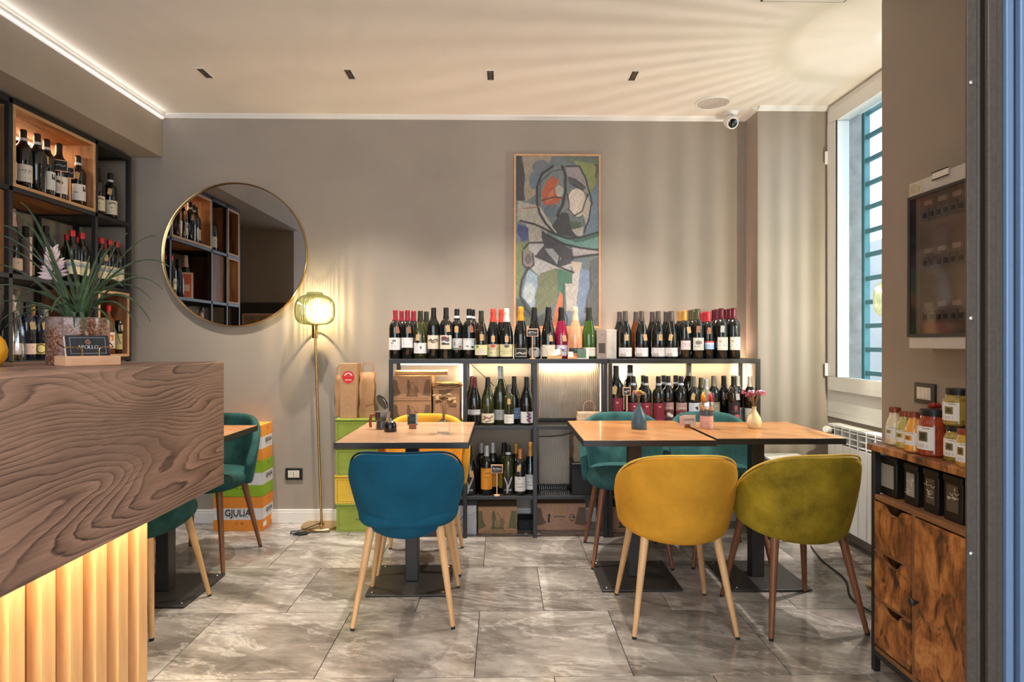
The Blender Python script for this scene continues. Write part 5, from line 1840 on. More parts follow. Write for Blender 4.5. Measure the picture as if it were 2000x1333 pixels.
# ------------------------------------------------------------------ round mirror
b = NT('mirror_silver')
b.p(Base_Color=C(206, 206, 208), Metallic=1.0, Roughness=0.006)
k = b.noise(b.coord(), 3, 2)
b.p(Base_Color=b.ramp(k, [(0.3, C(204, 204, 206)), (0.7, C(208, 208, 210))]))
pc_ = at(458, 497.5, YB - 0.02)
mr = (at(600, 497, YB - 0.02).x - at(316, 497, YB - 0.02).x) / 2
t = thing('wall_mirror', 'large round mirror in a thin brass frame', 'mirror', (pc_.x, YB, pc_.z))
MB().lathe([(0.0, 0.012), (mr - 0.006, 0.012), (mr - 0.006, 0.001), (0.0, 0.001)], 96).build('mirror_glass', b.m, t, rot=(PI / 2, 0, 0))
MB().lathe([(mr - 0.007, 0.001), (mr - 0.007, 0.024), (mr - 0.002, 0.026), (mr, 0.024), (mr, 0.001)], 96).build('frame', BRASS, t, rot=(PI / 2, 0, 0))

# ------------------------------------------------------------------ abstract painting
pa, pb = at(1004, 301, YB - 0.03), at(1173, 641, YB - 0.03)
pw, ph = pb.x - pa.x, pa.z - pb.z
t = thing('painting', 'tall abstract painting of curved dark outlines in a thin wooden frame', 'painting', ((pa.x + pb.x) / 2, YB, pb.z))
fr_ = MB()
fwid = 0.012
fr_.box(-pw / 2, -0.035, 0, pw / 2, -0.002, fwid).box(-pw / 2, -0.035, ph - fwid, pw / 2, -0.002, ph).box(-pw / 2, -0.035, fwid, -pw / 2 + fwid, -0.002, ph - fwid).box(pw / 2 - fwid, -0.035, fwid, pw / 2, -0.002, ph - fwid)
fr_.build('frame', wood('pale_frame_oak', C(190, 138, 94), C(214, 166, 120), (6, 6, 6), 3, 0.1), t, bev=0.0015)
MB().box(-pw / 2 + fwid, -0.028, fwid, pw / 2 - fwid, -0.004, ph - fwid).build('stretcher', plain('raw_canvas', C(190, 180, 160), 0.9), t)
cv = Canvas(65, 60, 672, 1300, 170, 345, (112, 124, 126))
cv.warp(4, 420, 3)
F = cv.fill
F([(60, 50), (110, 50), (130, 200), (125, 380), (60, 385)], (62, 58, 62))
F([(118, 50), (340, 50), (250, 180), (225, 330), (130, 395), (130, 200)], (170, 154, 130))
cv.ell(205, 235, 42, 62, (86, 116, 140), .8)
cv.ell(250, 150, 60, 60, (100, 112, 130), .8)
F([(420, 50), (680, 50), (680, 130), (500, 95), (430, 120)], (96, 112, 96), .8)
F([(480, 85), (645, 110), (655, 260), (610, 340), (590, 230), (540, 150)], (140, 148, 84))
F([(600, 340), (680, 280), (680, 630), (560, 640), (590, 500)], (122, 140, 158))
cv.ell(335, 330, 112, 205, (122, 130, 130))
F([(330, 205), (385, 235), (345, 300), (405, 370), (330, 435), (265, 405), (255, 320), (290, 250)], (196, 92, 52))
F([(300, 330), (340, 300), (330, 380), (290, 400)], (216, 128, 84), .7)
cv.ell(382, 315, 28, 46, (186, 182, 168))
cv.ell(330, 460, 60, 50, (92, 108, 118), .8)
F([(425, 130), (540, 135), (605, 290), (590, 340), (440, 215)], (156, 146, 146))
F([(440, 200), (500, 220), (575, 300), (540, 320), (450, 260)], (74, 78, 84))
cv.ell(508, 400, 70, 104, (224, 208, 190))
F([(590, 355), (628, 430), (575, 565), (545, 460)], (202, 186, 170))
F([(240, 420), (300, 520), (370, 620), (300, 600), (230, 500)], (196, 186, 172))
F([(75, 385), (240, 420), (255, 540), (300, 600), (270, 680), (160, 695), (140, 560), (70, 530)], (184, 174, 158))
F([(405, 470), (450, 480), (475, 600), (525, 655), (380, 630), (330, 575)], (58, 58, 60))
F([(455, 530), (538, 542), (530, 592), (470, 582)], (84, 94, 66))
F([(470, 590), (560, 570), (545, 640), (500, 630)], (190, 180, 166))
F([(75, 555), (150, 580), (150, 680), (105, 692), (70, 620)], (62, 72, 124))
F([(60, 690), (165, 700), (120, 820), (100, 1085), (60, 1085)], (128, 138, 90))
F([(335, 640), (500, 672), (680, 615), (680, 742), (560, 742), (420, 690)], (112, 156, 146))
F([(400, 640), (500, 665), (680, 620), (680, 645), (500, 690)], (52, 92, 76), .8)
F([(480, 720), (680, 755), (680, 790), (490, 800)], (184, 172, 172))
F([(155, 700), (280, 690), (385, 850), (485, 840), (470, 895), (350, 880), (240, 935), (165, 870)], (192, 186, 182))
F([(255, 600), (300, 640), (480, 740), (485, 840), (380, 870), (205, 790), (270, 710), (250, 650)], (66, 62, 68))
F([(280, 730), (340, 730), (398, 800), (370, 850)], (166, 166, 168))
cv.ell(152, 812, 44, 66, (150, 132, 124))
cv.ell(152, 812, 22, 36, (110, 96, 96))
F([(150, 880), (225, 930), (210, 1100), (195, 1215), (115, 1080)], (158, 178, 192))
cv.ell(165, 1060, 36, 80, (206, 210, 206), .7)
F([(240, 910), (365, 878), (385, 1000), (350, 1135), (215, 1215), (200, 1100)], (122, 126, 92))
F([(370, 880), (492, 922), (482, 992), (425, 1000), (412, 1185), (372, 1080)], (70, 118, 94))
F([(385, 1045), (408, 1080), (418, 1200), (400, 1310), (320, 1310), (350, 1180)], (212, 120, 78))
F([(428, 998), (525, 990), (512, 1185), (436, 1185)], (196, 186, 176))
F([(470, 830), (545, 840), (540, 930), (490, 900)], (206, 184, 168))
F([(485, 912), (540, 905), (535, 1002), (482, 992)], (204, 194, 188))
F([(540, 880), (605, 900), (605, 1200), (520, 1310), (420, 1310), (436, 1190), (512, 1185)], (130, 146, 174))
F([(600, 830), (680, 795), (680, 1310), (590, 1310), (580, 1150), (612, 980)], (98, 98, 102))
F([(60, 1095), (130, 1105), (215, 1235), (330, 1180), (320, 1310), (60, 1310)], (78, 86, 84))
F([(65, 1230), (200, 1240), (190, 1310), (65, 1310)], (108, 120, 104))
S = cv.stroke
BK = (34, 32, 36)
S([(330, 130), (260, 190), (225, 280), (222, 400), (240, 480), (290, 560), (350, 625)], 9, BK)
S([(400, 130), (425, 200), (425, 320), (400, 430), (375, 500)], 10, BK)
S([(430, 130), (530, 130), (575, 210), (600, 320), (625, 400), (600, 500), (560, 610)], 6, BK)
S([(260, 380), (330, 360), (405, 370)], 5, (70, 50, 44))
S([(240, 420), (250, 250), (330, 165), (400, 150)], 4, BK, .8)
S([(440, 340), (450, 450), (490, 500), (550, 460), (590, 340)], 5, BK)
S([(505, 230), (575, 290)], 4, BK)
S([(480, 260), (550, 310)], 4, BK)
S([(95, 530), (200, 560), (330, 620), (450, 660), (560, 640), (680, 610)], 8, BK)
S([(300, 640), (420, 700), (540, 730), (680, 745)], 8, BK)
S([(480, 800), (580, 790), (680, 775)], 10, BK)
S([(120, 740), (160, 700), (260, 690)], 6, BK)
S([(150, 870), (110, 960), (100, 1080), (140, 1180), (200, 1240)], 8, BK)
S([(205, 790), (380, 865), (490, 910)], 7, BK)
S([(110, 760), (115, 850), (150, 885), (190, 850), (185, 770)], 5, BK)
S([(385, 790), (375, 850)], 6, BK)
S([(420, 1000), (412, 1180), (445, 1240), (430, 1310)], 6, (44, 84, 72))
S([(605, 880), (612, 1000), (590, 1080), (580, 1200)], 6, (60, 58, 64), .7)
S([(115, 440), (240, 428)], 4, (176, 90, 70))
S([(640, 120), (668, 130), (655, 220)], 5, BK, .8)
cv.X, cv.Y = cv.D0
cv.mottle(0.13, 60, 9)
cv.c = cv.c * 0.80 + rgb(120, 118, 114) * 0.20
me = cv.mesh('painted_canvas', flat((-pw / 2 + fwid, -0.0287, fwid), (pw - 2 * fwid, 0, 0), (0, 0, ph - 2 * fwid)))
put('painted_canvas', me, PAINT, t)


# ------------------------------------------------------------------ sockets and switch
def plate(name, label, cat, loc, rot, w, h, mods):
    t = thing(name, label, cat, loc, rot)
    MB().box(-w / 2, -0.009, -h / 2, w / 2, 0, h / 2).build('plate', plain('black_plate_plastic', C(40, 38, 37), 0.35), t, bev=0.003)
    MB().box(-w * 0.33, -0.012, -h * 0.3, w * 0.33, -0.002, h * 0.3).build('insert', plain('ivory_plastic', C(222, 214, 202), 0.4), t, bev=0.001)
    mods(t)
    return t


p = at(574.5, 926, YB)
def holes(t):
    for dz in (-0.012, 0, 0.012):
        MB().lathe([(0.003, 0), (0.003, 0.0012), (0, 0.0012)], 10).build('socket_hole', RUBBER, t, loc=(0, -0.0115, dz), rot=(PI / 2, 0, 0))
    for dx in (-0.017, 0.017):
        MB().box(dx - 0.0005, -0.0124, -h_pl * 0.3, dx + 0.0005, -0.0118, h_pl * 0.3).build('seam', RUBBER, t)


h_pl = 0.078
plate('wall_socket', 'black framed wall socket beside the floor lamp pole', 'socket', (p.x, YB, p.z), 0, 0.112, h_pl, holes)
p = atx(1809, 769, XR)
def keys(t):
    for dx in (-0.02, 0.0, 0.02):
        MB().box(dx - 0.0095, -0.0145, -0.02, dx + 0.0095, -0.011, 0.02).build('key', plain('ivory_plastic', C(222, 214, 202), 0.4), t, bev=0.001)


plate('light_switch', 'black framed light switch with ivory keys above the jars', 'light switch', (XR, p.y, p.z), -PI / 2, 0.118, 0.08, keys)

# ------------------------------------------------------------------ electrical panel on the right wall
p0 = atx(1775, 375, XR - 0.09)
z1_, z0_ = atx(1775, 360, XR - 0.09).z, atx(1775, 681, XR - 0.09).z
ylen = 0.46
t = thing('electrical_panel', 'white electrical panel with smoked door and rows of breakers', 'electrical panel', (XR, p0.y, z0_))
H = z1_ - z0_
GREYP = plain('pale_grey_plastic', C(206, 200, 192), 0.45, vary=0.03)
MB().box(-0.07, -ylen, 0, 0, 0, H).build('cabinet_body', GREYP, t, bev=0.006)
MB().box(-0.09, -ylen, 0, -0.07, 0, 0.045).build('lower_cover', GREYP, t, bev=0.004)
MB().box(-0.09, -ylen, H - 0.055, -0.07, 0, H).build('upper_cover', GREYP, t, bev=0.004)
MB().box(-0.0705, -ylen + 0.01, 0.045, -0.069, -0.035, H - 0.055).build('mask_plate', plain('beige_mask_plate', C(176, 164, 152), 0.6), t)
for zr in (0.12, 0.32, 0.50):
    b = MB()
    for i in range(10):
        b.box(-0.078, -0.09 - i * 0.036, zr - 0.022, -0.0705, -0.09 - i * 0.036 + 0.03, zr + 0.022)
    br = b.build('breaker_row', plain('breaker_grey', C(150, 144, 138), 0.5), t, bev=0.001)
    b = MB()
    for i in range(10):
        b.box(-0.083, -0.084 - i * 0.036, zr - 0.012, -0.078, -0.084 - i * 0.036 + 0.016, zr + 0.006)
    b.build('breaker_levers', RUBBER, br)
    b = MB()
    for i in range(0, 10, 2):
        b.box(-0.0785, -0.11 - i * 0.036, zr + 0.034, -0.0705, -0.11 - i * 0.036 + 0.04, zr + 0.052)
    b.build('paper_tags', plain('ivory_card', C(238, 230, 216), 0.6), br)
g = NT('smoked_acrylic')
tr = g.n('ShaderNodeBsdfTransparent')
tr.inputs[0].default_value = (0.74, 0.69, 0.66, 1)
gl_ = g.n('ShaderNodeBsdfGlossy')
gl_.inputs['Roughness'].default_value = 0.06
frn = g.n('ShaderNodeLayerWeight')
frn.inputs[0].default_value = 0.5
mx = g.n('ShaderNodeMixShader')
g.set(mx.inputs[0], g.ramp(frn.outputs['Facing'], [(0.0, (0.03, 0.03, 0.03, 1)), (0.7, (0.1, 0.1, 0.1, 1)), (1.0, (0.5, 0.5, 0.5, 1))]))
g.t.links.new(tr.outputs[0], mx.inputs[1])
g.t.links.new(gl_.outputs[0], mx.inputs[2])
g.t.links.new(mx.outputs[0], g.out.inputs[0])
dr = MB().box(-0.094, -ylen, 0.045, -0.091, -0.002, H - 0.056).build('smoked_door', g.m, t)
b = MB()
b.box(-0.096, -0.012, 0.045, -0.07, 0.0, H - 0.056).box(-0.096, -ylen, 0.045, -0.088, 0, 0.056).box(-0.096, -ylen, H - 0.066, -0.088, 0, H - 0.056)
b.build('door_frame', DARK, dr, bev=0.001)
b = MB().box(-0.098, -0.22, H - 0.022, -0.09, -0.14, H + 0.004)
b.build('name_tag', plain('ivory_card', C(238, 230, 216), 0.6), t, bev=0.001)
MB().box(-0.099, -0.222, H - 0.024, -0.0975, -0.138, H - 0.02).box(-0.099, -0.222, H + 0.002, -0.0975, -0.138, H + 0.006).build('tag_border', RUBBER, t)
cv = Canvas(0, 0, 1, 1, 24, 18, (206, 196, 170))
cv.marks(.1, .15, .9, .9, (120, 110, 90), .7, 4, 3)
put('sticker', cv.mesh('sticker', flat((-0.0908, -0.005, H - 0.05), (0, -0.07, 0), (0, 0, 0.044))), PAPER, t)

# ------------------------------------------------------------------ rustic cabinet with jars on the right
CBX = atx(1707, 1000, 1.352).x
CY1 = atz(1707, 1310, 0).y + 0.012
CY0 = 1.735
ZT = 0.825
ZS = 0.645
ZB = 0.095
cb = thing('storage_cabinet', 'rustic brown cabinet with three drawers and a door on black metal legs', 'cabinet', (CBX, CY1, 0))
L = CY1 - CY0
D = 0.285
tk = 0.018
MB().box(-0.012, -L - 0.008, ZT - 0.022, D + 0.01, 0.008, ZT).build('top_board', RUST, cb, bev=0.002)
for (xx, yy_) in ((0.0, -0.022), (0.0, -L), (D - 0.022, -0.022), (D - 0.022, -L)):
    MB().box(xx, yy_, 0.0, xx + 0.022, yy_ + 0.022, ZT - 0.022).build('leg', BLACK, cb, bev=0.002)
MB().box(0.0, -L + 0.022, ZS - tk, D, -0.022, ZS).build('shelf_board', RUST_EDGE, cb, bev=0.0015)
MB().box(0.0, -L + 0.022, ZB - 0.016, D, -0.022, ZB).build('bottom_board', RUST_EDGE, cb, bev=0.0015)
MB().box(0.0, -L + 0.022, ZB - 0.036, 0.02, -0.022, ZB - 0.017).build('bottom_rail', BLACK, cb, bev=0.0015)
MB().box(0.02, -0.036, ZB, D, -0.022, ZS - tk).build('side_panel', RUST, cb)
MB().box(0.02, -L + 0.022, ZB, D, -L + 0.036, ZS - tk).build('side_panel', RUST, cb)
MB().box(D - 0.01, -L + 0.036, ZB, D, -0.036, ZS - tk).build('back_panel', RUST, cb)
YD = atx(1783, 1100, CBX).y - CY1
MB().box(0.002, YD - 0.008, ZB, 0.05, YD + 0.008, ZS - tk).build('divider', RUST_EDGE, cb)
zs_ = [ZB + 0.004, (ZB + (ZS - tk - ZB) / 3), (ZB + 2 * (ZS - tk - ZB) / 3), ZS - tk]
ya, yb = YD + 0.010, -0.024
for k in range(3):
    za, zb_ = zs_[k] + 0.006, zs_[k + 1] - 0.006
    wd = yb - ya
    c0 = (ya + yb) / 2
    notch = [(c0 + 0.062, zb_), (c0 + 0.050, zb_ - 0.006), (c0 + 0.036, zb_ - 0.024), (c0 + 0.022, zb_ - 0.030), (c0 - 0.022, zb_ - 0.030), (c0 - 0.036, zb_ - 0.024), (c0 - 0.050, zb_ - 0.006), (c0 - 0.062, zb_)]
    out = [(yb, za), (yb, zb_)] + notch + [(ya, zb_), (ya, za)]
    dr = MB().prism(out, 0, -0.002, 0.014).build('drawer_front', RUST, cb, smooth=30)
    MB().box(0.016, ya + 0.004, za, 0.22, yb - 0.004, za + 0.09).build('drawer_box', plain('dark_drawer_fabric', C(44, 38, 34), 0.9), dr)
    MB().tube([(-0.003, p_, q_) for p_, q_ in ([(yb, zb_)] + notch + [(ya, zb_)])], 0.0014, 5).build('edge_band', RUST_EDGE, dr)
    if k < 2:
        MB().box(0.0, ya, zs_[k + 1] - 0.0055, 0.05, yb, zs_[k + 1] + 0.0055).build('rail', RUST_EDGE, cb)
dy0, dy1 = -L + 0.024, YD - 0.010
dd = MB().box(-0.002, dy0, ZB + 0.006, 0.014, dy1, ZS - tk - 0.006).build('door', RUST, cb, bev=0.0015)
kz = atx(1790, 1174, CBX).z
kb = MB().lathe([(0.0, 0.0), (0.005, 0.0), (0.005, 0.012), (0.011, 0.016), (0.0125, 0.022), (0.009, 0.027), (0.0, 0.028)], 20)
kb.build('knob', BLACK, dd, loc=(-0.002, dy1 - 0.018, kz), rot=(0, -PI / 2, 0))

# four black tins with windows on the cabinet's open shelf
GLT = plain('tin_window_glass', C(84, 80, 72), 0.08, coat=0.6)
tin_lab = ['black tin with plain grey window at the cabinet end', 'black tin with pale window next to the plain one', 'black tin with dried stalks in its window', 'black tin with coiled dried herbs in its window']
pts_ = [1724, 1768, 1806, 1848]
for i, px in enumerate(pts_):
    c = atx(px, 930, CBX + 0.03)
    wy = (0.105, 0.075, 0.075, 0.085)[i]
    hh = ZT - 0.022 - ZS - (0.016, 0.02, 0.018, 0.016)[i]
    t = thing('tea_tin', tin_lab[i], 'tin', (CBX + 0.03, c.y - 0.028, ZS), (0.0, 0.0, 0.0, 0.0)[i], 'black window tins in the cabinet')
    MB().box(0.0, -wy / 2 + 0.003, 0, 0.16, wy / 2 - 0.003, hh).build('tin_body', plain('black_tin', C(34, 33, 32), 0.35, 0.3), t, bev=0.004)
    MB().box(-0.003, -wy / 2 + 0.002, hh - 0.022, 0.163, wy / 2 - 0.002, hh + 0.001).build('lid', plain('black_tin', C(34, 33, 32), 0.35, 0.3), t, bev=0.004)
    MB().box(-0.002, -wy / 2 + 0.018, 0.03, 0.004, wy / 2 - 0.018, hh - 0.03).build('window', plain('grey_paper_window', C(150, 148, 140), 0.5) if i < 2 else GLT, t)
    if i >= 1:
        rr_ = random.Random(i)
        b = MB()
        for q in range(7):
            y_ = rr_.uniform(-wy / 2 + 0.022, wy / 2 - 0.022)
            z_ = rr_.uniform(0.036, hh - 0.05)
            a_ = rr_.uniform(0, PI)
            b.tube([(-0.0025, y_ + 0.014 * math.cos(a_) * s_ , z_ + 0.014 * math.sin(a_) * abs(s_) ) for s_ in (-1, -0.4, 0.3, 1)], 0.0011, 5)
        b.build('dried_contents', plain('dry_straw', C(206, 192, 160), 0.8), t)


# jars and sauce bottles
def jar_mat(key, c1, c2, scale):
    n = 'preserve_' + key
    if n in MATS:
        return MATS[n]
    b = NT(n)
    vo = b.n('ShaderNodeTexVoronoi')
    b.set(vo.inputs['Vector'], b.coord())
    vo.inputs['Scale'].default_value = scale
    kk = b.noise(b.coord(), scale * 0.7, 4)
    col = b.mix(kk, b.ramp(vo.outputs['Distance'], [(0.15, c1), (0.6, c2)]), c2)
    b.p(Base_Color=col, Roughness=0.1, Coat_Weight=0.8, Coat_Roughness=0.04)
    MATS[n] = b.m
    return b.m


RUSTCAP = plain('red_brown_lid', C(140, 66, 44), 0.35, 0.3)
BLKCAP = plain('black_lid', C(34, 33, 33), 0.35, 0.3)
SBOT = [(0.0, 0.0), (0.024, 0.0), (0.028, 0.004), (0.028, 0.062), (0.025, 0.078), (0.017, 0.098), (0.0145, 0.112), (0.0145, 0.120)]


def jar_label(R, z0, z1, half, pic):
    cv = Canvas(0, 0, 1, 1, 20, 24, (232, 228, 222))
    cv.rect(.26, .22, .72, .66, pic)
    cv.rect(.36, .3, .62, .58, tuple(int(x * 0.6) for x in pic))
    cv.marks(.15, .06, .85, .14, INK, .8, 1, 3)
    cv.marks(.2, .78, .8, .9, (120, 116, 112), .8, 2, 5)
    h_ = math.radians(half)

    def shape(u, v):
        t_ = PI + 0.25 + (u * 2 - 1) * h_
        return (R * math.cos(t_), R * math.sin(t_), z0 + (z1 - z0) * v)
    return cv.mesh('jar_label', shape)


def sauce(label, px, py, col1, col2, key, sc):
    q = atz(px, py, ZT)
    t = thing('sauce_bottle', label, 'jar', (q.x, q.y, ZT), 0, 'small sauce bottles on the cabinet')
    t.scale = (sc, sc, sc)
    MB().lathe(SBOT, 24).build('glass_body', jar_mat(key, col1, col2, 60), t)
    MB().lathe([(0.0185, 0.112), (0.0185, 0.126), (0.016, 0.129), (0.0, 0.129)], 22).build('lid', RUSTCAP, t)
    put('jar_label', jar_label(0.0286, 0.024, 0.064, 62, tuple(int(255 * (c ** (1 / 2.2))) for c in col2[:3])), PAPER, t)
    b = MB()
    h_ = math.radians(20)
    rws = []
    for (r_, z_) in ((0.0292, 0.062), (0.0262, 0.078), (0.0182, 0.098), (0.0155, 0.112)):
        rws.append([(r_ * math.cos(PI + 0.9 + a_), r_ * math.sin(PI + 0.9 + a_), z_) for a_ in (-h_, 0, h_)])
    b.grid(rws).build('dark_reflection_sleeve', BLKCAP, t) if False else None
    return t


sauce('small sauce bottle of pale cream with red brown lid', 1748, 869, C(206, 186, 148), C(226, 208, 172), 'cream', 1.05)
sauce('small sauce bottle of green pesto with red brown lid', 1768, 876, C(150, 140, 62), C(186, 172, 90), 'pesto', 1.0)
sauce('small sauce bottle of orange sauce with red brown lid', 1786, 883, C(206, 132, 44), C(230, 160, 66), 'orange', 1.05)


def big_jar(name, label, x, y, z, R, H, mat, cap, pic, capH=0.016, half=40):
    t = thing(name, label, 'jar', (x, y, z), 0, 'preserving jars on the cabinet')
    MB().lathe([(0.0, 0.0), (R * 0.9, 0.0), (R, 0.006), (R, H * 0.70), (R * 0.96, H * 0.80), (R * 0.84, H * 0.88), (R * 0.82, H)], 32).build('glass_body', mat, t)
    MB().lathe([(R * 0.87, H - 0.004), (R * 0.88, H + capH * 0.7), (R * 0.84, H + capH), (0.0, H + capH)], 32).build('lid', cap, t)
    put('jar_label', jar_label(R + 0.0007, H * 0.16, H * 0.72, half, pic), PAPER, t)
    return t


q = atz(1813, 891, ZT)
Rj = 0.049
TOM = jar_mat('tomato', C(110, 34, 18), C(156, 62, 34), 40)
OLV = jar_mat('olive', C(64, 54, 16), C(164, 138, 62), 70)
bj = big_jar('preserve_jar', 'large jar of red tomato preserve under dried chillies', q.x + 0.026, q.y + 0.008, ZT, Rj, 0.135, TOM, BLKCAP, (90, 84, 50))
b = MB()
rr_ = random.Random(3)
for i in range(9):
    a_ = rr_.uniform(0, 2 * PI)
    r_ = rr_.uniform(0.0, 0.022)
    cxx, cyy = r_ * math.cos(a_), r_ * math.sin(a_)
    b.lathe([(0.0, 0.0), (0.005, 0.003), (0.0065, 0.008), (0.004, 0.014), (0.0, 0.016)], 8, (cxx, cyy, 0.001 + (0.006 if i > 5 else 0)))
o = b.build('dried_chillies', plain('dried_red_chilli', C(158, 40, 34), 0.4), None, loc=(q.x + 0.026, q.y + 0.008, ZT + 0.152))
tag(o, 'small heap of dried red chillies on the tomato jar lid', 'chillies')
o['kind'] = 'stuff'
q2 = atz(1856, 901, ZT)
big_jar('preserve_jar', 'jar of green preserved vegetables under another jar', q2.x + 0.026, q2.y + 0.0, ZT, 0.039, 0.098, OLV, BLKCAP, (120, 110, 60), 0.012)
big_jar('preserve_jar', 'jar of green preserved vegetables stacked on top of another', q2.x + 0.028, q2.y + 0.0, ZT + 0.112, 0.043, 0.100, OLV, BLKCAP, (120, 110, 60), 0.014)
q3 = atz(1880, 912, ZT)
big_jar('preserve_jar', 'jar of yellow preserve with white label at the board front', q3.x + 0.016, q3.y + 0.0, ZT, 0.030, 0.10, jar_mat('yellow', C(130, 96, 30), C(204, 160, 70), 60), RUSTCAP, (130, 110, 50), 0.012)

# ------------------------------------------------------------------ radiator under the window
ra = thing('radiator', 'white column radiator with thermostat valve under the window', 'radiator', (XW - 0.10, 3.72, 0))
nf = 10
zr0, zr1 = 0.10, 0.70
for i in range(nf):
    y1_ = -i * 0.08
    b = MB()
    b.box(0.0, y1_ - 0.0765, zr0, 0.012, y1_ - 0.003, zr1 - 0.11)
    b.box(0.045, y1_ - 0.0765, zr0, 0.055, y1_ - 0.003, zr1 - 0.11)
    for z_ in (zr1 - 0.10, zr1 - 0.065, zr1 - 0.03):
        b.box(0.0, y1_ - 0.076, z_, 0.03, y1_ - 0.004, z_ + 0.006)
    b.box(0.0, y1_ - 0.078, zr0, 0.075, y1_ - 0.072, zr1)
    b.box(0.0, y1_ - 0.076, zr1 - 0.014, 0.075, y1_ - 0.002, zr1)
    b.box(0.02, y1_ - 0.05, zr0 + 0.02, 0.06, y1_ - 0.03, zr1 - 0.015)
    b.build('section', PVC, ra, bev=0.002)
v_ = MB().lathe([(0.0, 0.0), (0.012, 0.0), (0.012, 0.03), (0.02, 0.035), (0.022, 0.075), (0.018, 0.085), (0.0, 0.087)], 20)
v_.build('thermostat_valve', PVC, ra, loc=(0.03, -0.002, zr1 - 0.045), rot=(0, -PI / 2 * 0.9, 0.6))
MB().lathe([(0.016, 0.0), (0.016, 0.02)], 16).build('valve_collar', RUBBER, ra, loc=(0.03, 0.0, zr1 - 0.045), rot=(0, -PI / 2 * 0.9, 0.6))
p = at(1518, 889, 3.80)
wb = thing('storage_box', 'white lidded storage box on the floor beside the pier', 'box', (p.x + 0.03, 3.745, 0))
MB().box(-0.12, -0.11, 0, 0.12, 0.11, p.z - 0.02).build('box_body', PVC, wb, bev=0.008)
MB().box(-0.125, -0.115, p.z - 0.02, 0.125, 0.115, p.z).build('lid', PVC, wb, bev=0.006)
cpts = [Vector((1.80, 3.55, 0.006)), Vector((1.74, 3.30, 0.006)), Vector((1.72, 3.05, 0.006)), Vector((1.62, 2.80, 0.006)), Vector((1.66, 2.5, 0.006))]
o = MB().tube(smooth_path(cpts), 0.004, 6).build('floor_cable', RUBBER, None)
tag(o, 'black cable lying on the floor in front of the radiator', 'cable')

# ------------------------------------------------------------------ things on the dining tables
ZTAB = 0.75
p = atz(751, 838, ZTAB)
mk = thing('espresso_pot', 'stovetop espresso pot with its lid flipped open', 'coffee pot', (p.x - 0.012, p.y, ZTAB), 0.75)
mk.scale = (1.2, 1.2, 1.2)
STEEL = plain('brushed_aluminium', C(150, 148, 146), 0.25, 0.9)
MB().lathe([(0.0, 0.0), (0.026, 0.0), (0.028, 0.004), (0.024, 0.03), (0.024, 0.034), (0.03, 0.038), (0.036, 0.07), (0.036, 0.074)], 8).build('pot_body', STEEL, mk, smooth=20)
ld = MB().lathe([(0.036, 0.0), (0.034, 0.006), (0.012, 0.016), (0.0, 0.018)], 8)
ld.rot(Matrix.Translation((0.016, 0.0, 0.082)) @ Matrix.Rotation(math.radians(62), 4, 'Y') @ Matrix.Translation((-0.036, 0, 0)))
ld.build('lid', BLKCAP, mk, smooth=20)
li = MB().lathe([(0.0, -0.002), (0.03, -0.002), (0.032, 0.001), (0.0, 0.001)], 16)
li.rot(Matrix.Translation((0.016, 0.0, 0.082)) @ Matrix.Rotation(math.radians(62), 4, 'Y') @ Matrix.Translation((-0.036, 0, 0)))
li.build('lid_lining', STEEL, mk)
MB().tube([(-0.034, 0, 0.066), (-0.052, 0, 0.062), (-0.058, 0, 0.04), (-0.056, 0, 0.012)], 0.006, 8).build('handle', RUSTCAP, mk)
p = atz(763, 843, ZTAB)
sb = thing('sugar_pot', 'small black sugar pot with glass knob lid beside the espresso pot', 'pot', (p.x, p.y - 0.005, ZTAB))
MB().lathe([(0.0, 0.0), (0.029, 0.0), (0.031, 0.004), (0.029, 0.035), (0.024, 0.045), (0.022, 0.047), (0.0, 0.047)], 24).build('pot_body', plain('gloss_black', C(24, 25, 28), 0.15), sb)
MB().lathe([(0.022, 0.047), (0.018, 0.052), (0.006, 0.054), (0.004, 0.058), (0.007, 0.064), (0.0, 0.068)], 20).build('lid', CHROME, sb)
p = atz(806, 838, ZTAB)
oc = thing('card_stand', 'small dark card held in a brown wooden block on the oak table', 'card stand', (p.x, p.y, ZTAB))
MB().box(-0.018, -0.012, 0, 0.018, 0.012, 0.026).build('block', wood('red_brown_block', C(110, 56, 30), C(150, 84, 50), (3, 9, 9), 3, 0.1), oc, bev=0.002)
cv = Canvas(0, 0, 1.2, 1.2, 30, 30, (30, 44, 36))
cv.rect(1.0, 0, 1.2, 1.2, (196, 192, 200))
cv.marks(1.03, .1, 1.17, .9, (130, 120, 140), .7, 5, 3)
cv.rect(.06, .08, .16, .3, (150, 156, 150))
cv.marks(.2, .4, .9, .8, (70, 92, 76), .8, 4, 4)
put('card', cv.mesh('card', flat((-0.026, -0.0034, 0.024), (0.052, 0, 0), (0, 0, 0.052))), PAPER, oc)
MB().box(-0.026, -0.003, 0.02, 0.026, -0.001, 0.076).build('card_backing', plain('dark_green_card', C(30, 44, 36), 0.6), oc)


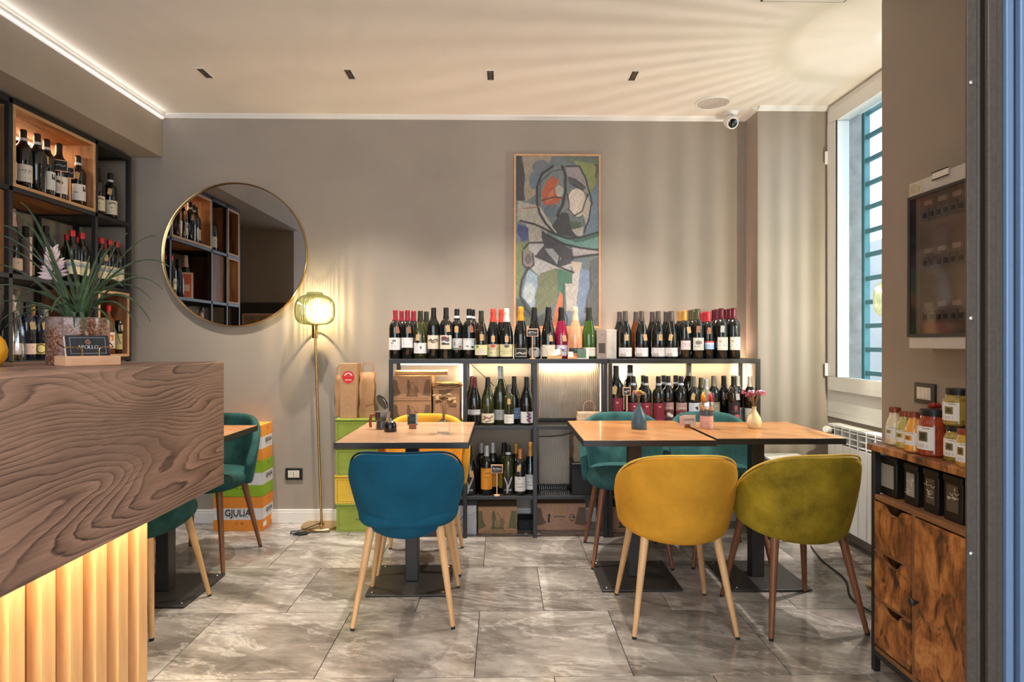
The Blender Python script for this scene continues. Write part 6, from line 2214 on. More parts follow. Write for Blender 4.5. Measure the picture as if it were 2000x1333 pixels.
def sprigs(t, n, base_z, spread, height, mats, rr_, blob=0.008):
    for i in range(n):
        a_ = rr_.uniform(0, 2 * PI)
        s_ = rr_.uniform(0.2, 1.0) * spread
        h_ = height * rr_.uniform(0.75, 1.05)
        tip = Vector((s_ * math.cos(a_), s_ * math.sin(a_) * 0.7, base_z + h_))
        mid = Vector((tip.x * 0.35, tip.y * 0.35, base_z + h_ * 0.55))
        m_ = mats[i % len(mats)]
        st = MB().tube([Vector((0, 0, base_z - 0.02)), mid, tip], 0.0011, 5).build('stem', m_[0], t)
        b = MB()
        for q in range(5):
            d_ = Vector((rr_.uniform(-1, 1), rr_.uniform(-1, 1), rr_.uniform(-0.8, 0.8))) * blob * 1.3
            c_ = tip + d_
            k0 = len(b.v)
            b.lathe([(0.0, -blob * 0.6), (blob * 0.7, -blob * 0.3), (blob, 0.0), (blob * 0.6, blob * 0.5), (0.0, blob * 0.6)], 7, c_)
        b.build('flower_head', m_[1], t)


p = atz(866, 846, ZTAB)
gv = thing('flower_glass', 'small square glass cube holding dried beige flowers', 'vase', (p.x, p.y, ZTAB))
g = NT('clear_glass')
g.p(Base_Color=(0.95, 0.96, 0.96, 1), Roughness=0.02, Transmission_Weight=1.0, IOR=1.45)
k = g.noise(g.coord(), 5, 2)
g.p(Base_Color=g.ramp(k, [(0.3, (0.93, 0.95, 0.95, 1)), (0.7, (0.97, 0.98, 0.98, 1))]))
CLEAR = g.m
MB().box(-0.03, -0.03, 0, 0.03, 0.03, 0.056).build('glass_cube', CLEAR, gv, bev=0.005)
MB().lathe([(0.014, 0.056), (0.016, 0.06), (0.013, 0.068), (0.0, 0.068)], 18).build('neck', CLEAR, gv)
sprigs(gv, 11, 0.07, 0.05, 0.105, [(plain('dry_stem', C(150, 116, 76), 0.8), plain('dried_beige_petals', C(176, 142, 98), 0.85, vary=0.25)),
                                 (plain('dry_stem', C(150, 116, 76), 0.8), plain('dried_brown_petals', C(128, 94, 60), 0.85, vary=0.25))], random.Random(5), 0.011)

p = atz(1248, 838, ZTAB)
bv = thing('flower_vase', 'matt grey blue bottle vase holding dried flowers', 'vase', (p.x, p.y, ZTAB))
MB().lathe([(0.0, 0.0), (0.037, 0.0), (0.039, 0.004), (0.0385, 0.045), (0.034, 0.068), (0.024, 0.09), (0.013, 0.110), (0.010, 0.125), (0.0115, 0.132), (0.008, 0.132), (0.008, 0.118)], 36).build('vase_body', plain('grey_blue_glaze', C(64, 92, 104), 0.4), bv)
sprigs(bv, 8, 0.132, 0.022, 0.06, [(plain('dry_stem', C(150, 116, 76), 0.8), plain('dried_yellow_petals', C(196, 160, 84), 0.85, vary=0.2)),
                                  (plain('dry_stem', C(150, 116, 76), 0.8), plain('dried_pink_petals', C(176, 130, 120), 0.85, vary=0.2))], random.Random(8), 0.008)

p = atz(1341, 836, ZTAB)
mc = thing('menu_card', 'rumpled pink and cream name card in a brown wooden block', 'card stand', (p.x + 0.004, p.y, ZTAB), 0.0)
cv = Canvas(0, 0, 1.5, 1, 40, 28, (234, 212, 194))
cv.fill([(0, .2), (.35, .1), (.5, 1), (0, 1)], (228, 170, 166), .8)
cv.mottle(.06, .4, 6)
me = cv.mesh('card', lambda u, v: (-0.042 + 0.084 * u, -0.004 + 0.002 * math.sin(u * 7), 0.012 + 0.056 * v * (0.86 + 0.14 * min(1, u * 3))))
put('card', me, PAPER, mc)
lettering('card_name', 'DAFNE', 0.0175, INKB, mc, (0.008, -0.0075, 0.042), (PI / 2, 0, -0.02), 0.0002, sx=1.0)
MB().box(-0.014, -0.013, 0, 0.012, 0.006, 0.02).build('block', wood('brown_block', C(110, 64, 26), C(150, 92, 44), (3, 9, 9), 3, 0.1), mc, bev=0.002)

p = atz(1380, 837, ZTAB)
wg = thing('wrapped_glass', 'clear tumbler of pink sweets wrapped in silver and coloured foil', 'glass', (p.x, p.y, ZTAB))
MB().lathe([(0.0, 0.0), (0.031, 0.0), (0.033, 0.004), (0.034, 0.066), (0.0, 0.066)], 28).build('tumbler', plain('pink_filled_glass', C(232, 178, 168), 0.1, coat=0.8, vary=0.1), wg)
MB().lathe([(0.0, 0.066), (0.034, 0.066), (0.035, 0.084), (0.034, 0.096), (0.02, 0.10), (0.0, 0.10)], 28).build('dark_collar', plain('slate_sleeve', C(84, 84, 94), 0.35), wg)
rr_ = random.Random(11)
b = MB()
n = 20
rws = []
for j in range(5):
    rr0 = [0.016, 0.026, 0.035, 0.038, 0.034][j]
    rws.append([(rr0 * math.cos(2 * PI * i / n) * (1 + rr_.uniform(-.12, .12)), -0.008 + rr0 * math.sin(2 * PI * i / n) * (1 + rr_.uniform(-.12, .12)) * 0.8, 0.07 + 0.017 * j + rr_.uniform(-.004, .004)) for i in range(n)])
for r_ in rws:
    r_.append(r_[0])
b.grid(rws).build('silver_foil', plain('crumpled_silver_foil', C(206, 200, 196), 0.18, 0.9), wg, smooth=10)
for nm_, col_, dx_ in (('orange_foil', C(240, 140, 36), -0.018), ('red_foil', C(210, 56, 70), 0.02)):
    b = MB()
    b.grid([[(dx_ - 0.012, -0.012, 0.125), (dx_, -0.018, 0.13), (dx_ + 0.012, -0.01, 0.127)], [(dx_ - 0.014, -0.01, 0.15), (dx_ + 0.002, -0.014, 0.158), (dx_ + 0.01, -0.006, 0.165)], [(dx_ - 0.01, 0.0, 0.175), (dx_, -0.004, 0.185), (dx_ + 0.006, 0.0, 0.19)]])
    o = b.build(nm_, plain(nm_ + '_sheet', col_, 0.25, 0.5), wg)
    o.modifiers.new('thick', 'SOLIDIFY').thickness = 0.0012
MB().lathe([(0.026, 0.10), (0.018, 0.12), (0.012, 0.135), (0.0, 0.136)], 14).build('inner_wrap', plain('dark_wrap', C(90, 80, 60), 0.3, 0.4), wg)

p = atz(1473, 837, ZTAB)
cvz = thing('flower_vase', 'round cream ceramic vase holding pink dried flowers', 'vase', (p.x, p.y, ZTAB))
MB().lathe([(0.0, 0.0), (0.024, 0.0), (0.034, 0.012), (0.037, 0.03), (0.033, 0.052), (0.022, 0.074), (0.012, 0.09), (0.0095, 0.104), (0.0125, 0.112), (0.009, 0.112), (0.008, 0.1)], 36).build('vase_body', plain('cream_glaze', C(232, 210, 164), 0.35, vary=0.05, nscale=12), cvz)
sprigs(cvz, 13, 0.112, 0.055, 0.075, [(plain('dry_stem', C(150, 116, 76), 0.8), plain('rose_petals', C(206, 110, 124), 0.8, vary=0.2)), (plain('dry_stem', C(150, 116, 76), 0.8), plain('lilac_petals', C(206, 190, 212), 0.8, vary=0.15)),
                                     (plain('dry_stem', C(150, 116, 76), 0.8), plain('burgundy_petals', C(140, 60, 76), 0.8, vary=0.2))], random.Random(14), 0.0085)

# ------------------------------------------------------------------ tall black shelf on the left wall
FXL = -2.40
RXL = -2.73
PY = [3.99, 3.664, 3.03, 2.75, 2.5]
ZR = [2.373, 1.946, 1.518, 1.09, 0.66, 0.23]
ts = 0.012
ls = thing('wall_shelf', 'tall black metal wall shelf behind the bar counter', 'shelf', ((FXL + RXL) / 2, 3.25, 0))
ox, oy = (FXL + RXL) / 2, 3.25
for yv in PY:
    for xv in (FXL, RXL):
        MB().box(xv - ts - ox, yv - ts - oy, 0, xv + ts - ox, yv + ts - oy, ZR[0] + ts).build('post', BLACK, ls, bev=0.0015)
for zi, zv in enumerate(ZR):
    for xv in (FXL, RXL):
        MB().box(xv - ts - ox, PY[-1] - oy + ts, zv - ts, xv + ts - ox, PY[0] - oy - ts, zv + ts).build('rail', BLACK, ls, bev=0.0015)
    for yv in PY:
        MB().box(RXL - ox + ts, yv - ts - oy, zv - ts, FXL - ox - ts, yv + ts - oy, zv + ts).build('rail', BLACK, ls)
    if zi > 0:
        for ya_, yb_ in zip(PY[1:], PY[:-1]):
            MB().box(RXL - ox + ts, ya_ - oy + ts, zv - 0.002, FXL - ox - ts, yb_ - oy - ts, zv + ts).build('shelf_board', DARK if not (zi == 1 and ya_ == PY[2]) else BARN, ls)
MB().box(RXL - ox + ts, PY[1] - oy + ts, ZR[0], FXL - ox - ts, PY[0] - oy - ts, ZR[0] + ts).build('shelf_board', BLACK, ls)


def cube(label, yi, zi, lit):
    ya_, yb_ = PY[yi + 1] + ts + 0.001, PY[yi] - ts - 0.001
    za_, zb_ = ZR[zi + 1] + ts + 0.0005, ZR[zi] - ts - 0.001
    t = thing('shelf_box', label, 'wooden box', ((FXL + RXL) / 2, (ya_ + yb_) / 2, za_), 0, 'open wooden boxes set into the wall shelf')
    w, h, d = (yb_ - ya_) / 2, zb_ - za_, 0.175
    e = 0.016
    MB().box(-d, -w, 0, d, w, e).build('bottom_plank', BARN, t)
    MB().box(-d, -w, h - e, d, w, h).build('top_plank', BARN, t)
    MB().box(-d, -w, e, d, -w + e, h - e).build('side_plank', BARN_V, t)
    MB().box(-d, w - e, e, d, w, h - e).build('side_plank', BARN_V, t)
    n = max(2, int((2 * w - 2 * e) / 0.1))
    pw_ = (2 * w - 2 * e) / n
    for i in range(n):
        MB().box(-d, -w + e + i * pw_ + 0.0008, e, -d + 0.01, -w + e + (i + 1) * pw_ - 0.0008, h - e).build('back_plank', BARN_V, t)
    b = MB()
    b.box(d, -w, 0, d + 0.004, w, e).box(d, -w, h - e, d + 0.004, w, h).box(d, -w, e, d + 0.004, -w + e, h - e).box(d, w - e, e, d + 0.004, w, h - e)
    b.build('front_edging', BARN_EDGE, t)
    if lit:
        MB().box(-d + 0.012, -w + e + 0.01, h - e - 0.012, -d + 0.022, w - e - 0.01, h - e - 0.002).build('led_strip', emit('amber_led', (1.0, 0.68, 0.34, 1), 6.0), t)
        lamp_light('box_led', 'AREA', (-d + 0.03, 0, h - e - 0.014), 3.2 * w / 0.3, (1.0, 0.66, 0.34), t, shape='RECTANGLE', size=0.01, size_y=2 * w - 0.06, rot=(0, math.radians(-25), 0))
    return t


cube('wide lit wooden box holding a row of white labelled bottles', 1, 0, True)
cube('narrow wooden box at the far shelf end seen in the mirror', 3, 0, False)
cube('narrow lit wooden box with one bottle seen in the mirror', 3, 1, True)
cube('small wooden box by the back wall with two bottles', 0, 2, False)
tag(MB().box(0, 0, 0, 0.02, PY[2] - PY[3] - 2 * ts - 0.004, ZR[1] - ZR[2] - 2 * ts - 0.004).build('cupboard_front', BARN_V, None, loc=(FXL - 0.03, PY[3] + ts + 0.002, ZR[2] + ts + 0.002)),
    'closed brown wooden cupboard front in the wall shelf seen in the mirror', 'cupboard')

# bottles of the left shelf: x in the photograph fixes their place along the shelf
def left_row(items, z, group):
    for it in items:
        px, X, kind, gl, cap, lab, label = it[:7]
        kw = dict(it[7]) if len(it) > 7 else {}
        p_ = atx(px, 500, X)
        kw.setdefault('rot', 0.85)
        bottle(X, p_.y, z, kind, gl, cap, lab, label, group, **kw)


zA = ZR[1] + ts + 0.0005 + 0.017
left_row([
    (26.5, -2.47, 'bordeaux', 'black', 'black', 'barolo', 'black capped bottle with two line white label at the lit box edge', dict(scale=1.03)),
    (43.5, -2.46, 'bordeaux', 'black', 'black', 'barolo', 'bottle with two line white label and white collar in the lit box', dict(scale=1.03, band='white')),
    (63, -2.45, 'bordeaux', 'black', 'black', None, 'dark bottle turned away with kraft tag in the lit box', dict(scale=1.05, band='white', tagc='k', tagx=0.012, rot=1.9)),
    (91, -2.46, 'bordeaux', 'black', 'black', 'tower', 'banded bottle with tower picture label in the lit box', dict(scale=1.05, band='white')),
    (115, -2.46, 'bordeaux', 'black', 'black', 'chess', 'bottle with chess piece label behind a chalk tag', dict(scale=1.07)),
    (152.5, -2.46, 'bordeaux', 'black', 'black', 'tower', 'banded tower label bottle standing apart in the lit box', dict(scale=1.0, band='white', tagc='k', tagx=-0.012)),
    (32, -2.60, 'bordeaux', 'black', 'black', 'barolo', 'black capped bottle in the back row of the lit box', dict(scale=1.0)),
    (54, -2.60, 'bordeaux', 'black', 'wine', 'barolo', 'dark red capped black bottle in the back row of the lit box', dict(scale=1.0)),
    (78, -2.60, 'bordeaux', 'brown', 'wine', 'barolo', 'dark red capped brown bottle in the back row of the lit box', dict(scale=1.0)),
], zA, 'bottles in the lit wooden box')
zs1 = ZR[1] + ts
left_row([
    (191, -2.47, 'bordeaux', 'black', 'black', 'bird', 'bottle with bird label half hidden by the shelf post'),
    (215.5, -2.47, 'bordeaux', 'black', 'black', 'bird', 'banded bottle with bird label in the open end bay', dict(band='white', tagc='k', tagx=-0.012)),
], zs1, 'bottles in the open end bay')
p = atx(212, 400, -2.62)
t = thing('bottle_carton', 'white bottle carton behind the bird label bottles', 'carton', (-2.615, p.y + 0.02, zs1), 0.2)
MB().box(-0.05, -0.06, 0, 0.05, 0.06, 0.30).build('carton_body', plain('white_card', C(214, 204, 192), 0.6), t, bev=0.001)
cv = Canvas(0, 0, 1, 2, 20, 40, (216, 208, 198))
cv.marks(.15, .5, .85, .66, (90, 86, 90), .8, 2, 3)
put('printed_face', cv.mesh('printed_face', flat((0.0507, -0.06, 0), (0, 0.12, 0), (0, 0, 0.30))), PAPER, t)
for px, z_, lab_ in ((119, 0.155, 'chalk price tag hanging before the chess label bottle'), (137, 0.135, 'chalk price tag hanging beside the tower label bottle')):
    p_ = atx(px, 400, -2.415)
    w_ = 0.062 if px < 130 else 0.04
    t = thing('chalk_tag', lab_, 'sign', (p_.x, p_.y, zA), 0.75, 'chalk tags on bottle sticks')
    MB().box(-w_ / 2, -0.002, z_, w_ / 2, 0.002, z_ + 0.062).build('frame', PINE, t)
    MB().box(-w_ / 2 + 0.004, -0.003, z_ + 0.004, w_ / 2 - 0.004, 0.0, z_ + 0.058).build('slate', RUBBER, t)
    MB().box(-0.003, -0.002, 0.004, 0.003, 0.002, z_).build('peg', PINE, t)
    MB().box(-0.014, -0.012, 0, 0.014, 0.012, 0.004).build('foot', PINE, t)
    MB().tube([(-w_ * 0.35, -0.0035, z_ + 0.03), (-w_ * 0.1, -0.0035, z_ + 0.036), (w_ * 0.1, -0.0035, z_ + 0.028), (w_ * 0.35, -0.0035, z_ + 0.034)], 0.0011, 5).build('chalk_line', WHITE, t)
zs2 = ZR[2] + ts
left_row([
    (199, -2.45, 'bordeaux', 'black', 'wax', 'harbour', 'red wax capped harbour label bottle wearing a kraft tag in the end bay', dict(tagc='k', tagx=0.012)),
    (213, -2.45, 'bordeaux', 'black', 'wax', 'harbour', 'middle red wax capped harbour label bottle of the end bay'),
    (229, -2.45, 'bordeaux', 'black', 'wax', 'harbour', 'red wax capped harbour label bottle beside the corner post of the end bay'),
    (206, -2.60, 'bordeaux', 'black', 'wax', 'harbour', 'red wax capped bottle in the rear of the end bay'),
    (141, -2.45, 'bordeaux', 'black', 'wax', 'harbour', 'red wax capped bottle beside the pink plant flower'),
    (160, -2.45, 'bordeaux', 'black', 'wax', 'harbour', 'red wax capped bottle beside the shelf post behind plant leaves'),
    (131, -2.58, 'bordeaux', 'black', 'wax', None, 'red wax capped bottle in the second row behind plant leaves'),
    (152, -2.58, 'bordeaux', 'black', 'wax', None, 'red wax capped bottle in the second row behind plant leaves'),
    (22, -2.52, 'sparkling', 'black', 'pinkfoil', 'prosecco', 'sparkling bottle with patterned pink foil left of the plant', dict(scale=1.1)),
    (50, -2.60, 'burgundy', 'olive', 'dgreen', 'prosecco', 'olive bottle with pale label behind the plant leaves'),
    (90, -2.48, 'burgundy', 'blueblack', 'black', None, 'dark blue bottle behind the plant leaves'),  # blue reflection put into the colour of the dark glass
], zs2, 'bottles on the second shelf')
zs3 = ZR[3] + ts
left_row([
    (211, -2.45, 'bordeaux', 'amber', 'wax', 'ember', 'red topped bottle with orange square label in the small box', dict(scale=1.0)),
    (233.5, -2.45, 'bordeaux', 'black', 'black', 'parch', 'bottle with parchment coloured label in the small box', dict(scale=0.94, tagc='k', tagx=0.006)),
], ZR[3] + ts + 0.017, 'bottles in the small wooden box')
left_row([
    (50, -2.44, 'bordeaux', 'blueblack', 'black', 'prosecco', 'slim dark blue bottle with kraft tag beside the wrapped bottle', dict(tagc='k', tagx=0.012)),
    (77, -2.44, 'bordeaux', 'blueblack', 'black', 'ochre', 'slim dark blue bottle with yellow round label and kraft tag', dict(tagc='k', tagx=0.012)),
    (63, -2.57, 'bordeaux', 'brown', 'gold', None, 'gold capped brown bottle in the rear row behind the slim blue bottles'),
    (88, -2.57, 'bordeaux', 'brown', 'silver', None, 'silver capped brown bottle in the rear row behind the slim blue bottles'),
], zs3, 'bottles on the third shelf')
p = atx(25, 640, -2.44)
wr = bottle(-2.44, p.y, zs3, 'sparkling', 'brown', 'pinkfoil', 'prosecco', 'sparkling bottle wrapped in crinkled clear film', 'bottles on the third shelf', scale=1.02, rot=0.8)
g = NT('crinkled_clear_film')
tr = g.n('ShaderNodeBsdfTransparent')
tr.inputs[0].default_value = (0.9, 0.9, 0.93, 1)
gl_ = g.n('ShaderNodeBsdfGlossy')
gl_.inputs['Roughness'].default_value = 0.12
mx = g.n('ShaderNodeMixShader')
g.set(mx.inputs[0], g.ramp(g.noise(g.coord('Object', (9, 9, 1.5)), 8, 4), [(0.45, (0.05, 0.05, 0.05, 1)), (0.65, (0.5, 0.5, 0.5, 1))]))
g.t.links.new(tr.outputs[0], mx.inputs[1])
g.t.links.new(gl_.outputs[0], mx.inputs[2])
g.t.links.new(mx.outputs[0], g.out.inputs[0])
fl_ = MB().lathe([(0.055, 0.0), (0.058, 0.05), (0.052, 0.13), (0.04, 0.2), (0.026, 0.25), (0.02, 0.27), (0.03, 0.32), (0.04, 0.35)], 44, rib=11, amp=0.09)
fl_.f = [f for f in fl_.f if len(f) == 4]
fl_.build('film_wrap', g.m, wr, smooth=25)
t = thing('framed_print', 'small framed orange print standing on the wall shelf, seen in the mirror', 'picture', (-2.50, 3.27, zs2 + 0.001), math.radians(150))
MB().box(-0.07, 0.0, 0, 0.07, 0.012, 0.21).build('frame', plain('blush_frame', C(226, 190, 170), 0.5), t, bev=0.002)
cv = Canvas(0, 0, 1, 1.5, 24, 36, (206, 100, 66))
cv.rect(.1, .7, .45, 1.1, (226, 196, 180))
cv.marks(.55, .8, .9, 1.1, (236, 170, 140), .8, 3, 4)
put('printed_sheet', cv.mesh('printed_sheet', flat((-0.055, -0.0007, 0.015), (0.11, 0, 0), (0, 0, 0.18))), PAPER, t)
# bottles of the hidden bays, seen in the mirror
for y_, z_, lab_ in ((2.86, zs1, 'dark bottle in the open bay seen only in the mirror'), (2.93, zs1, 'dark bottle in the open bay seen only in the mirror')):
    bottle(-2.47, y_, z_, 'bordeaux', 'black', 'black', 'barolo', lab_, 'bottles seen in the mirror', rot=2.2, scale=1.05)
bottle(-2.47, 2.63, zA, 'burgundy', 'black', 'black', 'bird', 'single bottle in the narrow unlit box seen in the mirror', 'bottles seen in the mirror', rot=2.2)
bottle(-2.47, 2.63, ZR[2] + ts + 0.017, 'bordeaux', 'black', 'black', 'crest', 'single bottle in the narrow lit box seen in the mirror', 'bottles seen in the mirror', rot=2.2, scale=1.08)

# pictures leaning at the passage wall, seen in the mirror
t = thing('leaning_picture', 'small framed abstract picture leaning at the passage wall', 'picture', (-2.62, 1.40, 0.9), 0)
MB().box(-0.2, -0.01, 0, 0.2, 0.012, 0.6).build('frame', PINE, t)
cv = Canvas(0, 0, 1, 1.4, 30, 42, (168, 140, 112))
cv.ell(.4, .9, .3, .35, (130, 136, 110))
cv.ell(.6, .5, .25, .3, (196, 150, 110))
cv.stroke([(.1, .3), (.5, .5), (.4, .9), (.9, 1.2)], .03, (60, 50, 46))
cv.mottle(.15, .3, 5)
put('painted_canvas', cv.mesh('painted_canvas', lambda u, v: (0.18 - 0.36 * u, 0.0135, 0.02 + 0.56 * v)), PAINT, t)
t2 = MB().box(-2.95, 1.37, 0.0, -2.35, 1.385, 1.62).build('dark_board', plain('dark_brown_board', C(62, 52, 46), 0.6), None, bev=0.002)
tag(t2, 'dark brown board standing behind the small leaning picture', 'board')
side_board = MB().box(-2.95, 1.386, 0, -2.38, 1.60, 0.898).build('side_cabinet', BARN_V, None, bev=0.003)
tag(side_board, 'brown side cabinet under the leaning picture', 'cabinet')

# ------------------------------------------------------------------ on the counter: potted plant, card holder, yellow vase
pp = at(153, 660, 2.06)
pl = thing('potted_plant', 'air plant with long arching green leaves in a speckled brown pot', 'plant', (pp.x, pp.y, CZ))
b = NT('speckled_glaze')
k1 = b.noise(b.coord(), 130, 4, 0.7)
k2 = b.noise(b.coord(), 14, 4, 0.6)
cc = b.ramp(k1, [(0.36, C(64, 36, 26)), (0.48, C(122, 78, 58)), (0.58, C(156, 116, 96)), (0.7, C(196, 170, 160))])
cc = b.mix(b.ramp(k2, [(0.45, (0, 0, 0, 1)), (0.65, (0.6, 0.6, 0.6, 1))]), cc, C(150, 138, 140))
b.p(Base_Color=cc, Roughness=0.25, Coat_Weight=0.5)
ptop = at(153, 621, 2.06).z - CZ
pr_ = 0.088
MB().lathe([(0.0, 0.0), (pr_ * 0.97, 0.0), (pr_, 0.004), (pr_, ptop - 0.004), (pr_ - 0.004, ptop), (pr_ - 0.01, ptop - 0.004), (pr_ - 0.012, ptop - 0.03), (0.0, ptop - 0.03)], 40).build('pot', b.m, pl)
MB().lathe([(pr_ - 0.013, ptop - 0.0295), (0.04, ptop - 0.02), (0.0, ptop - 0.016)], 24).build('soil', plain('dark_soil', C(52, 42, 34), 0.95, vary=0.3, nscale=90, bump=0.6), pl)
b = NT('plant_leaf_green')
kk = b.noise(b.coord('Object', (6, 6, 6)), 5, 4)
b.p(Base_Color=b.ramp(kk, [(0.3, C(34, 52, 32)), (0.6, C(62, 88, 50)), (0.8, C(104, 124, 74))]), Roughness=0.45, Sheen_Weight=0.1)
LEAF = b.m


def leaf(root, tip, rise, w):
    root, tip = Vector(root), Vector(tip)
    n = 14
    c1 = root.lerp(tip, 0.28) + Vector((0, 0, rise))
    c2 = root.lerp(tip, 0.72) + Vector((0, 0, rise * 0.95))
    rws = []
    side = (tip - root).cross(Vector((0, 0, 1)))
    if side.length < 1e-4:
        side = Vector((1, 0, 0))
    side.normalize()
    for i in range(n + 1):
        t_ = i / n
        p_ = (1 - t_) ** 3 * root + 3 * (1 - t_) ** 2 * t_ * c1 + 3 * (1 - t_) * t_ * t_ * c2 + t_ ** 3 * tip
        ww = w * (1 - t_ ** 1.6) * (0.8 + 0.2 * math.sin(PI * min(1, t_ * 2.5))) + 0.0006
        up = Vector((0, 0, 1))
        rws.append([p_ - side * ww + up * ww * 0.55, p_ - up * 0.001, p_ + side * ww + up * ww * 0.55])
    o = MB().grid(rws).build('leaf', LEAF, pl, smooth=80)
    m = o.modifiers.new('thick', 'SOLIDIFY')
    m.thickness = 0.0012


D0 = 2.06
crown = Vector((0, 0, ptop - 0.02))
tips = [  # tip in the photograph, depth offset, rise
    (-30, 455, -.05, .10, .010), (-40, 520, .05, .09, .010), (-30, 560, -.1, .06, .010), (-35, 600, .1, .06, .009), (-20, 650, -.12, .10, .009), (10, 640, .12, .08, .008),
    (40, 395, .02, .10, .011), (20, 410, .1, .10, .010), (95, 452, .08, .05, .008), (305, 460, .1, .09, .008), (330, 520, -.04, .12, .009), (318, 565, .06, .12, .009),
    (296, 585, -.05, .12, .008), (294, 628, .02, .13, .009), (290, 622, -.1, .11, .008), (270, 640, -.08, .10, .008), (236, 672, -.1, .11, .007), (165, 652, -.14, .07, .010),
    (248, 455, .12, .06, .008), (225, 470, -.06, .05, .009), (200, 480, .12, .03, .008), (66, 652, -.12, .10, .008), (60, 560, .14, .08, .008), (95, 500, -.1, .05, .010),
    (130, 470, .15, .03, .009), (175, 500, .15, .03, .009), (240, 560, -.14, .09, .009), (100, 610, -.15, .09, .008), (145, 640, -.16, .06, .009), (-10, 480, .14, .08, .008),
    (200, 580, -.16, .07, .009), (270, 540, .15, .08, .008), (30, 590, .0, .09, .009), (5, 440, -.12, .09, .010)]
rr_ = random.Random(21)
for (px, py, dd_, rise, w_) in tips:
    tp = at(px, py, D0 + dd_) - Vector((pp.x, pp.y, CZ))
    a_ = rr_.uniform(0, 2 * PI)
    leaf(crown + Vector((0.018 * math.cos(a_), 0.018 * math.sin(a_), rr_.uniform(-.01, .012))), tp, rise, w_)
# pale pink feathery flower
fc = at(104, 515, D0 + 0.03) - Vector((pp.x, pp.y, CZ))
MB().tube([crown, crown.lerp(fc, 0.5) + Vector((0.0, 0, 0.01)), fc + Vector((0, 0, -0.04))], 0.005, 8, r1=0.004).build('flower_stalk', plain('pale_stalk', C(176, 160, 120), 0.6), pl)
b = NT('pink_bract')
kk = b.noise(b.coord('Object'), 12, 3)
b.p(Base_Color=b.ramp(kk, [(0.3, C(206, 166, 176)), (0.7, C(226, 200, 190))]), Roughness=0.6)
for i in range(22):
    f_ = i / 21
    a_ = (i % 2 * 2 - 1) * math.radians(18 + 62 * (1 - f_)) + rr_.uniform(-.08, .08)
    base_ = fc + Vector((0, 0.004 * (i % 3 - 1), -0.05 + 0.085 * f_))
    L2 = 0.052 - 0.018 * f_
    tip_ = base_ + Vector((L2 * math.sin(a_), rr_.uniform(-.012, .012), L2 * math.cos(a_)))
    b2 = MB()
    rws = []
    d_ = (tip_ - base_)
    sd = Vector((d_.z, 0, -d_.x)).normalized()
    for q in range(5):
        tq = q / 4
        ww = 0.008 * math.sin(PI * min(0.97, 0.18 + tq * 0.8))
        c_ = base_ + d_ * tq + Vector((0, -0.003 * math.sin(PI * tq), 0))
        rws.append([c_ - sd * ww, c_ + Vector((0, -0.0015, 0)), c_ + sd * ww])
    o = b2.grid(rws).build('petal', b.m, pl, smooth=80)
    o.modifiers.new('thick', 'SOLIDIFY').thickness = 0.001

# card holder
p0 = atz(128, 716, CZ)
ang = math.radians(52)
hc = thing('card_holder', 'pale wooden business card holder with brass wire and black cards', 'card holder', (p0.x, p0.y, CZ), ang)
W_, D_, H_ = 0.152, 0.10, 0.030
MB().box(0, 0, 0, W_, D_, H_).build('wooden_base', PINE, hc, bev=0.0015)
CARDB = plain('black_card', C(38, 40, 46), 0.5)
th_ = math.radians(-17)
M = Matrix.Translation((0.014, 0.03, H_)) @ Matrix.Rotation(th_, 4, 'X')
for i in range(9):
    b = MB().box(0, 0.0022 * i, 0, 0.118, 0.0022 * i + 0.0013, 0.068)
    b.rot(M)
    b.build('business_card', CARDB if i < 3 else plain('ivory_card', C(238, 230, 216), 0.6), hc)
LINE = plain('silver_print', C(190, 196, 204), 0.5)
b = MB()
for (xa_, za_, xb_, zb_) in ((0.010, 0.008, 0.108, 0.0088), (0.010, 0.060, 0.108, 0.0608), (0.010, 0.008, 0.0108, 0.0608), (0.1072, 0.008, 0.108, 0.0608)):
    b.box(xa_, -0.0004, za_, xb_, 0.0, zb_)
b.rot(M)
b.build('printed_border', LINE, hc)
b = MB()
for i in range(16):
    a_ = 2 * PI * i / 16
    b.tube([(0.059 + 0.003 * math.cos(a_), -0.0004, 0.046 + 0.003 * math.sin(a_)), (0.059 + 0.0085 * math.cos(a_), -0.0004, 0.046 + 0.0085 * math.sin(a_))], 0.00055, 4)
b.lathe([(0.0, -0.0006), (0.0032, -0.0004), (0.0032, 0.0)], 14, (0, 0, 0)) if False else None
b.rot(M)
b.build('sun_emblem', plain('copper_print', C(196, 140, 110), 0.5), hc)


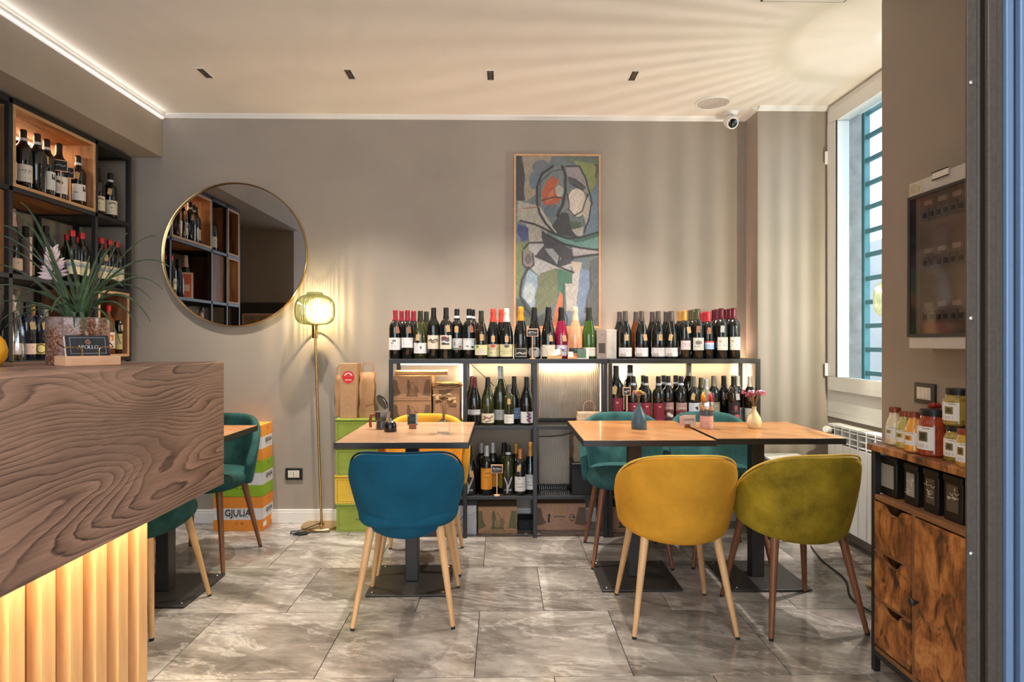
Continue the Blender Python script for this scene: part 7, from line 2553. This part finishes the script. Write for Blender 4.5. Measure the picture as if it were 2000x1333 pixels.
def apollo():
    """thin serif capitals drawn as strokes"""
    b = MB()
    x = 0.0
    h = 0.0125

    def bar(xa_, za_, xb_, zb_, w):
        b.tube([(xa_, -0.0006, za_), (xb_, -0.0006, zb_)], w, 6)

    def serif(xc, z):
        bar(xc - 0.0021, z, xc + 0.0021, z, 0.0003)

    def ring(cx_, rx_):
        n = 28
        for i in range(n):
            a0, a1 = 2 * PI * i / n, 2 * PI * (i + 1) / n
            w = 0.0003 + 0.0006 * abs(math.cos((a0 + a1) / 2))
            bar(cx_ + rx_ * math.cos(a0), h / 2 + h / 2 * math.sin(a0), cx_ + rx_ * math.cos(a1), h / 2 + h / 2 * math.sin(a1), w)
    for chx in 'APOLLO':
        if chx == 'A':
            bar(x, 0, x + 0.0048, h, 0.0004)
            bar(x + 0.0048, h, x + 0.0098, 0, 0.0009)
            bar(x + 0.0022, h * 0.36, x + 0.0078, h * 0.36, 0.0003)
            serif(x, 0)
            serif(x + 0.0098, 0)
            x += 0.0118
        elif chx == 'P':
            bar(x + 0.001, 0, x + 0.001, h, 0.0009)
            serif(x + 0.001, 0)
            n = 12
            for i in range(n):
                a0, a1 = PI / 2 - PI * i / n, PI / 2 - PI * (i + 1) / n
                bar(x + 0.0025 + 0.0038 * math.cos(a0), h * 0.75 + h * 0.25 * math.sin(a0), x + 0.0025 + 0.0038 * math.cos(a1), h * 0.75 + h * 0.25 * math.sin(a1), 0.0004 + 0.0004 * abs(math.cos(a0)))
            bar(x, h, x + 0.0025, h, 0.0003)
            bar(x + 0.001, h * 0.5, x + 0.0025, h * 0.5, 0.0003)
            x += 0.0092
        elif chx == 'O':
            ring(x + 0.0055, 0.0052)
            x += 0.0132
        else:
            bar(x + 0.001, 0, x + 0.001, h, 0.0009)
            serif(x + 0.001, h)
            bar(x, 0, x + 0.0065, 0, 0.0003)
            bar(x + 0.0065, 0, x + 0.0068, 0.0028, 0.0003)
            x += 0.0086
    return b, x


b, tw_ = apollo()
k = 0.058 / tw_
for i in range(len(b.v)):
    x_, y_, z_ = b.v[i]
    b.v[i] = (0.059 - 0.029 + x_ * k, y_ * 0.5 - 0.0003, 0.0235 + z_ * k)
b.rot(M)
b.build('card_name', plain('white_print', C(230, 230, 232), 0.5), hc)
MB().tube(smooth_path([Vector((0.05, 0.022, H_ - 0.004)), Vector((0.05, 0.020, H_ + 0.020)), Vector((0.046, 0.019, H_ + 0.026)), Vector((0.03, 0.019, H_ + 0.027)), Vector((0.012, 0.02, H_ + 0.027)), Vector((0.004, 0.026, H_ + 0.028)), Vector((0.0, 0.05, H_ + 0.036)), Vector((-0.001, 0.07, H_ + 0.042))], 5), 0.0022, 8).build('wire', BRASS, hc)
MB().tube(smooth_path([Vector((0.098, 0.022, H_ - 0.004)), Vector((0.098, 0.020, H_ + 0.020)), Vector((0.102, 0.019, H_ + 0.026)), Vector((0.115, 0.019, H_ + 0.027)), Vector((0.132, 0.02, H_ + 0.027)), Vector((0.138, 0.026, H_ + 0.028)), Vector((0.142, 0.05, H_ + 0.036)), Vector((0.143, 0.07, H_ + 0.042))], 5), 0.0022, 8).build('wire', BRASS, hc)

p = at(9, 690, 1.85)
yv = thing('yellow_vase', 'bright yellow egg shaped ceramic vase on the counter', 'vase', (p.x - 0.052, 1.85, CZ))
MB().lathe([(0.0, 0.0), (0.025, 0.0), (0.036, 0.006), (0.048, 0.028), (0.050, 0.05), (0.043, 0.078), (0.028, 0.096), (0.016, 0.104), (0.014, 0.112), (0.011, 0.112), (0.011, 0.1)], 32).build('vase_body', plain('yellow_glaze', C(240, 172, 30), 0.3), yv)

# ------------------------------------------------------------------ neighbouring bottles stand clear of each other
bots = []
for o in list(COL.objects):
    if o.parent is None and o.name.split('.')[0] in ('wine_bottle', 'sparkling_bottle'):
        body = next(c for c in o.children if c.name.split('.')[0] == 'glass_body')
        r_ = max(v.co.x for v in body.data.vertices) * o.scale.x
        if any(c.name.startswith('film_wrap') for c in o.children):
            r_ = 0.064
        bots.append([o, r_ + 0.001])
for it in range(120):
    moved = False
    for i in range(len(bots)):
        for j in range(i + 1, len(bots)):
            a_, ra = bots[i]
            c_, rc = bots[j]
            if abs(a_.location.z - c_.location.z) > 0.02:
                continue
            dx, dy = c_.location.x - a_.location.x, c_.location.y - a_.location.y
            d_ = math.hypot(dx, dy)
            gap = ra + rc - d_
            if gap <= 0:
                continue
            moved = True
            left = a_.location.x < -2
            if left:
                ux = dx if abs(dx) > 0.004 else (0.02 if (i + j) % 2 else -0.02)
                uy = dy
                n_ = math.hypot(ux, uy)
                ux, uy = ux / n_, uy / n_
            else:
                ux = 0.5 * dx
                uy = dy if abs(dy) > 0.004 else (0.03 if (i % 2) else -0.03)
                n_ = math.hypot(ux, uy)
                ux, uy = ux / n_, uy / n_
            for o_, s_ in ((a_, -0.5), (c_, 0.5)):
                o_.location.x += ux * gap * s_
                o_.location.y += uy * gap * s_
                if left:
                    o_.location.x = min(max(o_.location.x, -2.655), -2.44)
                else:
                    o_.location.y = min(max(o_.location.y, 3.777), 3.985)
    if not moved:
        break
